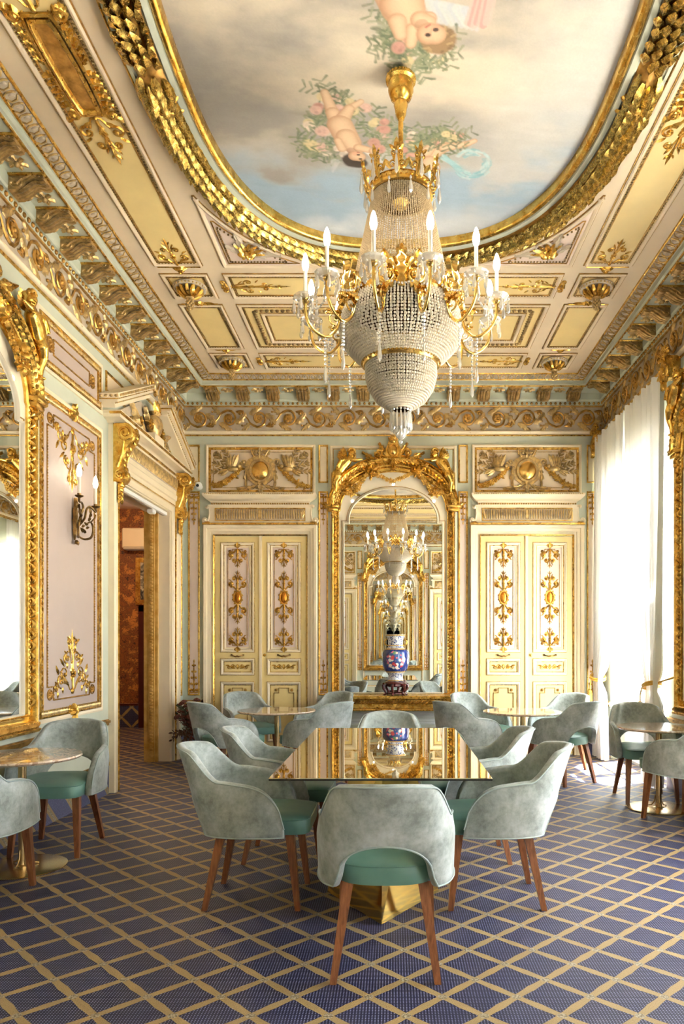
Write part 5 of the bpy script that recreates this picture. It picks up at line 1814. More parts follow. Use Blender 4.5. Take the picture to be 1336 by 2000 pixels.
for k in range(12):
    a = PI * k / 11
    hair.ball((0.505 + 0.042 * math.cos(a), 3.688 + 0.030 * math.sin(a), 0.135), 0.015, 6, 4)
    hair.ball((0.505 + 0.030 * math.cos(a), 3.700 + 0.020 * math.sin(a), 0.150), 0.013, 6, 4)
hair_me = mesh_of(hair, 'hair', M['gold'], True)

def arch_pts(a, b, z0, n=36):
    return [(a * math.cos(PI * i / n), z0 + b * math.sin(PI * i / n)) for i in range(n + 1)]
GL = [(-0.598, 0.762), (0.598, 0.762), (0.598, 2.830), (0.535, 2.830), (0.535, 2.880)] + arch_pts(0.535, 0.375, 2.880)[1:-1] + [(-0.535, 2.880), (-0.535, 2.830), (-0.598, 2.830)]
INN = [(-0.674, 0.745), (0.674, 0.745), (0.674, 2.98)] + arch_pts(0.655, 0.475, 3.0) + [(-0.674, 2.98)]
def make_mirror(shelf=False):
    r_ = empty('wall_mirror')
    if shelf:
        ledge_ = MB().bbox((-0.80, 0.705, 0.0), (0.80, 0.745, 0.36), 0.008).bbox((-0.775, 0.650, 0.0), (0.775, 0.705, 0.335), 0.008).bbox((-0.79, 0.565, 0.0), (0.79, 0.590, 0.345), 0.006)
        ledge_.bbox((-0.765, 0.590, 0.0), (0.765, 0.650, 0.315), 0.006)
        lw = 0.335
    else:
        ledge_ = MB().bbox((-0.765, 0.640, 0.0), (0.765, 0.700, 0.062), 0.008).bbox((-0.775, 0.620, 0.0), (0.775, 0.645, 0.075), 0.006)
        lw = 0.062
    lg = ledge_.build('ledge', M['gold'], r_)
    lb = MB()
    for i in range(44):
        u = -0.76 + 1.52 * (i + 0.5) / 44
        lb.leaf((u - 0.02, 0.655), 0.7, 0.055, 0.026, lw, 0.016)
        if shelf:
            lb.ball((u, 0.578, 0.345), 0.011, 5, 3)
    lb.build('ledge_leaf_row', M['oldgold'], lg, None, True, kind='stuff')
    MB().poly(INN, 0.006, 0.012).build('ivory_mat', M['ivory'], r_)
    MB().poly(GL, 0.012, 0.020).build('mirror_glass', M['mirror'], r_)
    gb = MB().sweep([(0.014, 0.010), (0.014, 0.034), (0.006, 0.040), (0.0, 0.030), (-0.002, 0.018)], GL)
    gb.build('inner_moulding', M['ivory'], r_, None, 30)
    gb = MB().sweep([(0.040, 0.010), (0.040, 0.020), (0.034, 0.020), (0.034, 0.010)], GL)
    gb.build('mat_line', M['oldgold'], r_)
    fr = MB().sweep([(-0.012, 0.008), (-0.012, 0.030), (-0.002, 0.042), (0.006, 0.034), (0.010, 0.012), (0.042, 0.012), (0.045, 0.046), (0.052, 0.062), (0.066, 0.066), (0.078, 0.050), (0.082, 0.0)], INN)
    fr.build('gilt_frame', M['brightgold'], r_, None, 35)
    ap = arch_pts(0.735, 0.555, 3.045, 40)
    am = MB().sweep([(-0.062, 0.010), (-0.060, 0.050), (-0.048, 0.074), (-0.034, 0.060), (-0.026, 0.070), (-0.008, 0.100), (0.016, 0.108), (0.034, 0.098), (0.046, 0.080), (0.054, 0.090), (0.064, 0.080), (0.068, 0.0)], ap, False)
    arch = am.build('arch_moulding', M['brightgold'], r_, None, 35)
    al = MB()
    for i in range(40):
        a = PI * (i + 0.5) / 40
        x_, y_ = 0.745 * math.cos(a), 3.045 + 0.563 * math.sin(a)
        al.leaf((x_ - 0.01, y_), a + PI / 2 + 0.5, 0.05, 0.03, 0.096, 0.018, 0, 4)
        al.ball((0.688 * math.cos(a), 3.045 + 0.508 * math.sin(a), 0.058), (0.017, 0.017, 0.014), 5, 3)
        al.leaf((0.70 * math.cos(a), 3.045 + 0.52 * math.sin(a)), a + PI / 2 - 0.4, 0.05, 0.024, 0.07, 0.02, 0, 4)
    al.build('arch_leaf_row', M['gold'], arch, None, 60, kind='stuff')
    tr = MB()
    for s_ in (1, -1):
        n_ = 27
        for i in range(n_):
            y_ = 0.80 + 2.18 * (i + 0.5) / n_
            P = []
            for t in range(6):
                q = t / 5
                P.append((s_ * (0.686 + 0.024 * math.sin(q * PI)) , y_ - 0.034 + 0.07 * q, 0.034 + 0.016 * math.sin(q * PI)))
            tr.tube(P, [0.004, 0.010, 0.014, 0.014, 0.009, 0.003], 6)
        for i in range(60):
            tr.ball((s_ * 0.668, 0.78 + 2.2 * (i + 0.5) / 60, 0.040), (0.008, 0.014, 0.008), 4, 3)
    tr.build('twisted_ribbon', M['gold'], r_, None, True, kind='stuff')
    for s_ in (1, -1):
        ea = MB().bbox((min(s_ * 0.66, s_ * 0.815), 3.015, 0.0), (max(s_ * 0.66, s_ * 0.815), 3.055, 0.10), 0.008)
        ea.bbox((min(s_ * 0.67, s_ * 0.80), 2.975, 0.0), (max(s_ * 0.67, s_ * 0.80), 3.015, 0.085), 0.008)
        ea.acanthus((s_ * 0.80, 3.02), PI / 2 - s_ * 0.9, 0.10, 0.06, 0.05, 0.04, 0, 3)
        ea.ball((s_ * 0.815, 3.035, 0.07), (0.024, 0.026, 0.03), 8, 5)
        ea.acanthus((s_ * 0.73, 2.99), -PI / 2, 0.10, 0.07, 0.05, 0.03, 0, 3)
        ea.build('shoulder_block', M['gold'], r_, None, 50)
        c_ = link('cherub', cherub_me, r_, MIRU if s_ < 0 else None)
        link('wings', wing_me, c_)
        link('hair', hair_me, c_)
        sc = MB()
        sc.spiral((s_ * 0.175, 3.685), 0.055, PI, 1.4, -s_, 0.017, 0.08, tail=[(s_ * 0.06, 3.63)])
        sc.spiral((s_ * 0.29, 3.640), 0.042, PI, 1.3, -s_, 0.014, 0.08, tail=[(s_ * 0.19, 3.62)])
        sc.acanthus((s_ * 0.09, 3.66), PI / 2 - s_ * 0.5, 0.17, 0.09, 0.06, 0.05, 0, 4)
        sc.acanthus((s_ * 0.20, 3.60), PI / 2 - s_ * 1.2, 0.20, 0.08, 0.08, 0.05, 0.1 * s_, 4)
        sc.acanthus((s_ * 0.06, 3.59), -s_ * 0.0 + (0 if s_ > 0 else PI), 0.28, 0.07, 0.10, 0.03, -s_ * 0.10, 5)
        for k in range(6):
            sc.flower((s_ * (0.13 + 0.055 * k), 3.60 - 0.014 * k), 0.026, 0.10)
        sc.build('crest_scrolls', M['gold'], r_, None, 55)
        sw = MB()                                         # flower swags hanging inside the arch
        rg = random.Random(12 + s_)
        for t in range(20):
            q = t / 19
            sw.flower((s_ * (0.60 - 0.30 * q) + rg.uniform(-.015, .015), 3.20 + 0.285 * q - 0.10 * math.sin(q * PI) + rg.uniform(-.015, .015)), 0.030 + 0.010 * math.sin(q * PI), 0.06, 5)
        for t in range(14):
            q = t / 13
            sw.flower((s_ * (0.28 - 0.28 * q) + rg.uniform(-.012, .012), 3.46 - 0.125 * q + rg.uniform(-.012, .012)), 0.028, 0.06, 5)
        for t in range(16):
            sw.leaf((s_ * rg.uniform(0.25, 0.33), 3.45 + rg.uniform(-.04, .04)), rg.uniform(0, 6.28), 0.08, 0.04, 0.07, 0.03)
            sw.leaf((s_ * rg.uniform(0.45, 0.58), rg.uniform(3.18, 3.33)), rg.uniform(0, 6.28), 0.07, 0.035, 0.06, 0.03)
        sw.build('flower_swag', M['gold'], r_, None, 60)
    cr = MB()
    cr.poly([(-0.085, 3.60), (0.085, 3.60), (0.10, 3.70), (0.065, 3.80), (0.045, 3.86), (0.0, 3.89), (-0.045, 3.86), (-0.065, 3.80), (-0.10, 3.70)], 0.02, 0.09)
    ring_oval(cr, 0, 3.715, 0.055, 0.075, 0.016, 0.10)
    cr.ball((0, 3.86, 0.09), (0.05, 0.035, 0.035), 8, 5)
    cr.ball((0, 3.82, 0.10), (0.04, 0.03, 0.03), 8, 5)
    for k in range(5):
        cr.leaf((0, 3.80), PI / 2 + (k - 2) * 0.35, 0.10, 0.04, 0.09, 0.03)
    cr.acanthus((0, 3.62), -PI / 2, 0.13, 0.12, 0.09, 0.05, 0, 3)
    c_ = cr.build('crest_shield', M['gold'], r_, None, 55)
    dome(MB(), 0, 3.715, 0.05, 0.068, 0.035, 20, 0.09).build('crest_boss', M['satin_gold'], c_, None, True)
    for a in (30, 90, 150):
        MB().lathe([(0.0, 0.004), (0.016, 0.004), (0.018, 0.0)], 12, (0.575 * math.cos(R(a)), 2.90 + 0.42 * math.sin(R(a)), 0.013)).build('spotlight', M['bulb_soft'], r_)
    return r_
g = NT('bulb_soft')
em = g.n('ShaderNodeEmission')
em.inputs[0].default_value = (1, 0.93, 0.8, 1)
em.inputs[1].default_value = 6
M['bulb_soft'] = g.done(em.outputs[0])
mir = make_mirror(True)
m2 = make_mirror(False)
def place_mirror(o, Mx, label):
    o.matrix_basis = Mx
    tag(o, label, 'mirror', 'gilt arched mirrors')
m3, m4 = copy_tree(m2), copy_tree(m2)
place_mirror(mir, MBACK, 'arched gilt mirror with cherub crest between the two double doors')
UPM = T(0, 0.12) @ Matrix.Diagonal((1, 0.97, 1, 1))
place_mirror(m2, MLEFT @ T(4.34, 0) @ UPM, 'gilt mirror cut by the photo edge on the sconce wall')
place_mirror(m3, MRIGHT @ T(-5.68, 0) @ UPM, 'gilt mirror on the window wall beside the white curtains')
place_mirror(m4, MFRONT @ UPM, 'gilt mirror on the opposite wall, seen only as a reflection')
# grille under the end-wall mirror
gr = MB().box((-0.60, 0.34, 0.0), (0.60, 0.545, 0.012)).build('heating_panel', M['sage'], wall_back, MBACK)
MB().rectf(-0.60, 0.60, 0.335, 0.55, [(0.0, 0.0), (0.0, 0.020), (-0.02, 0.020), (-0.022, 0.012)]).build('panel_frame', M['sage'], gr)
for u0 in (-0.52, 0.02):
    for i in range(9):
        z_ = 0.375 + 0.018 * i
        MB().box((u0, z_, 0.012), (u0 + 0.50, z_ + 0.010, 0.030)).build('grille_slat', M['white'], gr)

# ================================================================ windows and curtains
g = NT('window_glass')
tr_ = g.n('ShaderNodeBsdfTransparent')
gs = g.n('ShaderNodeBsdfGlossy')
gs.inputs['Roughness'].default_value = 0.0
mx = g.n('ShaderNodeMixShader')
mx.inputs[0].default_value = 0.06
g.t.links.new(tr_.outputs[0], mx.inputs[1])
g.t.links.new(gs.outputs[0], mx.inputs[2])
M['glass'] = g.done(mx.outputs[0])
def sheer_mat(name, dense, back):
    g = NT(name)
    tr_ = g.n('ShaderNodeBsdfTransparent')
    tl = g.n('ShaderNodeBsdfTranslucent')
    tl.inputs[0].default_value = (0.93, 0.93, 0.93, 1)
    df = g.n('ShaderNodeBsdfDiffuse')
    df.inputs[0].default_value = (0.94, 0.93, 0.91, 1)
    m1 = g.n('ShaderNodeMixShader')
    m1.inputs[0].default_value = back
    g.t.links.new(tl.outputs[0], m1.inputs[1])
    g.t.links.new(df.outputs[0], m1.inputs[2])
    m2_ = g.n('ShaderNodeMixShader')
    m2_.inputs[0].default_value = dense
    g.t.links.new(tr_.outputs[0], m2_.inputs[1])
    g.t.links.new(m1.outputs[0], m2_.inputs[2])
    return g.done(m2_.outputs[0])
M['sheer'] = sheer_mat('sheer_white_voile', 0.80, 0.56)
M['voile'] = sheer_mat('lined_white_voile', 0.97, 0.94)  # denser copy of the sheer, added to dim the far window's glow
ylabels = ['tall white french window behind the curtains at the far end', 'tall white french window near the camera side, seen in reflection', 'tall white french window at the opposite end, seen in reflection']
for i, (a, b) in enumerate(WINDOWS):
    uc, hwid = -(a + b) / 2, (b - a) / 2
    Mw = MRIGHT @ T(uc, 0)
    fr = MB()
    fr.box((-hwid, 0, -0.24), (-hwid + 0.06, WIN_TOP, -0.16)).box((hwid - 0.06, 0, -0.24), (hwid, WIN_TOP, -0.16)).box((-hwid, WIN_TOP - 0.06, -0.24), (hwid, WIN_TOP, -0.16)).box((-hwid, 0, -0.26), (hwid, 0.03, -0.14))
    fr.box((-hwid, 2.62, -0.25), (hwid, 2.72, -0.15))
    w_ = tag(fr.build('window_%d' % (i + 1), M['white'], None, Mw), ylabels[i], 'window', kind='structure')
    for s_ in (1, -1):
        x0, x1 = (0.004, hwid - 0.06) if s_ > 0 else (-hwid + 0.06, -0.004)
        sash = MB()
        sash.box((x0, 0.03, -0.22), (x0 + 0.07, 2.62, -0.17)).box((x1 - 0.07, 0.03, -0.22), (x1, 2.62, -0.17)).box((x0 + 0.07, 2.55, -0.22), (x1 - 0.07, 2.62, -0.17)).box((x0 + 0.07, 0.03, -0.22), (x1 - 0.07, 0.50, -0.17)).box((x0 + 0.07, 1.44, -0.21), (x1 - 0.07, 1.475, -0.18))
        so_ = sash.build('sash', M['white'], w_)
        for z0, z1 in ((0.50, 1.44), (1.475, 2.55)):
            MB().box((x0 + 0.07, z0, -0.197), (x1 - 0.07, z1, -0.193)).build('pane', M['glass'], so_)
        MB().box((min(0.02 * s_, x1 if s_ > 0 else x0), 2.72, -0.197), (max(0.02 * s_, x1 if s_ > 0 else x0), WIN_TOP - 0.06, -0.193)).build('pane', M['glass'], w_)
    MB().box((-0.02, 2.72, -0.22), (0.02, WIN_TOP - 0.06, -0.17)).build('glazing_bar', M['white'], w_)
M['palestone'] = paint('pale_limestone', srgb(236, 228, 214), 0.8, 0.06, 1.5)  # very pale so that sun bounces up to the ceiling
bounce = tag(MB().box((XW + 0.32, -6, -0.2), (14, 16, -0.06)).build('ground_terrace', M['palestone']), 'sunlit stone terrace outside the windows', 'terrace', kind='structure')  # slab added to throw sunlight in through the windows

def make_curtain(lbl, Mw, edge, mid, seed, top=3.845, full=1.0, cloth='sheer'):
    """sheer panel hanging from edge to mid (u), drawn back to the edge by a cord at about 0.95 m"""
    nz, ns = 60, 96
    d_ = mid - edge
    rg = random.Random(seed)
    ph = [rg.uniform(0, 6.28) for _ in range(4)]
    V = []
    zt = 0.93
    for i in range(nz + 1):
        z_ = 0.015 + (top - 0.015) * i / nz
        if z_ >= zt:
            q = (z_ - zt) / (top - zt)
            wd = 0.20 + (0.80 * (1 - (1 - q) ** 2.1)) * full
            off = 0.10 * (1 - q) ** 2
        else:
            q = (zt - z_) / zt
            wd = 0.20 + 0.16 * q ** 0.8
            off = 0.10 - 0.03 * q
        gath = 1 - wd
        for j in range(ns + 1):
            t = j / ns
            u = edge + d_ * (off + wd * t)
            amp = 0.020 + 0.030 * gath
            fold = math.sin(2 * PI * 11 * t + ph[0] + 0.6 * math.sin(3 * t + ph[1])) * amp + math.sin(2 * PI * 4.3 * t + ph[2] + z_ * 0.5) * 0.018
            tie = math.exp(-((z_ - zt) / 0.10) ** 2)
            V.append((u, z_, 0.125 + fold * (1 - 0.55 * tie) + 0.03 * tie))
    F = [(i * (ns + 1) + j, i * (ns + 1) + j + 1, (i + 1) * (ns + 1) + j + 1, (i + 1) * (ns + 1) + j) for i in range(nz) for j in range(ns)]
    r_ = empty('curtain', M=Mw)
    tag(r_, lbl, 'curtain', 'white sheer curtains')
    MB().add(V, F).build('voile', M[cloth], r_, None, 'all')
    s_ = 1 if d_ > 0 else -1
    cu = edge + d_ * 0.20
    hwt = abs(d_) * 0.085
    td = MB()
    for dz in (0, 0.022):
        P = [(cu + hwt * math.cos(2 * PI * k / 20), 0.95 + dz - 0.03 * math.cos(2 * PI * k / 20) * s_, 0.150 + 0.085 * math.sin(2 * PI * k / 20)) for k in range(20)]
        td.loop_tube(P, 0.011, 6)
    td.tube([(cu - s_ * hwt, 0.99, 0.13), (edge - s_ * 0.02, 1.05, 0.02)], 0.010, 6)
    t_ = td.build('tieback_cord', M['cord'], r_, None, True)
    ts = MB()
    ts.tube([(cu + s_ * 0.02, 0.94, 0.238), (cu + s_ * 0.03, 0.86, 0.25), (cu + s_ * 0.03, 0.80, 0.25)], 0.007, 6)
    ts.lathe([(0.0, 0.025), (0.018, 0.018), (0.024, 0.0), (0.016, -0.014), (0.024, -0.022), (0.034, -0.15), (0.036, -0.19), (0.0, -0.19)], 12, (0, 0, 0))
    k0 = len(ts.v) - 8 * 12
    ts.v[k0:] = [(cu + s_ * 0.03 + x_, 0.79 + z_, 0.25 + y_) for x_, y_, z_ in ts.v[k0:]]
    ts.build('tassel', M['cord'], t_, None, 50)
    MB().tube([(edge, top + 0.005, 0.125), (mid, top + 0.005, 0.125)], 0.014, 8).build('curtain_rail', M['gold'], r_)
    return r_
M['cord'] = paint('golden_cord', srgb(222, 176, 74), 0.45, 0.12, 30)
make_curtain('white sheer curtain drawn to the room corner, gold tassel tieback', MRIGHT, -8.74, -7.606, 3, cloth='voile')
make_curtain('white sheer curtain drawn towards the gilt mirror', MRIGHT, -6.52, -7.594, 8, cloth='voile')
make_curtain('white sheer curtain of the near window, seen in reflection, far half', MRIGHT, -4.78, -3.67, 5, full=0.85)
make_curtain('white sheer curtain of the near window, seen in reflection, near half', MRIGHT, -2.52, -3.63, 6, full=0.85)
make_curtain('white sheer curtain at the opposite end, seen in reflection, far half', MRIGHT, -1.05, -0.17, 15, full=0.85)
make_curtain('white sheer curtain at the opposite end, seen in reflection, near half', MRIGHT, 0.75, -0.13, 16, full=0.85)
# gilt shell brackets at the curtain heads
sb_ = MB()
for k in range(7):
    a = PI / 2 + (k - 3) * 0.36
    sb_.tube([(0, 0, 0.12), (0.06 * math.cos(a), 0.06 * math.sin(a), 0.16), (0.13 * math.cos(a), 0.13 * math.sin(a), 0.13)], [0.010, 0.022, 0.020], 6)
sb_.spiral((0.05, -0.13), 0.07, PI / 2, 1.5, -1, 0.022, 0.14, 0.15, 7, tail=[(-0.02, 0.02)])
sb_.acanthus((0, 0.02), -PI / 2, 0.30, 0.16, 0.12, 0.07, 0.1, 4)
sb_.acanthus((-0.02, 0.0), -PI / 2 - 0.6, 0.18, 0.10, 0.10, 0.06, -0.2, 3)
sb_.box((-0.04, -0.16, 0.0), (0.04, 0.04, 0.13))
sb_me = mesh_of(sb_, 'curtain_bracket', M['gold'], 60)
for u, mi in ((-8.70, 1), (-6.47, 0), (-4.83, 1), (-2.46, 0)):
    link('curtain_bracket', sb_me, wall_right, MRIGHT @ T(u, 3.90, 0) @ (MIRU if mi else Matrix.Identity(4)))
# ================================================================ chandelier
g = NT('crystal')
tr_ = g.n('ShaderNodeBsdfTransparent')
tr_.inputs[0].default_value = (0.96, 0.95, 0.92, 1)
pb_ = g.pbr((0.93, 0.90, 0.84, 1), 0.04, 0.0, None, **{'IOR': 1.8})
gl_ = g.n('ShaderNodeBsdfGlossy')
gl_.inputs['Roughness'].default_value = 0.05
ma = g.n('ShaderNodeMixShader')
ma.inputs[0].default_value = 0.45
g.t.links.new(pb_, ma.inputs[1])
g.t.links.new(gl_.outputs[0], ma.inputs[2])
mx = g.n('ShaderNodeMixShader')
mx.inputs[0].default_value = 0.55
g.t.links.new(tr_.outputs[0], mx.inputs[1])
g.t.links.new(ma.outputs[0], mx.inputs[2])
M['crystal'] = g.done(mx.outputs[0])
g = NT('bead_crystal')
tr_ = g.n('ShaderNodeBsdfTransparent')
pb_ = g.pbr(srgb(240, 230, 210), 0.06, 0.0, None, **{'IOR': 1.7, 'Coat Weight': 0.5})
mx = g.n('ShaderNodeMixShader')
mx.inputs[0].default_value = 0.80
g.t.links.new(tr_.outputs[0], mx.inputs[1])
g.t.links.new(pb_, mx.inputs[2])
M['bead'] = g.done(mx.outputs[0])
g = NT('amber_tinted_bead')
tr_ = g.n('ShaderNodeBsdfTransparent')
pb_ = g.pbr(srgb(196, 174, 138), 0.08, 0.0, None, **{'IOR': 1.7})
mx = g.n('ShaderNodeMixShader')
mx.inputs[0].default_value = 0.66
g.t.links.new(tr_.outputs[0], mx.inputs[1])
g.t.links.new(pb_, mx.inputs[2])
M['neckbead'] = g.done(mx.outputs[0])
g = NT('lit_bulb')
em = g.n('ShaderNodeEmission')
em.inputs[0].default_value = (1.0, 0.90, 0.76, 1)
em.inputs[1].default_value = 30.0
M['bulb'] = g.done(em.outputs[0])
g = NT('dim_lit_bulb')
em = g.n('ShaderNodeEmission')
em.inputs[0].default_value = (1.0, 0.90, 0.74, 1)
em.inputs[1].default_value = 5.0
M['dimbulb'] = g.done(em.outputs[0])
M['candle'] = paint('candle_sleeve', srgb(238, 230, 212), 0.4, 0.03)
M['brass'] = gilt('polished_brass', srgb(196, 156, 74), srgb(232, 200, 124), 0.16, 0.97)

CHX, CHY = 0.043, 4.05
cl_ = empty('chandelier', (CHX, CHY, 0))
tag(cl_, 'large crystal basket chandelier with twelve lit candle bulbs', 'chandelier')
MB().lathe([(0.0, 4.555), (0.055, 4.555), (0.082, 4.535), (0.085, 4.515), (0.070, 4.505), (0.072, 4.46), (0.058, 4.42), (0.034, 4.40), (0.040, 4.38), (0.034, 4.36), (0.030, 4.33), (0.018, 4.30), (0.0, 4.30)], 24).build('canopy', M['brightgold'], cl_, None, 35)
cw = MB()
for k in range(26):
    a = 2 * PI * k / 26
    cw.ball((0.078 * math.cos(a), 0.078 * math.sin(a), 4.528), 0.010, 5, 3)
cw.build('canopy_beads', M['gold'], cl_, None, True)
MB().lathe([(0.014, 4.31), (0.014, 3.86), (0.04, 3.85), (0.05, 3.83), (0.03, 3.80), (0.0, 3.80)], 12).build('rod', M['gold'], cl_, None, True)
# crown
cr = MB().lathe([(0.168, 3.855), (0.180, 3.858), (0.186, 3.880), (0.182, 3.905), (0.170, 3.908), (0.168, 3.855)], 40)
for k in range(40):
    a = 2 * PI * k / 40
    cr.ball((0.186 * math.cos(a), 0.186 * math.sin(a), 3.882), 0.008, 5, 3)
crown = cr.build('crown_ring', M['brass'], cl_, None, 40)
fl_ = MB()
fl_.spiral((0.030, 0.045), 0.026, PI, 1.3, -1, 0.006, 0.0)
fl_.spiral((-0.030, 0.045), 0.026, 0, 1.3, 1, 0.006, 0.0)
fl_.spiral((0.024, 0.105), 0.018, PI, 1.2, -1, 0.005, 0.0)
fl_.spiral((-0.024, 0.105), 0.018, 0, 1.2, 1, 0.005, 0.0)
fl_.acanthus((0, 0.0), PI / 2, 0.15, 0.07, -0.004, 0.016, 0, 3)
fl_.leaf((0, 0.12), PI / 2, 0.075, 0.035, 0, 0.012)
for q in (1, -1):
    fl_.leaf((q * 0.01, 0.12), PI / 2 - q * 0.8, 0.05, 0.022, 0, 0.01)
    fl_.leaf((q * 0.04, 0.02), PI / 2 - q * 0.6, 0.07, 0.03, 0, 0.01)
fl_me = mesh_of(fl_, 'crown_fleuron', M['brass'], 60)
dp = MB()
def drop_mesh(L_):
    b = MB()
    b.lathe([(0.0, 0.0), (0.004, -0.006), (0.003, -0.012)], 6)
    b.ball((0, 0, -0.014), 0.008, 6, 4)
    b.lathe([(0.0, -0.022), (0.005, -0.030), (0.012, -0.022 - L_ * 0.68), (0.010, -0.022 - L_ * 0.86), (0.0, -0.022 - L_)], 6)
    return b
dr1 = mesh_of(drop_mesh(0.075), 'crystal_drop', M['crystal'])
dr2 = mesh_of(drop_mesh(0.11), 'crystal_drop', M['crystal'])
for k in range(10):
    a = 2 * PI * k / 10 + 0.2
    mm = Matrix.Rotation(a, 4, 'Z') @ T(0.186, 0, 3.885) @ Matrix.Rotation(R(-8), 4, 'Y') @ frame((0, 1, 0), (0, 0, 1), (1, 0, 0), (0, 0, 0))
    mm = Matrix.Rotation(a, 4, 'Z') @ T(0.184, 0, 3.885) @ Matrix.Scale(0.86, 4) @ Matrix.Rotation(R(14), 4, 'Y') @ frame((0, 1, 0), (0, 0, 1), (1, 0, 0), (0, 0, 0))
    f_ = link('crown_fleuron', fl_me, crown, mm)
    link('crystal_drop', dr2, crown, Matrix.Rotation(a, 4, 'Z') @ T(0.225, 0, 3.98))
    link('crystal_drop', dr1, crown, Matrix.Rotation(a + 0.39, 4, 'Z') @ T(0.190, 0, 3.87))
# bead curtains
ICO = MB().ball((0, 0, 0), 1.0, 5, 3)
def strands(name, prof, n, r_, jit=0.0, seed=1, mt='bead'):
    """n vertical strings of beads following a profile of (radius, height)"""
    b = MB()
    L_ = [0.0]
    for i in range(1, len(prof)):
        L_.append(L_[-1] + math.hypot(prof[i][0] - prof[i - 1][0], prof[i][1] - prof[i - 1][1]))
    m_ = int(L_[-1] / (r_ * 2.05))
    V0, F0 = ICO.v, ICO.f
    VV, FF = [], []
    rg = random.Random(seed)
    for s_ in range(n):
        a = 2 * PI * s_ / n
        for j in range(m_):
            d = L_[-1] * (j + 0.5) / m_
            i = 1
            while i < len(L_) - 1 and L_[i] < d:
                i += 1
            t = (d - L_[i - 1]) / (L_[i] - L_[i - 1])
            rr_ = prof[i - 1][0] + (prof[i][0] - prof[i - 1][0]) * t
            z_ = prof[i - 1][1] + (prof[i][1] - prof[i - 1][1]) * t
            aa = a + rg.uniform(-jit, jit)
            cx, cy = rr_ * math.cos(aa), rr_ * math.sin(aa)
            o = len(VV)
            VV += [(cx + x * r_, cy + y * r_, z_ + z * r_) for x, y, z in V0]
            FF += [tuple(q + o for q in f_) for f_ in F0]
    b.v, b.f, b.m = VV, FF, [0] * len(FF)
    return b.build(name, M[mt], cl_, None, True, kind='stuff')
strands('bead_curtain_neck', [(0.160, 3.86), (0.188, 3.73), (0.220, 3.58), (0.250, 3.44), (0.276, 3.33), (0.290, 3.27)], 96, 0.0058, 0.004, 1, 'neckbead')
strands('bead_basket', [(0.310, 3.235), (0.338, 3.17), (0.346, 3.10), (0.325, 3.03), (0.270, 2.97), (0.215, 2.92)], 116, 0.0078, 0.004, 2)
strands('bead_bowl', [(0.198, 2.905), (0.200, 2.85), (0.182, 2.78), (0.140, 2.715), (0.080, 2.675), (0.055, 2.665)], 80, 0.0072, 0.004, 3)
strands('bead_inner_lining', [(0.255, 3.20), (0.28, 3.08), (0.24, 2.98), (0.17, 2.90), (0.15, 2.78), (0.08, 2.70)], 46, 0.011, 0.01, 4)
MB().lathe([(0.300, 3.228), (0.312, 3.222), (0.322, 3.240), (0.316, 3.262), (0.300, 3.270), (0.288, 3.262), (0.292, 3.24), (0.300, 3.228)], 56).build('main_ring', M['brass'], cl_, None, 40)
lr = MB().lathe([(0.198, 2.902), (0.212, 2.902), (0.220, 2.915), (0.214, 2.932), (0.200, 2.934), (0.198, 2.902)], 48)
for k in range(60):
    a = 2 * PI * k / 60
    lr.ball((0.219 * math.cos(a), 0.219 * math.sin(a), 2.917), 0.008, 5, 3)
lr.build('lower_ring', M['brass'], cl_, None, 40)
MB().lathe([(0.060, 2.662), (0.066, 2.668), (0.064, 2.682), (0.05, 2.684), (0.048, 2.662)], 24).build('bottom_ring', M['brass'], cl_, None, 40)
for k in range(16):
    a = 2 * PI * k / 16
    link('crystal_drop', dr2, cl_, Matrix.Rotation(a, 4, 'Z') @ T(0.056, 0, 2.668))
for k in range(8):
    a = 2 * PI * k / 8
    link('crystal_drop', dr2, cl_, Matrix.Rotation(a, 4, 'Z') @ T(0.028, 0, 2.645))
MB().tube([(0, 0, 2.66), (0, 0, 2.53)], 0.004, 5).ball((0, 0, 2.525), 0.032, 12, 8).ball((0, 0, 2.48), 0.012, 8, 5).build('finial_ball', M['crystal'], cl_, None, True)
# gilt scrolls round the main ring
gs = MB()
gs.spiral((0.055, 0.0), 0.052, PI, 1.6, -1, 0.014, 0.0, 0.15, 7)
gs.spiral((-0.055, 0.0), 0.052, 0, 1.6, 1, 0.014, 0.0, 0.15, 7)
gs.acanthus((0, -0.05), PI / 2, 0.17, 0.10, 0.0, 0.035, 0, 4)
for q in (1, -1):
    gs.acanthus((q * 0.01, 0.0), PI / 2 - q * 0.6, 0.12, 0.06, 0.0, 0.03, 0, 3)
    gs.acanthus((q * 0.03, -0.02), -PI / 2 + q * 0.8, 0.10, 0.05, 0.0, 0.03, 0, 3)
gs_me = mesh_of(gs, 'ring_scroll', M['brass'], 60)
for k in range(6):
    link('ring_scroll', gs_me, cl_, Matrix.Rotation(2 * PI * k / 6 + R(-90), 4, 'Z') @ T(0.325, 0, 3.255) @ Matrix.Scale(1.25, 4) @ frame((0, 1, 0), (0, 0, 1), (1, 0, 0), (0, 0, 0)))
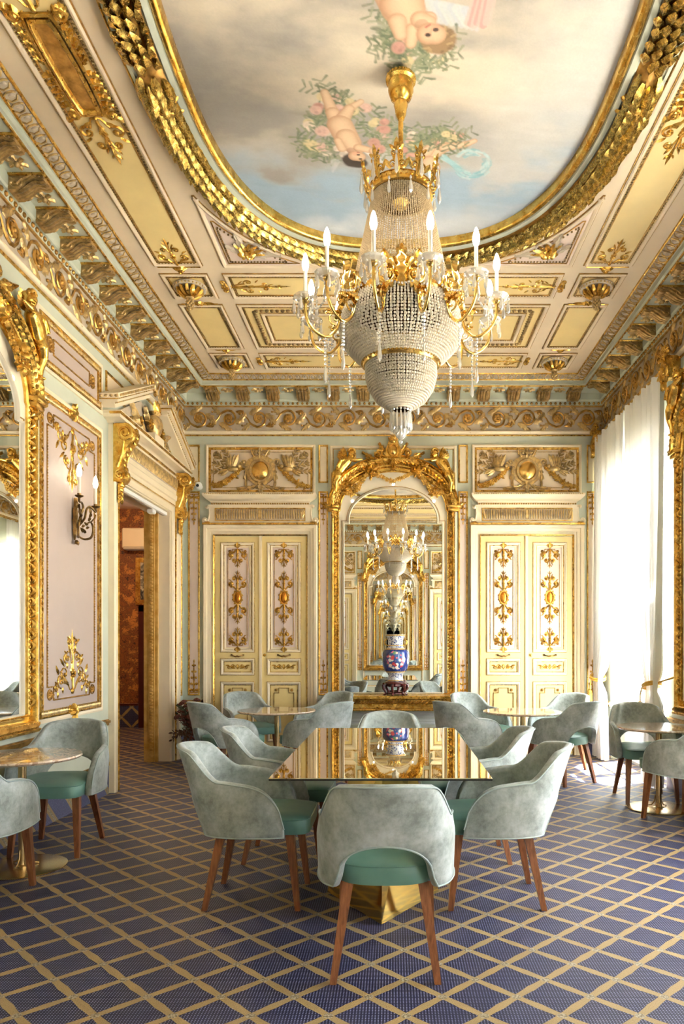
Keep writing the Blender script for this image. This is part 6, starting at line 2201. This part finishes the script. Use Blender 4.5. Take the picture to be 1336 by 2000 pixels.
# arms: brass tube, crystal pan, candle, bulb, drops
RA = 0.54
arm = MB()
P = [(0.30, 0, 3.24), (0.335, 0, 3.17), (0.37, 0, 3.07), (0.43, 0, 3.025), (0.50, 0, 3.06), (0.535, 0, 3.12), (RA, 0, 3.19), (RA, 0, 3.205)]
arm.curve(P, [0.010, 0.009, 0.009, 0.009, 0.009, 0.009, 0.009, 0.010], 7, 4)
P = []
for i in range(15):
    t = i / 14
    a = -PI / 2 + 2 * PI * 1.1 * t
    rr_ = 0.040 * (1 - 0.75 * t)
    P.append((0.375 + rr_ * math.cos(a), 0, 3.135 + rr_ * math.sin(a)))
arm.tube(P, 0.006, 5)
for q in (1, -1):
    arm.acanthus((0.33, 0), -0.2 * q, 0.10, 0.03, 3.16, 0.02)
arm.lathe([(0.0, 3.190), (0.012, 3.192), (0.022, 3.205), (0.018, 3.215), (0.024, 3.232), (0.018, 3.238)], 10, (RA, 0, 0))
arm_me = mesh_of(arm, 'candle_arm', M['brass'], 55)
pan_me = mesh_of(MB().lathe([(0.015, 3.212), (0.040, 3.208), (0.060, 3.222), (0.066, 3.232), (0.058, 3.228), (0.038, 3.216), (0.015, 3.220)], 14, (RA, 0, 0)), 'crystal_pan', M['crystal'])
can_me = mesh_of(MB().lathe([(0.0105, 3.236), (0.0105, 3.372), (0.0, 3.372)], 12, (RA, 0, 0)), 'candle', M['candle'], 50)
blb_me = mesh_of(MB().lathe([(0.008, 3.372), (0.013, 3.380), (0.0185, 3.400), (0.0175, 3.425), (0.010, 3.452), (0.003, 3.468), (0.0, 3.470)], 12, (RA, 0, 0)), 'bulb', M['bulb'], 'all')
ck = MB()
for k in range(7):
    ck.ball((0.43, 0, 3.015 - 0.019 * k), 0.0085, 6, 4)
tail = drop_mesh(0.10)
ck.add([(x + 0.43, y, z + 2.89) for x, y, z in tail.v], tail.f)
ck_me = mesh_of(ck, 'crystal_chain', M['crystal'])
for k in range(12):
    a = 2 * PI * k / 12 + R(15)
    ao = link('candle_arm', arm_me, cl_, Matrix.Rotation(a, 4, 'Z'))
    link('crystal_pan', pan_me, ao)
    link('candle', can_me, ao)
    link('bulb', blb_me, ao)
    link('crystal_chain', ck_me, ao)
    for j in range(6):
        b_ = 2 * PI * j / 6
        link('crystal_drop', dr1, ao, T(RA + 0.062 * math.cos(b_), 0.062 * math.sin(b_), 3.226))
    link('crystal_drop', dr2, ao, T(0.335, 0, 3.235))
sw = MB()
for k in range(12):                                       # bead swags from arm to arm
    a0 = 2 * PI * k / 12 + R(15)
    for j in range(15):
        t = (j + 0.5) / 15
        a = a0 + 2 * PI / 12 * t
        sw.ball((0.50 * math.cos(a), 0.50 * math.sin(a), 3.20 - 0.30 * t * (1 - t)), 0.0075, 5, 3)
sw.build('bead_swags', M['crystal'], cl_, None, True, kind='stuff')

# ================================================================ two-candle wall sconce
sc = empty('wall_sconce', M=MLEFT @ T(5.76, 2.16, 0.012))
tag(sc, 'dark bronze scrolling wall sconce with two lit candles on the pink panel', 'wall lamp')
b = MB()
b.acanthus((0, 0.02), PI / 2, 0.34, 0.07, 0.0, 0.04, 0, 4)
b.ball((0, 0.0, 0.03), (0.014, 0.02, 0.014), 6, 4)
for q in (1, -1):
    b.leaf((0, 0.02), -PI / 2 + q * 0.7, 0.05, 0.025, 0.02, 0.02)
b.build('back_plate', M['bronze'], sc, None, 60)
for q, top_, uo, wo_ in ((-1, 0.335, -0.125, 0.10), (1, 0.300, 0.135, 0.12)):
    a_ = MB()
    a_.curve([(0, 0.06, 0.03), (q * 0.05, 0.035, 0.06), (q * 0.12, 0.06, 0.09), (q * 0.135, 0.13, 0.10), (q * 0.09, 0.18, 0.10), (q * 0.04, 0.15, 0.08)], [0.006, 0.009, 0.010, 0.009, 0.008, 0.005], 6)
    a_.curve([(0, 0.12, 0.03), (q * 0.04, 0.20, 0.07), (q * 0.03, 0.27, 0.09), (q * 0.08, 0.305, 0.10), (uo, top_ - 0.03, wo_), (uo, top_, wo_)], [0.007, 0.009, 0.009, 0.008, 0.008, 0.010], 6)
    a_.curve([(q * 0.09, 0.18, 0.10), (q * 0.14, 0.22, 0.11), (uo, top_ - 0.05, wo_)], [0.006, 0.008, 0.006], 6)
    for k in range(6):
        a_.leaf((q * (0.02 + 0.02 * k), 0.08 + 0.035 * k), PI / 2 + random.Random(k).uniform(-1.4, 1.4), 0.055, 0.026, 0.08, 0.02)
    a_.lathe([(0.010, 0.0), (0.030, 0.010), (0.034, 0.018), (0.014, 0.022), (0.016, 0.034)], 12)
    k0 = len(a_.v) - 5 * 12
    a_.v[k0:] = [(uo + x_, top_ + z_, wo_ + y_) for x_, y_, z_ in a_.v[k0:]]
    ao = a_.build('arm', M['bronze'], sc, None, 55)
    c_ = MB().lathe([(0.0125, 0.03), (0.0125, 0.165), (0.0, 0.165)], 12)
    c_.v = [(uo + x_, top_ + z_, wo_ + y_) for x_, y_, z_ in c_.v]
    c_.build('candle', M['candle'], ao, None, 50)
    l_ = MB().lathe([(0.009, 0.165), (0.015, 0.175), (0.021, 0.198), (0.019, 0.225), (0.010, 0.255), (0.0, 0.272)], 12)
    l_.v = [(uo + x_, top_ + z_, wo_ + y_) for x_, y_, z_ in l_.v]
    l_.build('bulb', M['dimbulb'], ao, None, 'all')
# ================================================================ furniture materials
def velvet_mat():
    g = NT('sage_crushed_velvet')
    f = g.math('ADD', g.math('MULTIPLY', g.noise(7, 5, 0.65), 0.7), g.math('MULTIPLY', g.noise(38, 4, 0.7), 0.3))
    col = g.ramp(f, [(0.36, srgb(130, 138, 131)), (0.50, srgb(166, 174, 169)), (0.64, srgb(194, 201, 199))])
    return g.done(g.pbr(col, 0.75, 0.0, g.bump(g.noise(300, 2), 0.15, 0.002), **{'Sheen Weight': 0.5, 'Sheen Roughness': 0.35, 'Sheen Tint': (0.86, 0.94, 1.0, 1)}))
M['velvet'] = velvet_mat()
g = NT('green_leather')
M['leather'] = g.done(g.pbr(g.ramp(g.noise(6, 3), [(0.3, srgb(92, 134, 122)), (0.7, srgb(114, 154, 140))]), 0.42, 0.0, g.bump(g.noise(350, 2), 0.12, 0.002)))
M['piping'] = paint('velvet_piping', srgb(170, 184, 180), 0.7, 0.05)
g = NT('walnut')
co = g.coord()
mp = g.n('ShaderNodeMapping')
mp.inputs['Scale'].default_value = (26, 26, 2.5)
g.t.links.new(co, mp.inputs[0])
M['walnut'] = g.done(g.pbr(g.ramp(g.noise(3, 5, 0.6, mp.outputs[0], 0.6), [(0.3, srgb(110, 64, 38)), (0.7, srgb(160, 102, 64))]), 0.38))
g = NT('rose_marble')
v_ = g.noise(5, 8, 0.65, None, 1.8)
M['marble'] = g.done(g.pbr(g.ramp(v_, [(0.35, srgb(196, 168, 140)), (0.5, srgb(226, 206, 182)), (0.56, srgb(170, 136, 108)), (0.66, srgb(232, 216, 196))]), 0.10, 0.0, None, **{'Coat Weight': 0.6, 'Coat Roughness': 0.02}))
g = NT('champagne_metal')
M['champagne'] = g.done(g.pbr(srgb(206, 178, 128), 0.24, 0.95))
g = NT('mirror_brass')
M['mirrorbrass'] = g.done(g.pbr(srgb(246, 206, 112), 0.10, 1.0))
g = NT('smoked_mirror_top')
M['smoked'] = g.done(g.pbr((0.74, 0.66, 0.48, 1), 0.012, 1.0))
g = NT('black_edge')
M['black'] = g.done(g.pbr((0.012, 0.012, 0.012, 1), 0.3))

# ================================================================ tub dining chair
HALF = [(0.0, 0.0, -0.265), (0.15, 0.092, -0.258), (0.30, 0.176, -0.230), (0.42, 0.226, -0.184), (0.55, 0.254, -0.110), (0.70, 0.265, -0.020), (0.85, 0.262, 0.080), (1.0, 0.248, 0.170)]
def plan(t):
    a = abs(t)
    i = 1
    while i < len(HALF) - 1 and HALF[i][0] < a:
        i += 1
    p0, p1 = HALF[i - 1], HALF[i]
    pm, pp = HALF[max(i - 2, 0)], HALF[min(i + 1, len(HALF) - 1)]
    q = (a - p0[0]) / (p1[0] - p0[0])
    def cr_(k):
        m0 = (p1[k] - pm[k]) / max(1e-6, p1[0] - pm[0]) * (p1[0] - p0[0]) if i > 1 else ((p1[k] - p0[k]) if k == 1 else 0.0)
        m1 = (pp[k] - p0[k]) / max(1e-6, pp[0] - p0[0]) * (p1[0] - p0[0])
        return (2 * q ** 3 - 3 * q ** 2 + 1) * p0[k] + (q ** 3 - 2 * q ** 2 + q) * m0 + (-2 * q ** 3 + 3 * q ** 2) * p1[k] + (q ** 3 - q ** 2) * m1
    return (math.copysign(1, t) * cr_(1), cr_(2))
def sstep(a, b, x):
    q = min(1, max(0, (x - a) / (b - a)))
    return q * q * (3 - 2 * q)
def top_z(t):
    a = abs(t)
    z_ = 0.815 - 0.018 * (a / 0.36) ** 2 if a < 0.36 else 0.797
    z_ -= 0.140 * sstep(0.35, 0.56, a)
    z_ -= 0.018 * sstep(0.56, 0.80, a)
    if a > 0.72:
        z_ -= (z_ - 0.43) * (1 - math.sqrt(max(0, 1 - ((a - 0.72) / 0.28) ** 2)))
    return z_
def bot_z(t):
    a = abs(t)
    if a < 0.31:
        return 0.374 + 0.185 * math.sqrt(1 - (a / 0.31) ** 2) ** 0.8
    return 0.374
def shell_pt(t, z_, off):
    x, y = plan(t)
    x2, y2 = plan(t + 0.004)
    x1, y1 = plan(t - 0.004)
    tx, ty = x2 - x1, y2 - y1
    L_ = math.hypot(tx, ty)
    nx_, ny_ = ty / L_, -tx / L_
    k = z_ - 0.40
    bw = max(0.0, 1 - abs(t) / 0.75)
    y -= k * (0.10 + 0.26 * bw ** 0.7) * (1 if k > 0 else 0.4)
    x *= 1 + 0.08 * min(max(0, k), 0.16) - 0.62 * max(0, z_ - 0.56)
    return (x + nx_ * off, y + ny_ * off, z_)
def chair_meshes():
    NTt, NZ, TH = 72, 12, 0.021
    V = []
    per = 2 * NZ + 2 + 6
    ts = [-1 + 2 * i / NTt for i in range(NTt + 1)]
    ts = [math.copysign(abs(t) ** 0.92, t) for t in ts]
    for t in ts:
        zb, zt = bot_z(t), top_z(t)
        zt = max(zt, zb + 0.03)
        r_ = 0.018
        ring = []
        for i in range(NZ + 1):
            ring.append((zb + r_ * 0.5 + (zt - r_ - zb - r_ * 0.5) * i / NZ, TH))
        for k in range(1, 4):
            a = PI * k / 4
            ring.append((zt - r_ + r_ * math.sin(a), TH * math.cos(a)))
        for i in range(NZ, -1, -1):
            ring.append((zb + r_ * 0.5 + (zt - r_ - zb - r_ * 0.5) * i / NZ, -TH))
        for k in range(1, 4):
            a = PI * k / 4
            ring.append((zb + r_ * 0.5 - r_ * 0.5 * math.sin(a), -TH * math.cos(a)))
        V += [shell_pt(t, z_, o_) for z_, o_ in ring]
    m_ = len(ring)
    F = [(i * m_ + j, (i + 1) * m_ + j, (i + 1) * m_ + (j + 1) % m_, i * m_ + (j + 1) % m_) for i in range(NTt) for j in range(m_)]
    F += [tuple(range(m_)), tuple(NTt * m_ + j for j in range(m_ - 1, -1, -1))]
    out = {'backrest': mesh_of(MB().add(V, F), 'backrest', M['velvet'], 'all')}
    pp = MB()
    pp.tube([shell_pt(t, max(top_z(t), bot_z(t) + 0.03) - 0.010, TH + 0.001) for t in ts], 0.0042, 5)
    pp.tube([shell_pt(t, bot_z(t) + 0.006, TH + 0.001) for t in ts], 0.0038, 5)
    out['piping'] = mesh_of(pp, 'piping', M['piping'], True)
    # seat cushion
    V = []
    n = 48
    rows = [(0.90, 0.378), (0.985, 0.382), (1.0, 0.396), (1.0, 0.452), (0.985, 0.462), (0.93, 0.470), (0.80, 0.480), (0.55, 0.488), (0.25, 0.491)]
    def seat(a):
        c, s_ = math.cos(a), math.sin(a)
        e = 9.0 if s_ > 0 else 2.6
        r_ = (abs(c) ** e + abs(s_) ** e) ** (-1 / e)
        return (0.226 * c * r_, (0.292 if s_ > 0 else 0.236) * s_ * r_)
    for k, z_ in rows:
        for i in range(n):
            x, y = seat(2 * PI * i / n)
            V.append((x * k, y * k, z_ - (0.006 * (y / 0.26) ** 2 if k < 0.99 and z_ > 0.46 else 0)))
    F = [(j * n + i, j * n + (i + 1) % n, (j + 1) * n + (i + 1) % n, (j + 1) * n + i) for j in range(len(rows) - 1) for i in range(n)]
    F += [tuple(range(n - 1, -1, -1)), tuple((len(rows) - 1) * n + i for i in range(n))]
    out['seat'] = mesh_of(MB().add(V, F), 'seat', M['leather'], 60)
    sm = MB().loop_tube([(seat(2 * PI * i / n)[0] * 0.997, seat(2 * PI * i / n)[1] * 0.997, 0.456) for i in range(n)], 0.0035, 5)
    out['seam'] = mesh_of(sm, 'seat_seam', M['leather'], True)
    def leg(x0, y0, x1, y1, a, b):
        V = []
        for (cx, cy, z_, h_) in ((x1, y1, 0.0, b), (x1, y1, 0.004, b * 1.05), (x0, y0, 0.384, a)):
            V += [(cx - h_, cy - h_, z_), (cx + h_, cy - h_, z_), (cx + h_, cy + h_, z_), (cx - h_, cy + h_, z_)]
        F = [(i * 4 + j, i * 4 + (j + 1) % 4, (i + 1) * 4 + (j + 1) % 4, (i + 1) * 4 + j) for i in range(2) for j in range(4)] + [(3, 2, 1, 0), (8, 9, 10, 11)]
        return MB().add(V, F)
    legs = []
    for s_ in (1, -1):
        legs.append(mesh_of(leg(s_ * 0.185, 0.190, s_ * 0.205, 0.232, 0.022, 0.013), 'leg', M['walnut']))
        legs.append(mesh_of(leg(s_ * 0.150, -0.160, s_ * 0.205, -0.236, 0.022, 0.013), 'leg', M['walnut']))
    out['legs'] = legs
    return out
CM = chair_meshes()
def make_chair():
    c = empty('dining_chair')
    b_ = link('backrest', CM['backrest'], c)
    link('piping', CM['piping'], b_)
    s_ = link('seat', CM['seat'], c)
    link('seat_seam', CM['seam'], s_)
    for l_ in CM['legs']:
        link('leg', l_, c)
    return c
proto = make_chair()
GR = 'sage velvet tub chairs with walnut legs'
def face(x, y, tx, ty):
    return math.degrees(math.atan2(-(tx - x), ty - y))
TBL, TBR, TR_, TL_ = (-1.20, 7.39), (1.31, 7.27), (2.17, 5.86), (-2.225, 4.30)
spots = [
    (-0.03, 3.05, 0, 'tub chair nearest the camera, seen from behind at the mirror-topped table end'),
    (-0.71, 3.80, -90, 'tub chair at the long table, passage side, nearer of the two'),
    (-0.67, 4.56, -91, 'tub chair at the long table, passage side, farther of the two'),
    (0.52, 3.80, 90, 'tub chair at the long table, window side, nearer of the two'),
    (0.47, 4.56, 91, 'tub chair at the long table, window side, farther of the two'),
    (-0.03, 5.34, 180, 'tub chair at the far end of the long table below the grille'),
    (-1.60, 6.98, face(-1.60, 6.98, -1.0, 7.6), 'tub chair seen from behind at the marble table by the dried flowers'),
    (-1.56, 7.92, face(-1.56, 7.92, -1.15, 7.3), 'tub chair against the double door beside the dried flowers'),
    (-0.76, 6.96, face(-0.76, 6.96, -1.25, 7.35), 'tub chair with pale lit back at the marble table by the dried flowers, mirror side'),
    (-0.80, 7.94, face(-0.80, 7.94, -1.20, 7.4), 'tub chair tucked between the marble table and the arched mirror ledge'),
    (0.76, 7.02, face(0.76, 7.02, 1.35, 7.5), 'tub chair seen from behind at the marble table nearest the curtained corner, mirror side'),
    (0.98, 7.78, face(0.98, 7.78, 1.31, 7.3), 'tub chair against the double door near the window, mirror side'),
    (1.76, 7.70, face(1.76, 7.70, 1.31, 7.27), 'tub chair half hidden behind another near the curtained corner'),
    (1.66, 7.06, 33, 'tub chair with open back in the sunlight before the curtained corner'),
    (2.19, 6.24, 176, 'tub chair in front of the white curtains at the small marble table'),
    (2.21, 5.40, 22, 'tub chair cut by the photo edge on the window side'),
    (-2.20, 4.71, 184, 'tub chair below the sconce panel with dark green shaded seat'),
    (-2.19, 3.73, 3, 'tub chair cut by the photo edge on the sconce side'),
]
for i, (x, y, a, lb) in enumerate(spots):
    o = proto if i == 0 else copy_tree(proto)
    o.matrix_basis = T(x, y) @ Matrix.Rotation(R(a), 4, 'Z')
    tag(o, lb, 'chair', GR)

# ================================================================ long mirror-topped table on a brass prism
dt = empty('dining_table', (-0.055, 0, 0))
tag(dt, 'long rectangular table with mirror top and folded polished brass base', 'table')
MB().box((-0.487, 3.12, 0.738), (0.487, 5.05, 0.746)).build('table_core', M['black'], dt)
MB().box((-0.487, 3.12, 0.746), (0.487, 5.05, 0.750)).build('tabletop', M['smoked'], dt)
pr = [(0.0, 3.40), (0.30, 3.86), (0.05, 4.09), (0.30, 4.32), (0.0, 4.78), (-0.30, 4.32), (-0.05, 4.09), (-0.30, 3.86)]
k = len(pr)
bs = MB().add([(a, b, 0.004) for a, b in pr] + [(a * 0.55, 4.09 + (b - 4.09) * 0.72, 0.728) for a, b in pr],
              [tuple(range(k - 1, -1, -1)), tuple(range(k, 2 * k))] + [(i, (i + 1) % k, k + (i + 1) % k, k + i) for i in range(k)])
bs.build('base', M['mirrorbrass'], dt)
MB().box((-0.20, 3.6, 0.728), (0.20, 4.6, 0.738)).build('fixing_plate', M['black'], dt)

# ================================================================ round marble tables
def make_round(loc_, r_, lbl):
    t = empty('round_table', loc_ + (0,))
    tag(t, lbl, 'table', 'round marble pedestal tables')
    MB().lathe([(0.0, 0.650), (r_ - 0.014, 0.650), (r_ - 0.004, 0.657), (r_, 0.662), (r_ - 0.004, 0.672), (0.0, 0.672)], 64).build('tabletop', M['marble'], t, None, 30)
    MB().lathe([(0.06, 0.650), (0.06, 0.642), (0.024, 0.636), (0.023, 0.05), (0.026, 0.02), (0.05, 0.012)], 20).build('pole', M['champagne'], t, None, 40)
    MB().lathe([(0.0, 0.014), (0.235, 0.012), (0.250, 0.008), (0.250, 0.002), (0.0, 0.002)], 56).build('base', M['champagne'], t, None, 30)
    for k in range(3):
        a = 2 * PI * k / 3 + 0.5
        MB().tube([(0.026 * math.cos(a), 0.026 * math.sin(a), 0.11), (0.032 * math.cos(a), 0.032 * math.sin(a), 0.06), (0.055 * math.cos(a), 0.055 * math.sin(a), 0.028), (0.09 * math.cos(a), 0.09 * math.sin(a), 0.018)], 0.005, 6).build('foot_strut', M['champagne'], t, None, True)
    return t
make_round(TBL, 0.40, 'round marble table before the double door by the dried flowers')
make_round(TBR, 0.40, 'round marble table before the double door near the window')
make_round(TR_, 0.33, 'small round marble table beside the white curtains')
make_round(TL_, 0.335, 'round marble table below the gilt mirror on the sconce side')

# ================================================================ porcelain vases
def porcelain():
    g = NT('blue_famille_porcelain')
    co = g.coord()
    sx = g.n('ShaderNodeSeparateXYZ')
    g.t.links.new(co, sx.inputs[0])
    z_ = sx.outputs[2]
    v1 = g.n('ShaderNodeTexVoronoi', feature='F1')
    g.t.links.new(co, v1.inputs['Vector'])
    v1.inputs['Scale'].default_value = 26
    v2 = g.n('ShaderNodeTexVoronoi', feature='F1')
    g.t.links.new(co, v2.inputs['Vector'])
    v2.inputs['Scale'].default_value = 60
    # field of flowers over the belly
    cx = g.math('SUBTRACT', g.math('ADD', g.math('POWER', g.math('DIVIDE', sx.outputs[0], 0.115), 2.0), g.math('POWER', g.math('DIVIDE', g.math('SUBTRACT', z_, 0.255), 0.115), 2.0)), g.math('MULTIPLY', g.noise(18, 3), 0.9))
    inpanel = g.math('LESS_THAN', cx, 0.45)
    blue = g.ramp(g.noise(20, 3), [(0.3, srgb(22, 38, 104)), (0.7, srgb(44, 70, 150))])
    fl = g.ramp(v1.outputs['Color'], [(0.0, srgb(246, 238, 228)), (0.30, srgb(226, 120, 140)), (0.45, srgb(250, 226, 214)), (0.60, srgb(196, 62, 70)), (0.75, srgb(96, 140, 104)), (0.9, srgb(240, 200, 120))], 'CONSTANT')
    fl = g.mix(g.math('GREATER_THAN', v1.outputs['Distance'], 0.55), fl, srgb(60, 90, 150))
    body = g.mix(inpanel, blue, fl)
    twig = g.math('LESS_THAN', v2.outputs['Distance'], 0.22)
    body = g.mix(g.math('MULTIPLY', twig, g.math('GREATER_THAN', g.noise(9, 2), 0.54)), body, srgb(214, 190, 120))
    patt = g.mix(g.math('LESS_THAN', v2.outputs['Distance'], 0.42), srgb(214, 218, 224), srgb(52, 74, 140))
    onbody = g.math('MULTIPLY', g.math('GREATER_THAN', z_, 0.115), g.math('LESS_THAN', z_, 0.385))
    col = g.mix(onbody, patt, body)
    def ring(c, w_):
        return g.math('LESS_THAN', g.math('ABSOLUTE', g.math('SUBTRACT', z_, c)), w_)
    for c, w_ in ((0.115, 0.006), (0.388, 0.006), (0.43, 0.005), (0.552, 0.007), (0.012, 0.006)):
        col = g.mix(ring(c, w_), col, srgb(206, 170, 96))
    return g.done(g.pbr(col, 0.08, 0.0, None, **{'Coat Weight': 0.6}))
M['porcelain'] = porcelain()
M['rosewood'] = paint('carved_rosewood', srgb(84, 26, 26), 0.25, 0.25, 8)
def make_vase(Mx, lbl, lbl2, dark=False):
    st = empty('vase_stand', M=Mx)
    tag(st, lbl2, 'stand', 'carved vase stands')
    MB().lathe([(0.0, 0.135), (0.128, 0.135), (0.138, 0.145), (0.138, 0.158), (0.125, 0.165), (0.0, 0.165)], 12).build('stand_top', M['rosewood'], st, None, 30)
    MB().lathe([(0.10, 0.10), (0.118, 0.11), (0.118, 0.135), (0.10, 0.135)], 12).build('apron', M['rosewood'], st, None, 30)
    for k in range(6):
        a = 2 * PI * k / 6 + 0.26
        c, s_ = math.cos(a), math.sin(a)
        MB().tube([(r_ * c, r_ * s_, z_) for r_, z_ in ((0.118, 0.135), (0.150, 0.115), (0.148, 0.08), (0.118, 0.04), (0.125, 0.014), (0.148, 0.006))], [0.016, 0.020, 0.018, 0.013, 0.014, 0.008], 7).build('leg', M['rosewood'], st, None, True)
    MB().lathe([(0.10, 0.018), (0.118, 0.018), (0.118, 0.032), (0.10, 0.032), (0.10, 0.018)], 12).build('stretcher', M['rosewood'], st)
    MB().tube([(0, 0, 0.10), (0, 0, 0.135)], 0.012, 8).build('center_post', M['rosewood'], st)
    v = MB().lathe([(0.0, 0.0), (0.086, 0.0), (0.096, 0.010), (0.088, 0.040), (0.086, 0.075), (0.104, 0.100), (0.136, 0.135), (0.156, 0.20), (0.166, 0.28), (0.164, 0.34), (0.150, 0.372), (0.112, 0.392), (0.094, 0.408), (0.088, 0.44), (0.090, 0.49), (0.106, 0.535), (0.122, 0.556), (0.120, 0.562), (0.100, 0.545), (0.082, 0.49), (0.080, 0.42), (0.0, 0.40)], 40)
    vo = v.build('porcelain_vase', M['porcelain'], None, Mx @ T(0, 0, 0.1655), 40)
    tag(vo, lbl, 'vase', 'blue porcelain vases')
    hd = MB()
    for s_ in (1, -1):
        hd.tube([(s_ * 0.088, 0, 0.43), (s_ * 0.125, 0, 0.44), (s_ * 0.135, 0, 0.48), (s_ * 0.10, 0, 0.515)], [0.007, 0.010, 0.009, 0.006], 6)
    hd.build('handles', M['gold'], vo, None, True)
make_vase(T(0.028, YB - 0.20, 0.745), 'blue porcelain vase with pink flowers before the arched mirror', 'dark red carved six-legged stand under the blue vase')

# ================================================================ dried flowers by the doorway
fp = empty('dried_flower_arrangement', (-2.31, 8.28, 0))
tag(fp, 'dark dried flowers and eucalyptus in a grey metal vase by the doorway', 'flowers')
M['pewter'] = gilt('pewter', srgb(90, 96, 100), srgb(140, 146, 150), 0.35, 0.8)
MB().lathe([(0.0, 0.0), (0.085, 0.0), (0.09, 0.01), (0.075, 0.10), (0.105, 0.26), (0.125, 0.36), (0.120, 0.36), (0.098, 0.26), (0.0, 0.24)], 24).build('metal_vase', M['pewter'], fp, None, 40)
rg = random.Random(21)
M['stemgreen'] = paint('dry_green', srgb(62, 72, 46), 0.7, 0.2, 20)
M['drybrown'] = paint('dry_brown', srgb(92, 66, 44), 0.8, 0.25, 20)
M['dryred'] = paint('dry_red', srgb(104, 58, 46), 0.8, 0.25, 20)
lfm = {}
for nm in ('stemgreen', 'drybrown', 'dryred'):
    b = MB()
    for k in range(7):
        z_ = 0.03 + 0.032 * k
        for s_ in (1, -1):
            t_ = MB().leaf((0, 0), 0, 0.06, 0.026, 0, 0.006, 0.1, 4)
            mm = T(0, 0, z_) @ Matrix.Rotation(k * 1.3 + (0 if s_ > 0 else PI), 4, 'Z') @ Matrix.Rotation(R(-38), 4, 'Y')
            b.add([mm @ Vector(v) for v in t_.v], t_.f)
    b.tube([(0, 0, -0.20), (0, 0, 0.27)], 0.0035, 5)
    lfm[nm] = mesh_of(b, 'leafy_stem', M[nm])
hdm = MB()
for k in range(26):
    a, q = k * 2.4, math.sqrt(k / 26)
    hdm.ball((0.036 * q * math.cos(a), 0.036 * q * math.sin(a), 0.26 + 0.02 * (1 - q)), 0.011, 5, 3)
hdm.tube([(0, 0, -0.10), (0, 0, 0.26)], 0.0035, 5)
hdm = mesh_of(hdm, 'dried_bloom', M['dryred'], True)
for k in range(46):
    a, tilt = rg.uniform(0, 2 * PI), rg.uniform(0.05, 0.80)
    mm = T(0.05 * math.cos(a), 0.05 * math.sin(a), 0.36 + rg.uniform(-0.02, 0.12)) @ Matrix.Rotation(a, 4, 'Z') @ Matrix.Rotation(tilt, 4, 'Y') @ Matrix.Scale(rg.uniform(0.80, 1.05), 4)
    if k % 5 == 0:
        link('dried_bloom', hdm, fp, mm)
    else:
        link('leafy_stem', lfm[rg.choice(['stemgreen', 'stemgreen', 'drybrown', 'dryred'])], fp, mm)
for k in range(12):                                       # trailing pieces over the rim
    a = rg.uniform(0, 2 * PI)
    mm = T(0.10 * math.cos(a), 0.10 * math.sin(a), 0.37) @ Matrix.Rotation(a, 4, 'Z') @ Matrix.Rotation(rg.uniform(1.6, 2.5), 4, 'Y') @ Matrix.Scale(0.85, 4)
    link('leafy_stem', lfm[rg.choice(['drybrown', 'dryred'])], fp, mm)

# ================================================================ security camera, air conditioner, picture
sc_ = empty('security_camera', M=MBACK @ T(-2.372, 3.285, 0))
tag(sc_, 'small white dome security camera on the end wall above the dried flowers', 'camera')
MB().lathe([(0.034, 0.0), (0.034, 0.02), (0.026, 0.03), (0.026, 0.05)], 16).build('mount', M['white'], sc_, None, 40)
MB().ball((0, 0, 0.075), (0.048, 0.048, 0.042), 18, 12).build('housing', M['white'], sc_, None, True)
MB().lathe([(0.0, 0.006), (0.014, 0.006), (0.020, 0.0), (0.020, -0.01)], 16).build('lens', M['black'], sc_, T(0, -0.003, 0.112))
ac = empty('air_conditioner', (-3.99, PY, 2.90))
tag(ac, 'cream split air conditioner above the picture in the passage', 'air conditioner')
MB().bbox((-0.40, -0.22, 0.02), (0.40, -0.001, 0.35), 0.02).build('casing', M['cream'], ac)
MB().bbox((-0.37, -0.235, 0.0), (0.37, -0.06, 0.05), 0.01).build('air_outlet', M['stone'], ac)
pc = empty('framed_picture', (-3.78, PY, 2.02))
tag(pc, 'dark picture in a wide flat gold frame in the passage', 'picture')
MB().box((-0.45, -0.035, 0), (0.45, -0.001, 0.08)).box((-0.45, -0.035, 0.69), (0.45, -0.001, 0.77)).box((-0.45, -0.035, 0.08), (-0.375, -0.001, 0.69)).box((0.375, -0.035, 0.08), (0.45, -0.001, 0.69)).build('frame', M['gold'], pc)
g = NT('dark_print')
M['print'] = g.done(g.pbr(g.ramp(g.noise(9, 4, 0.6, None, 0.8), [(0.42, srgb(30, 28, 26)), (0.50, srgb(120, 112, 96)), (0.60, srgb(206, 196, 170))]), 0.4))
MB().box((-0.375, -0.016, 0.08), (0.375, -0.001, 0.69)).build('print', M['print'], pc)
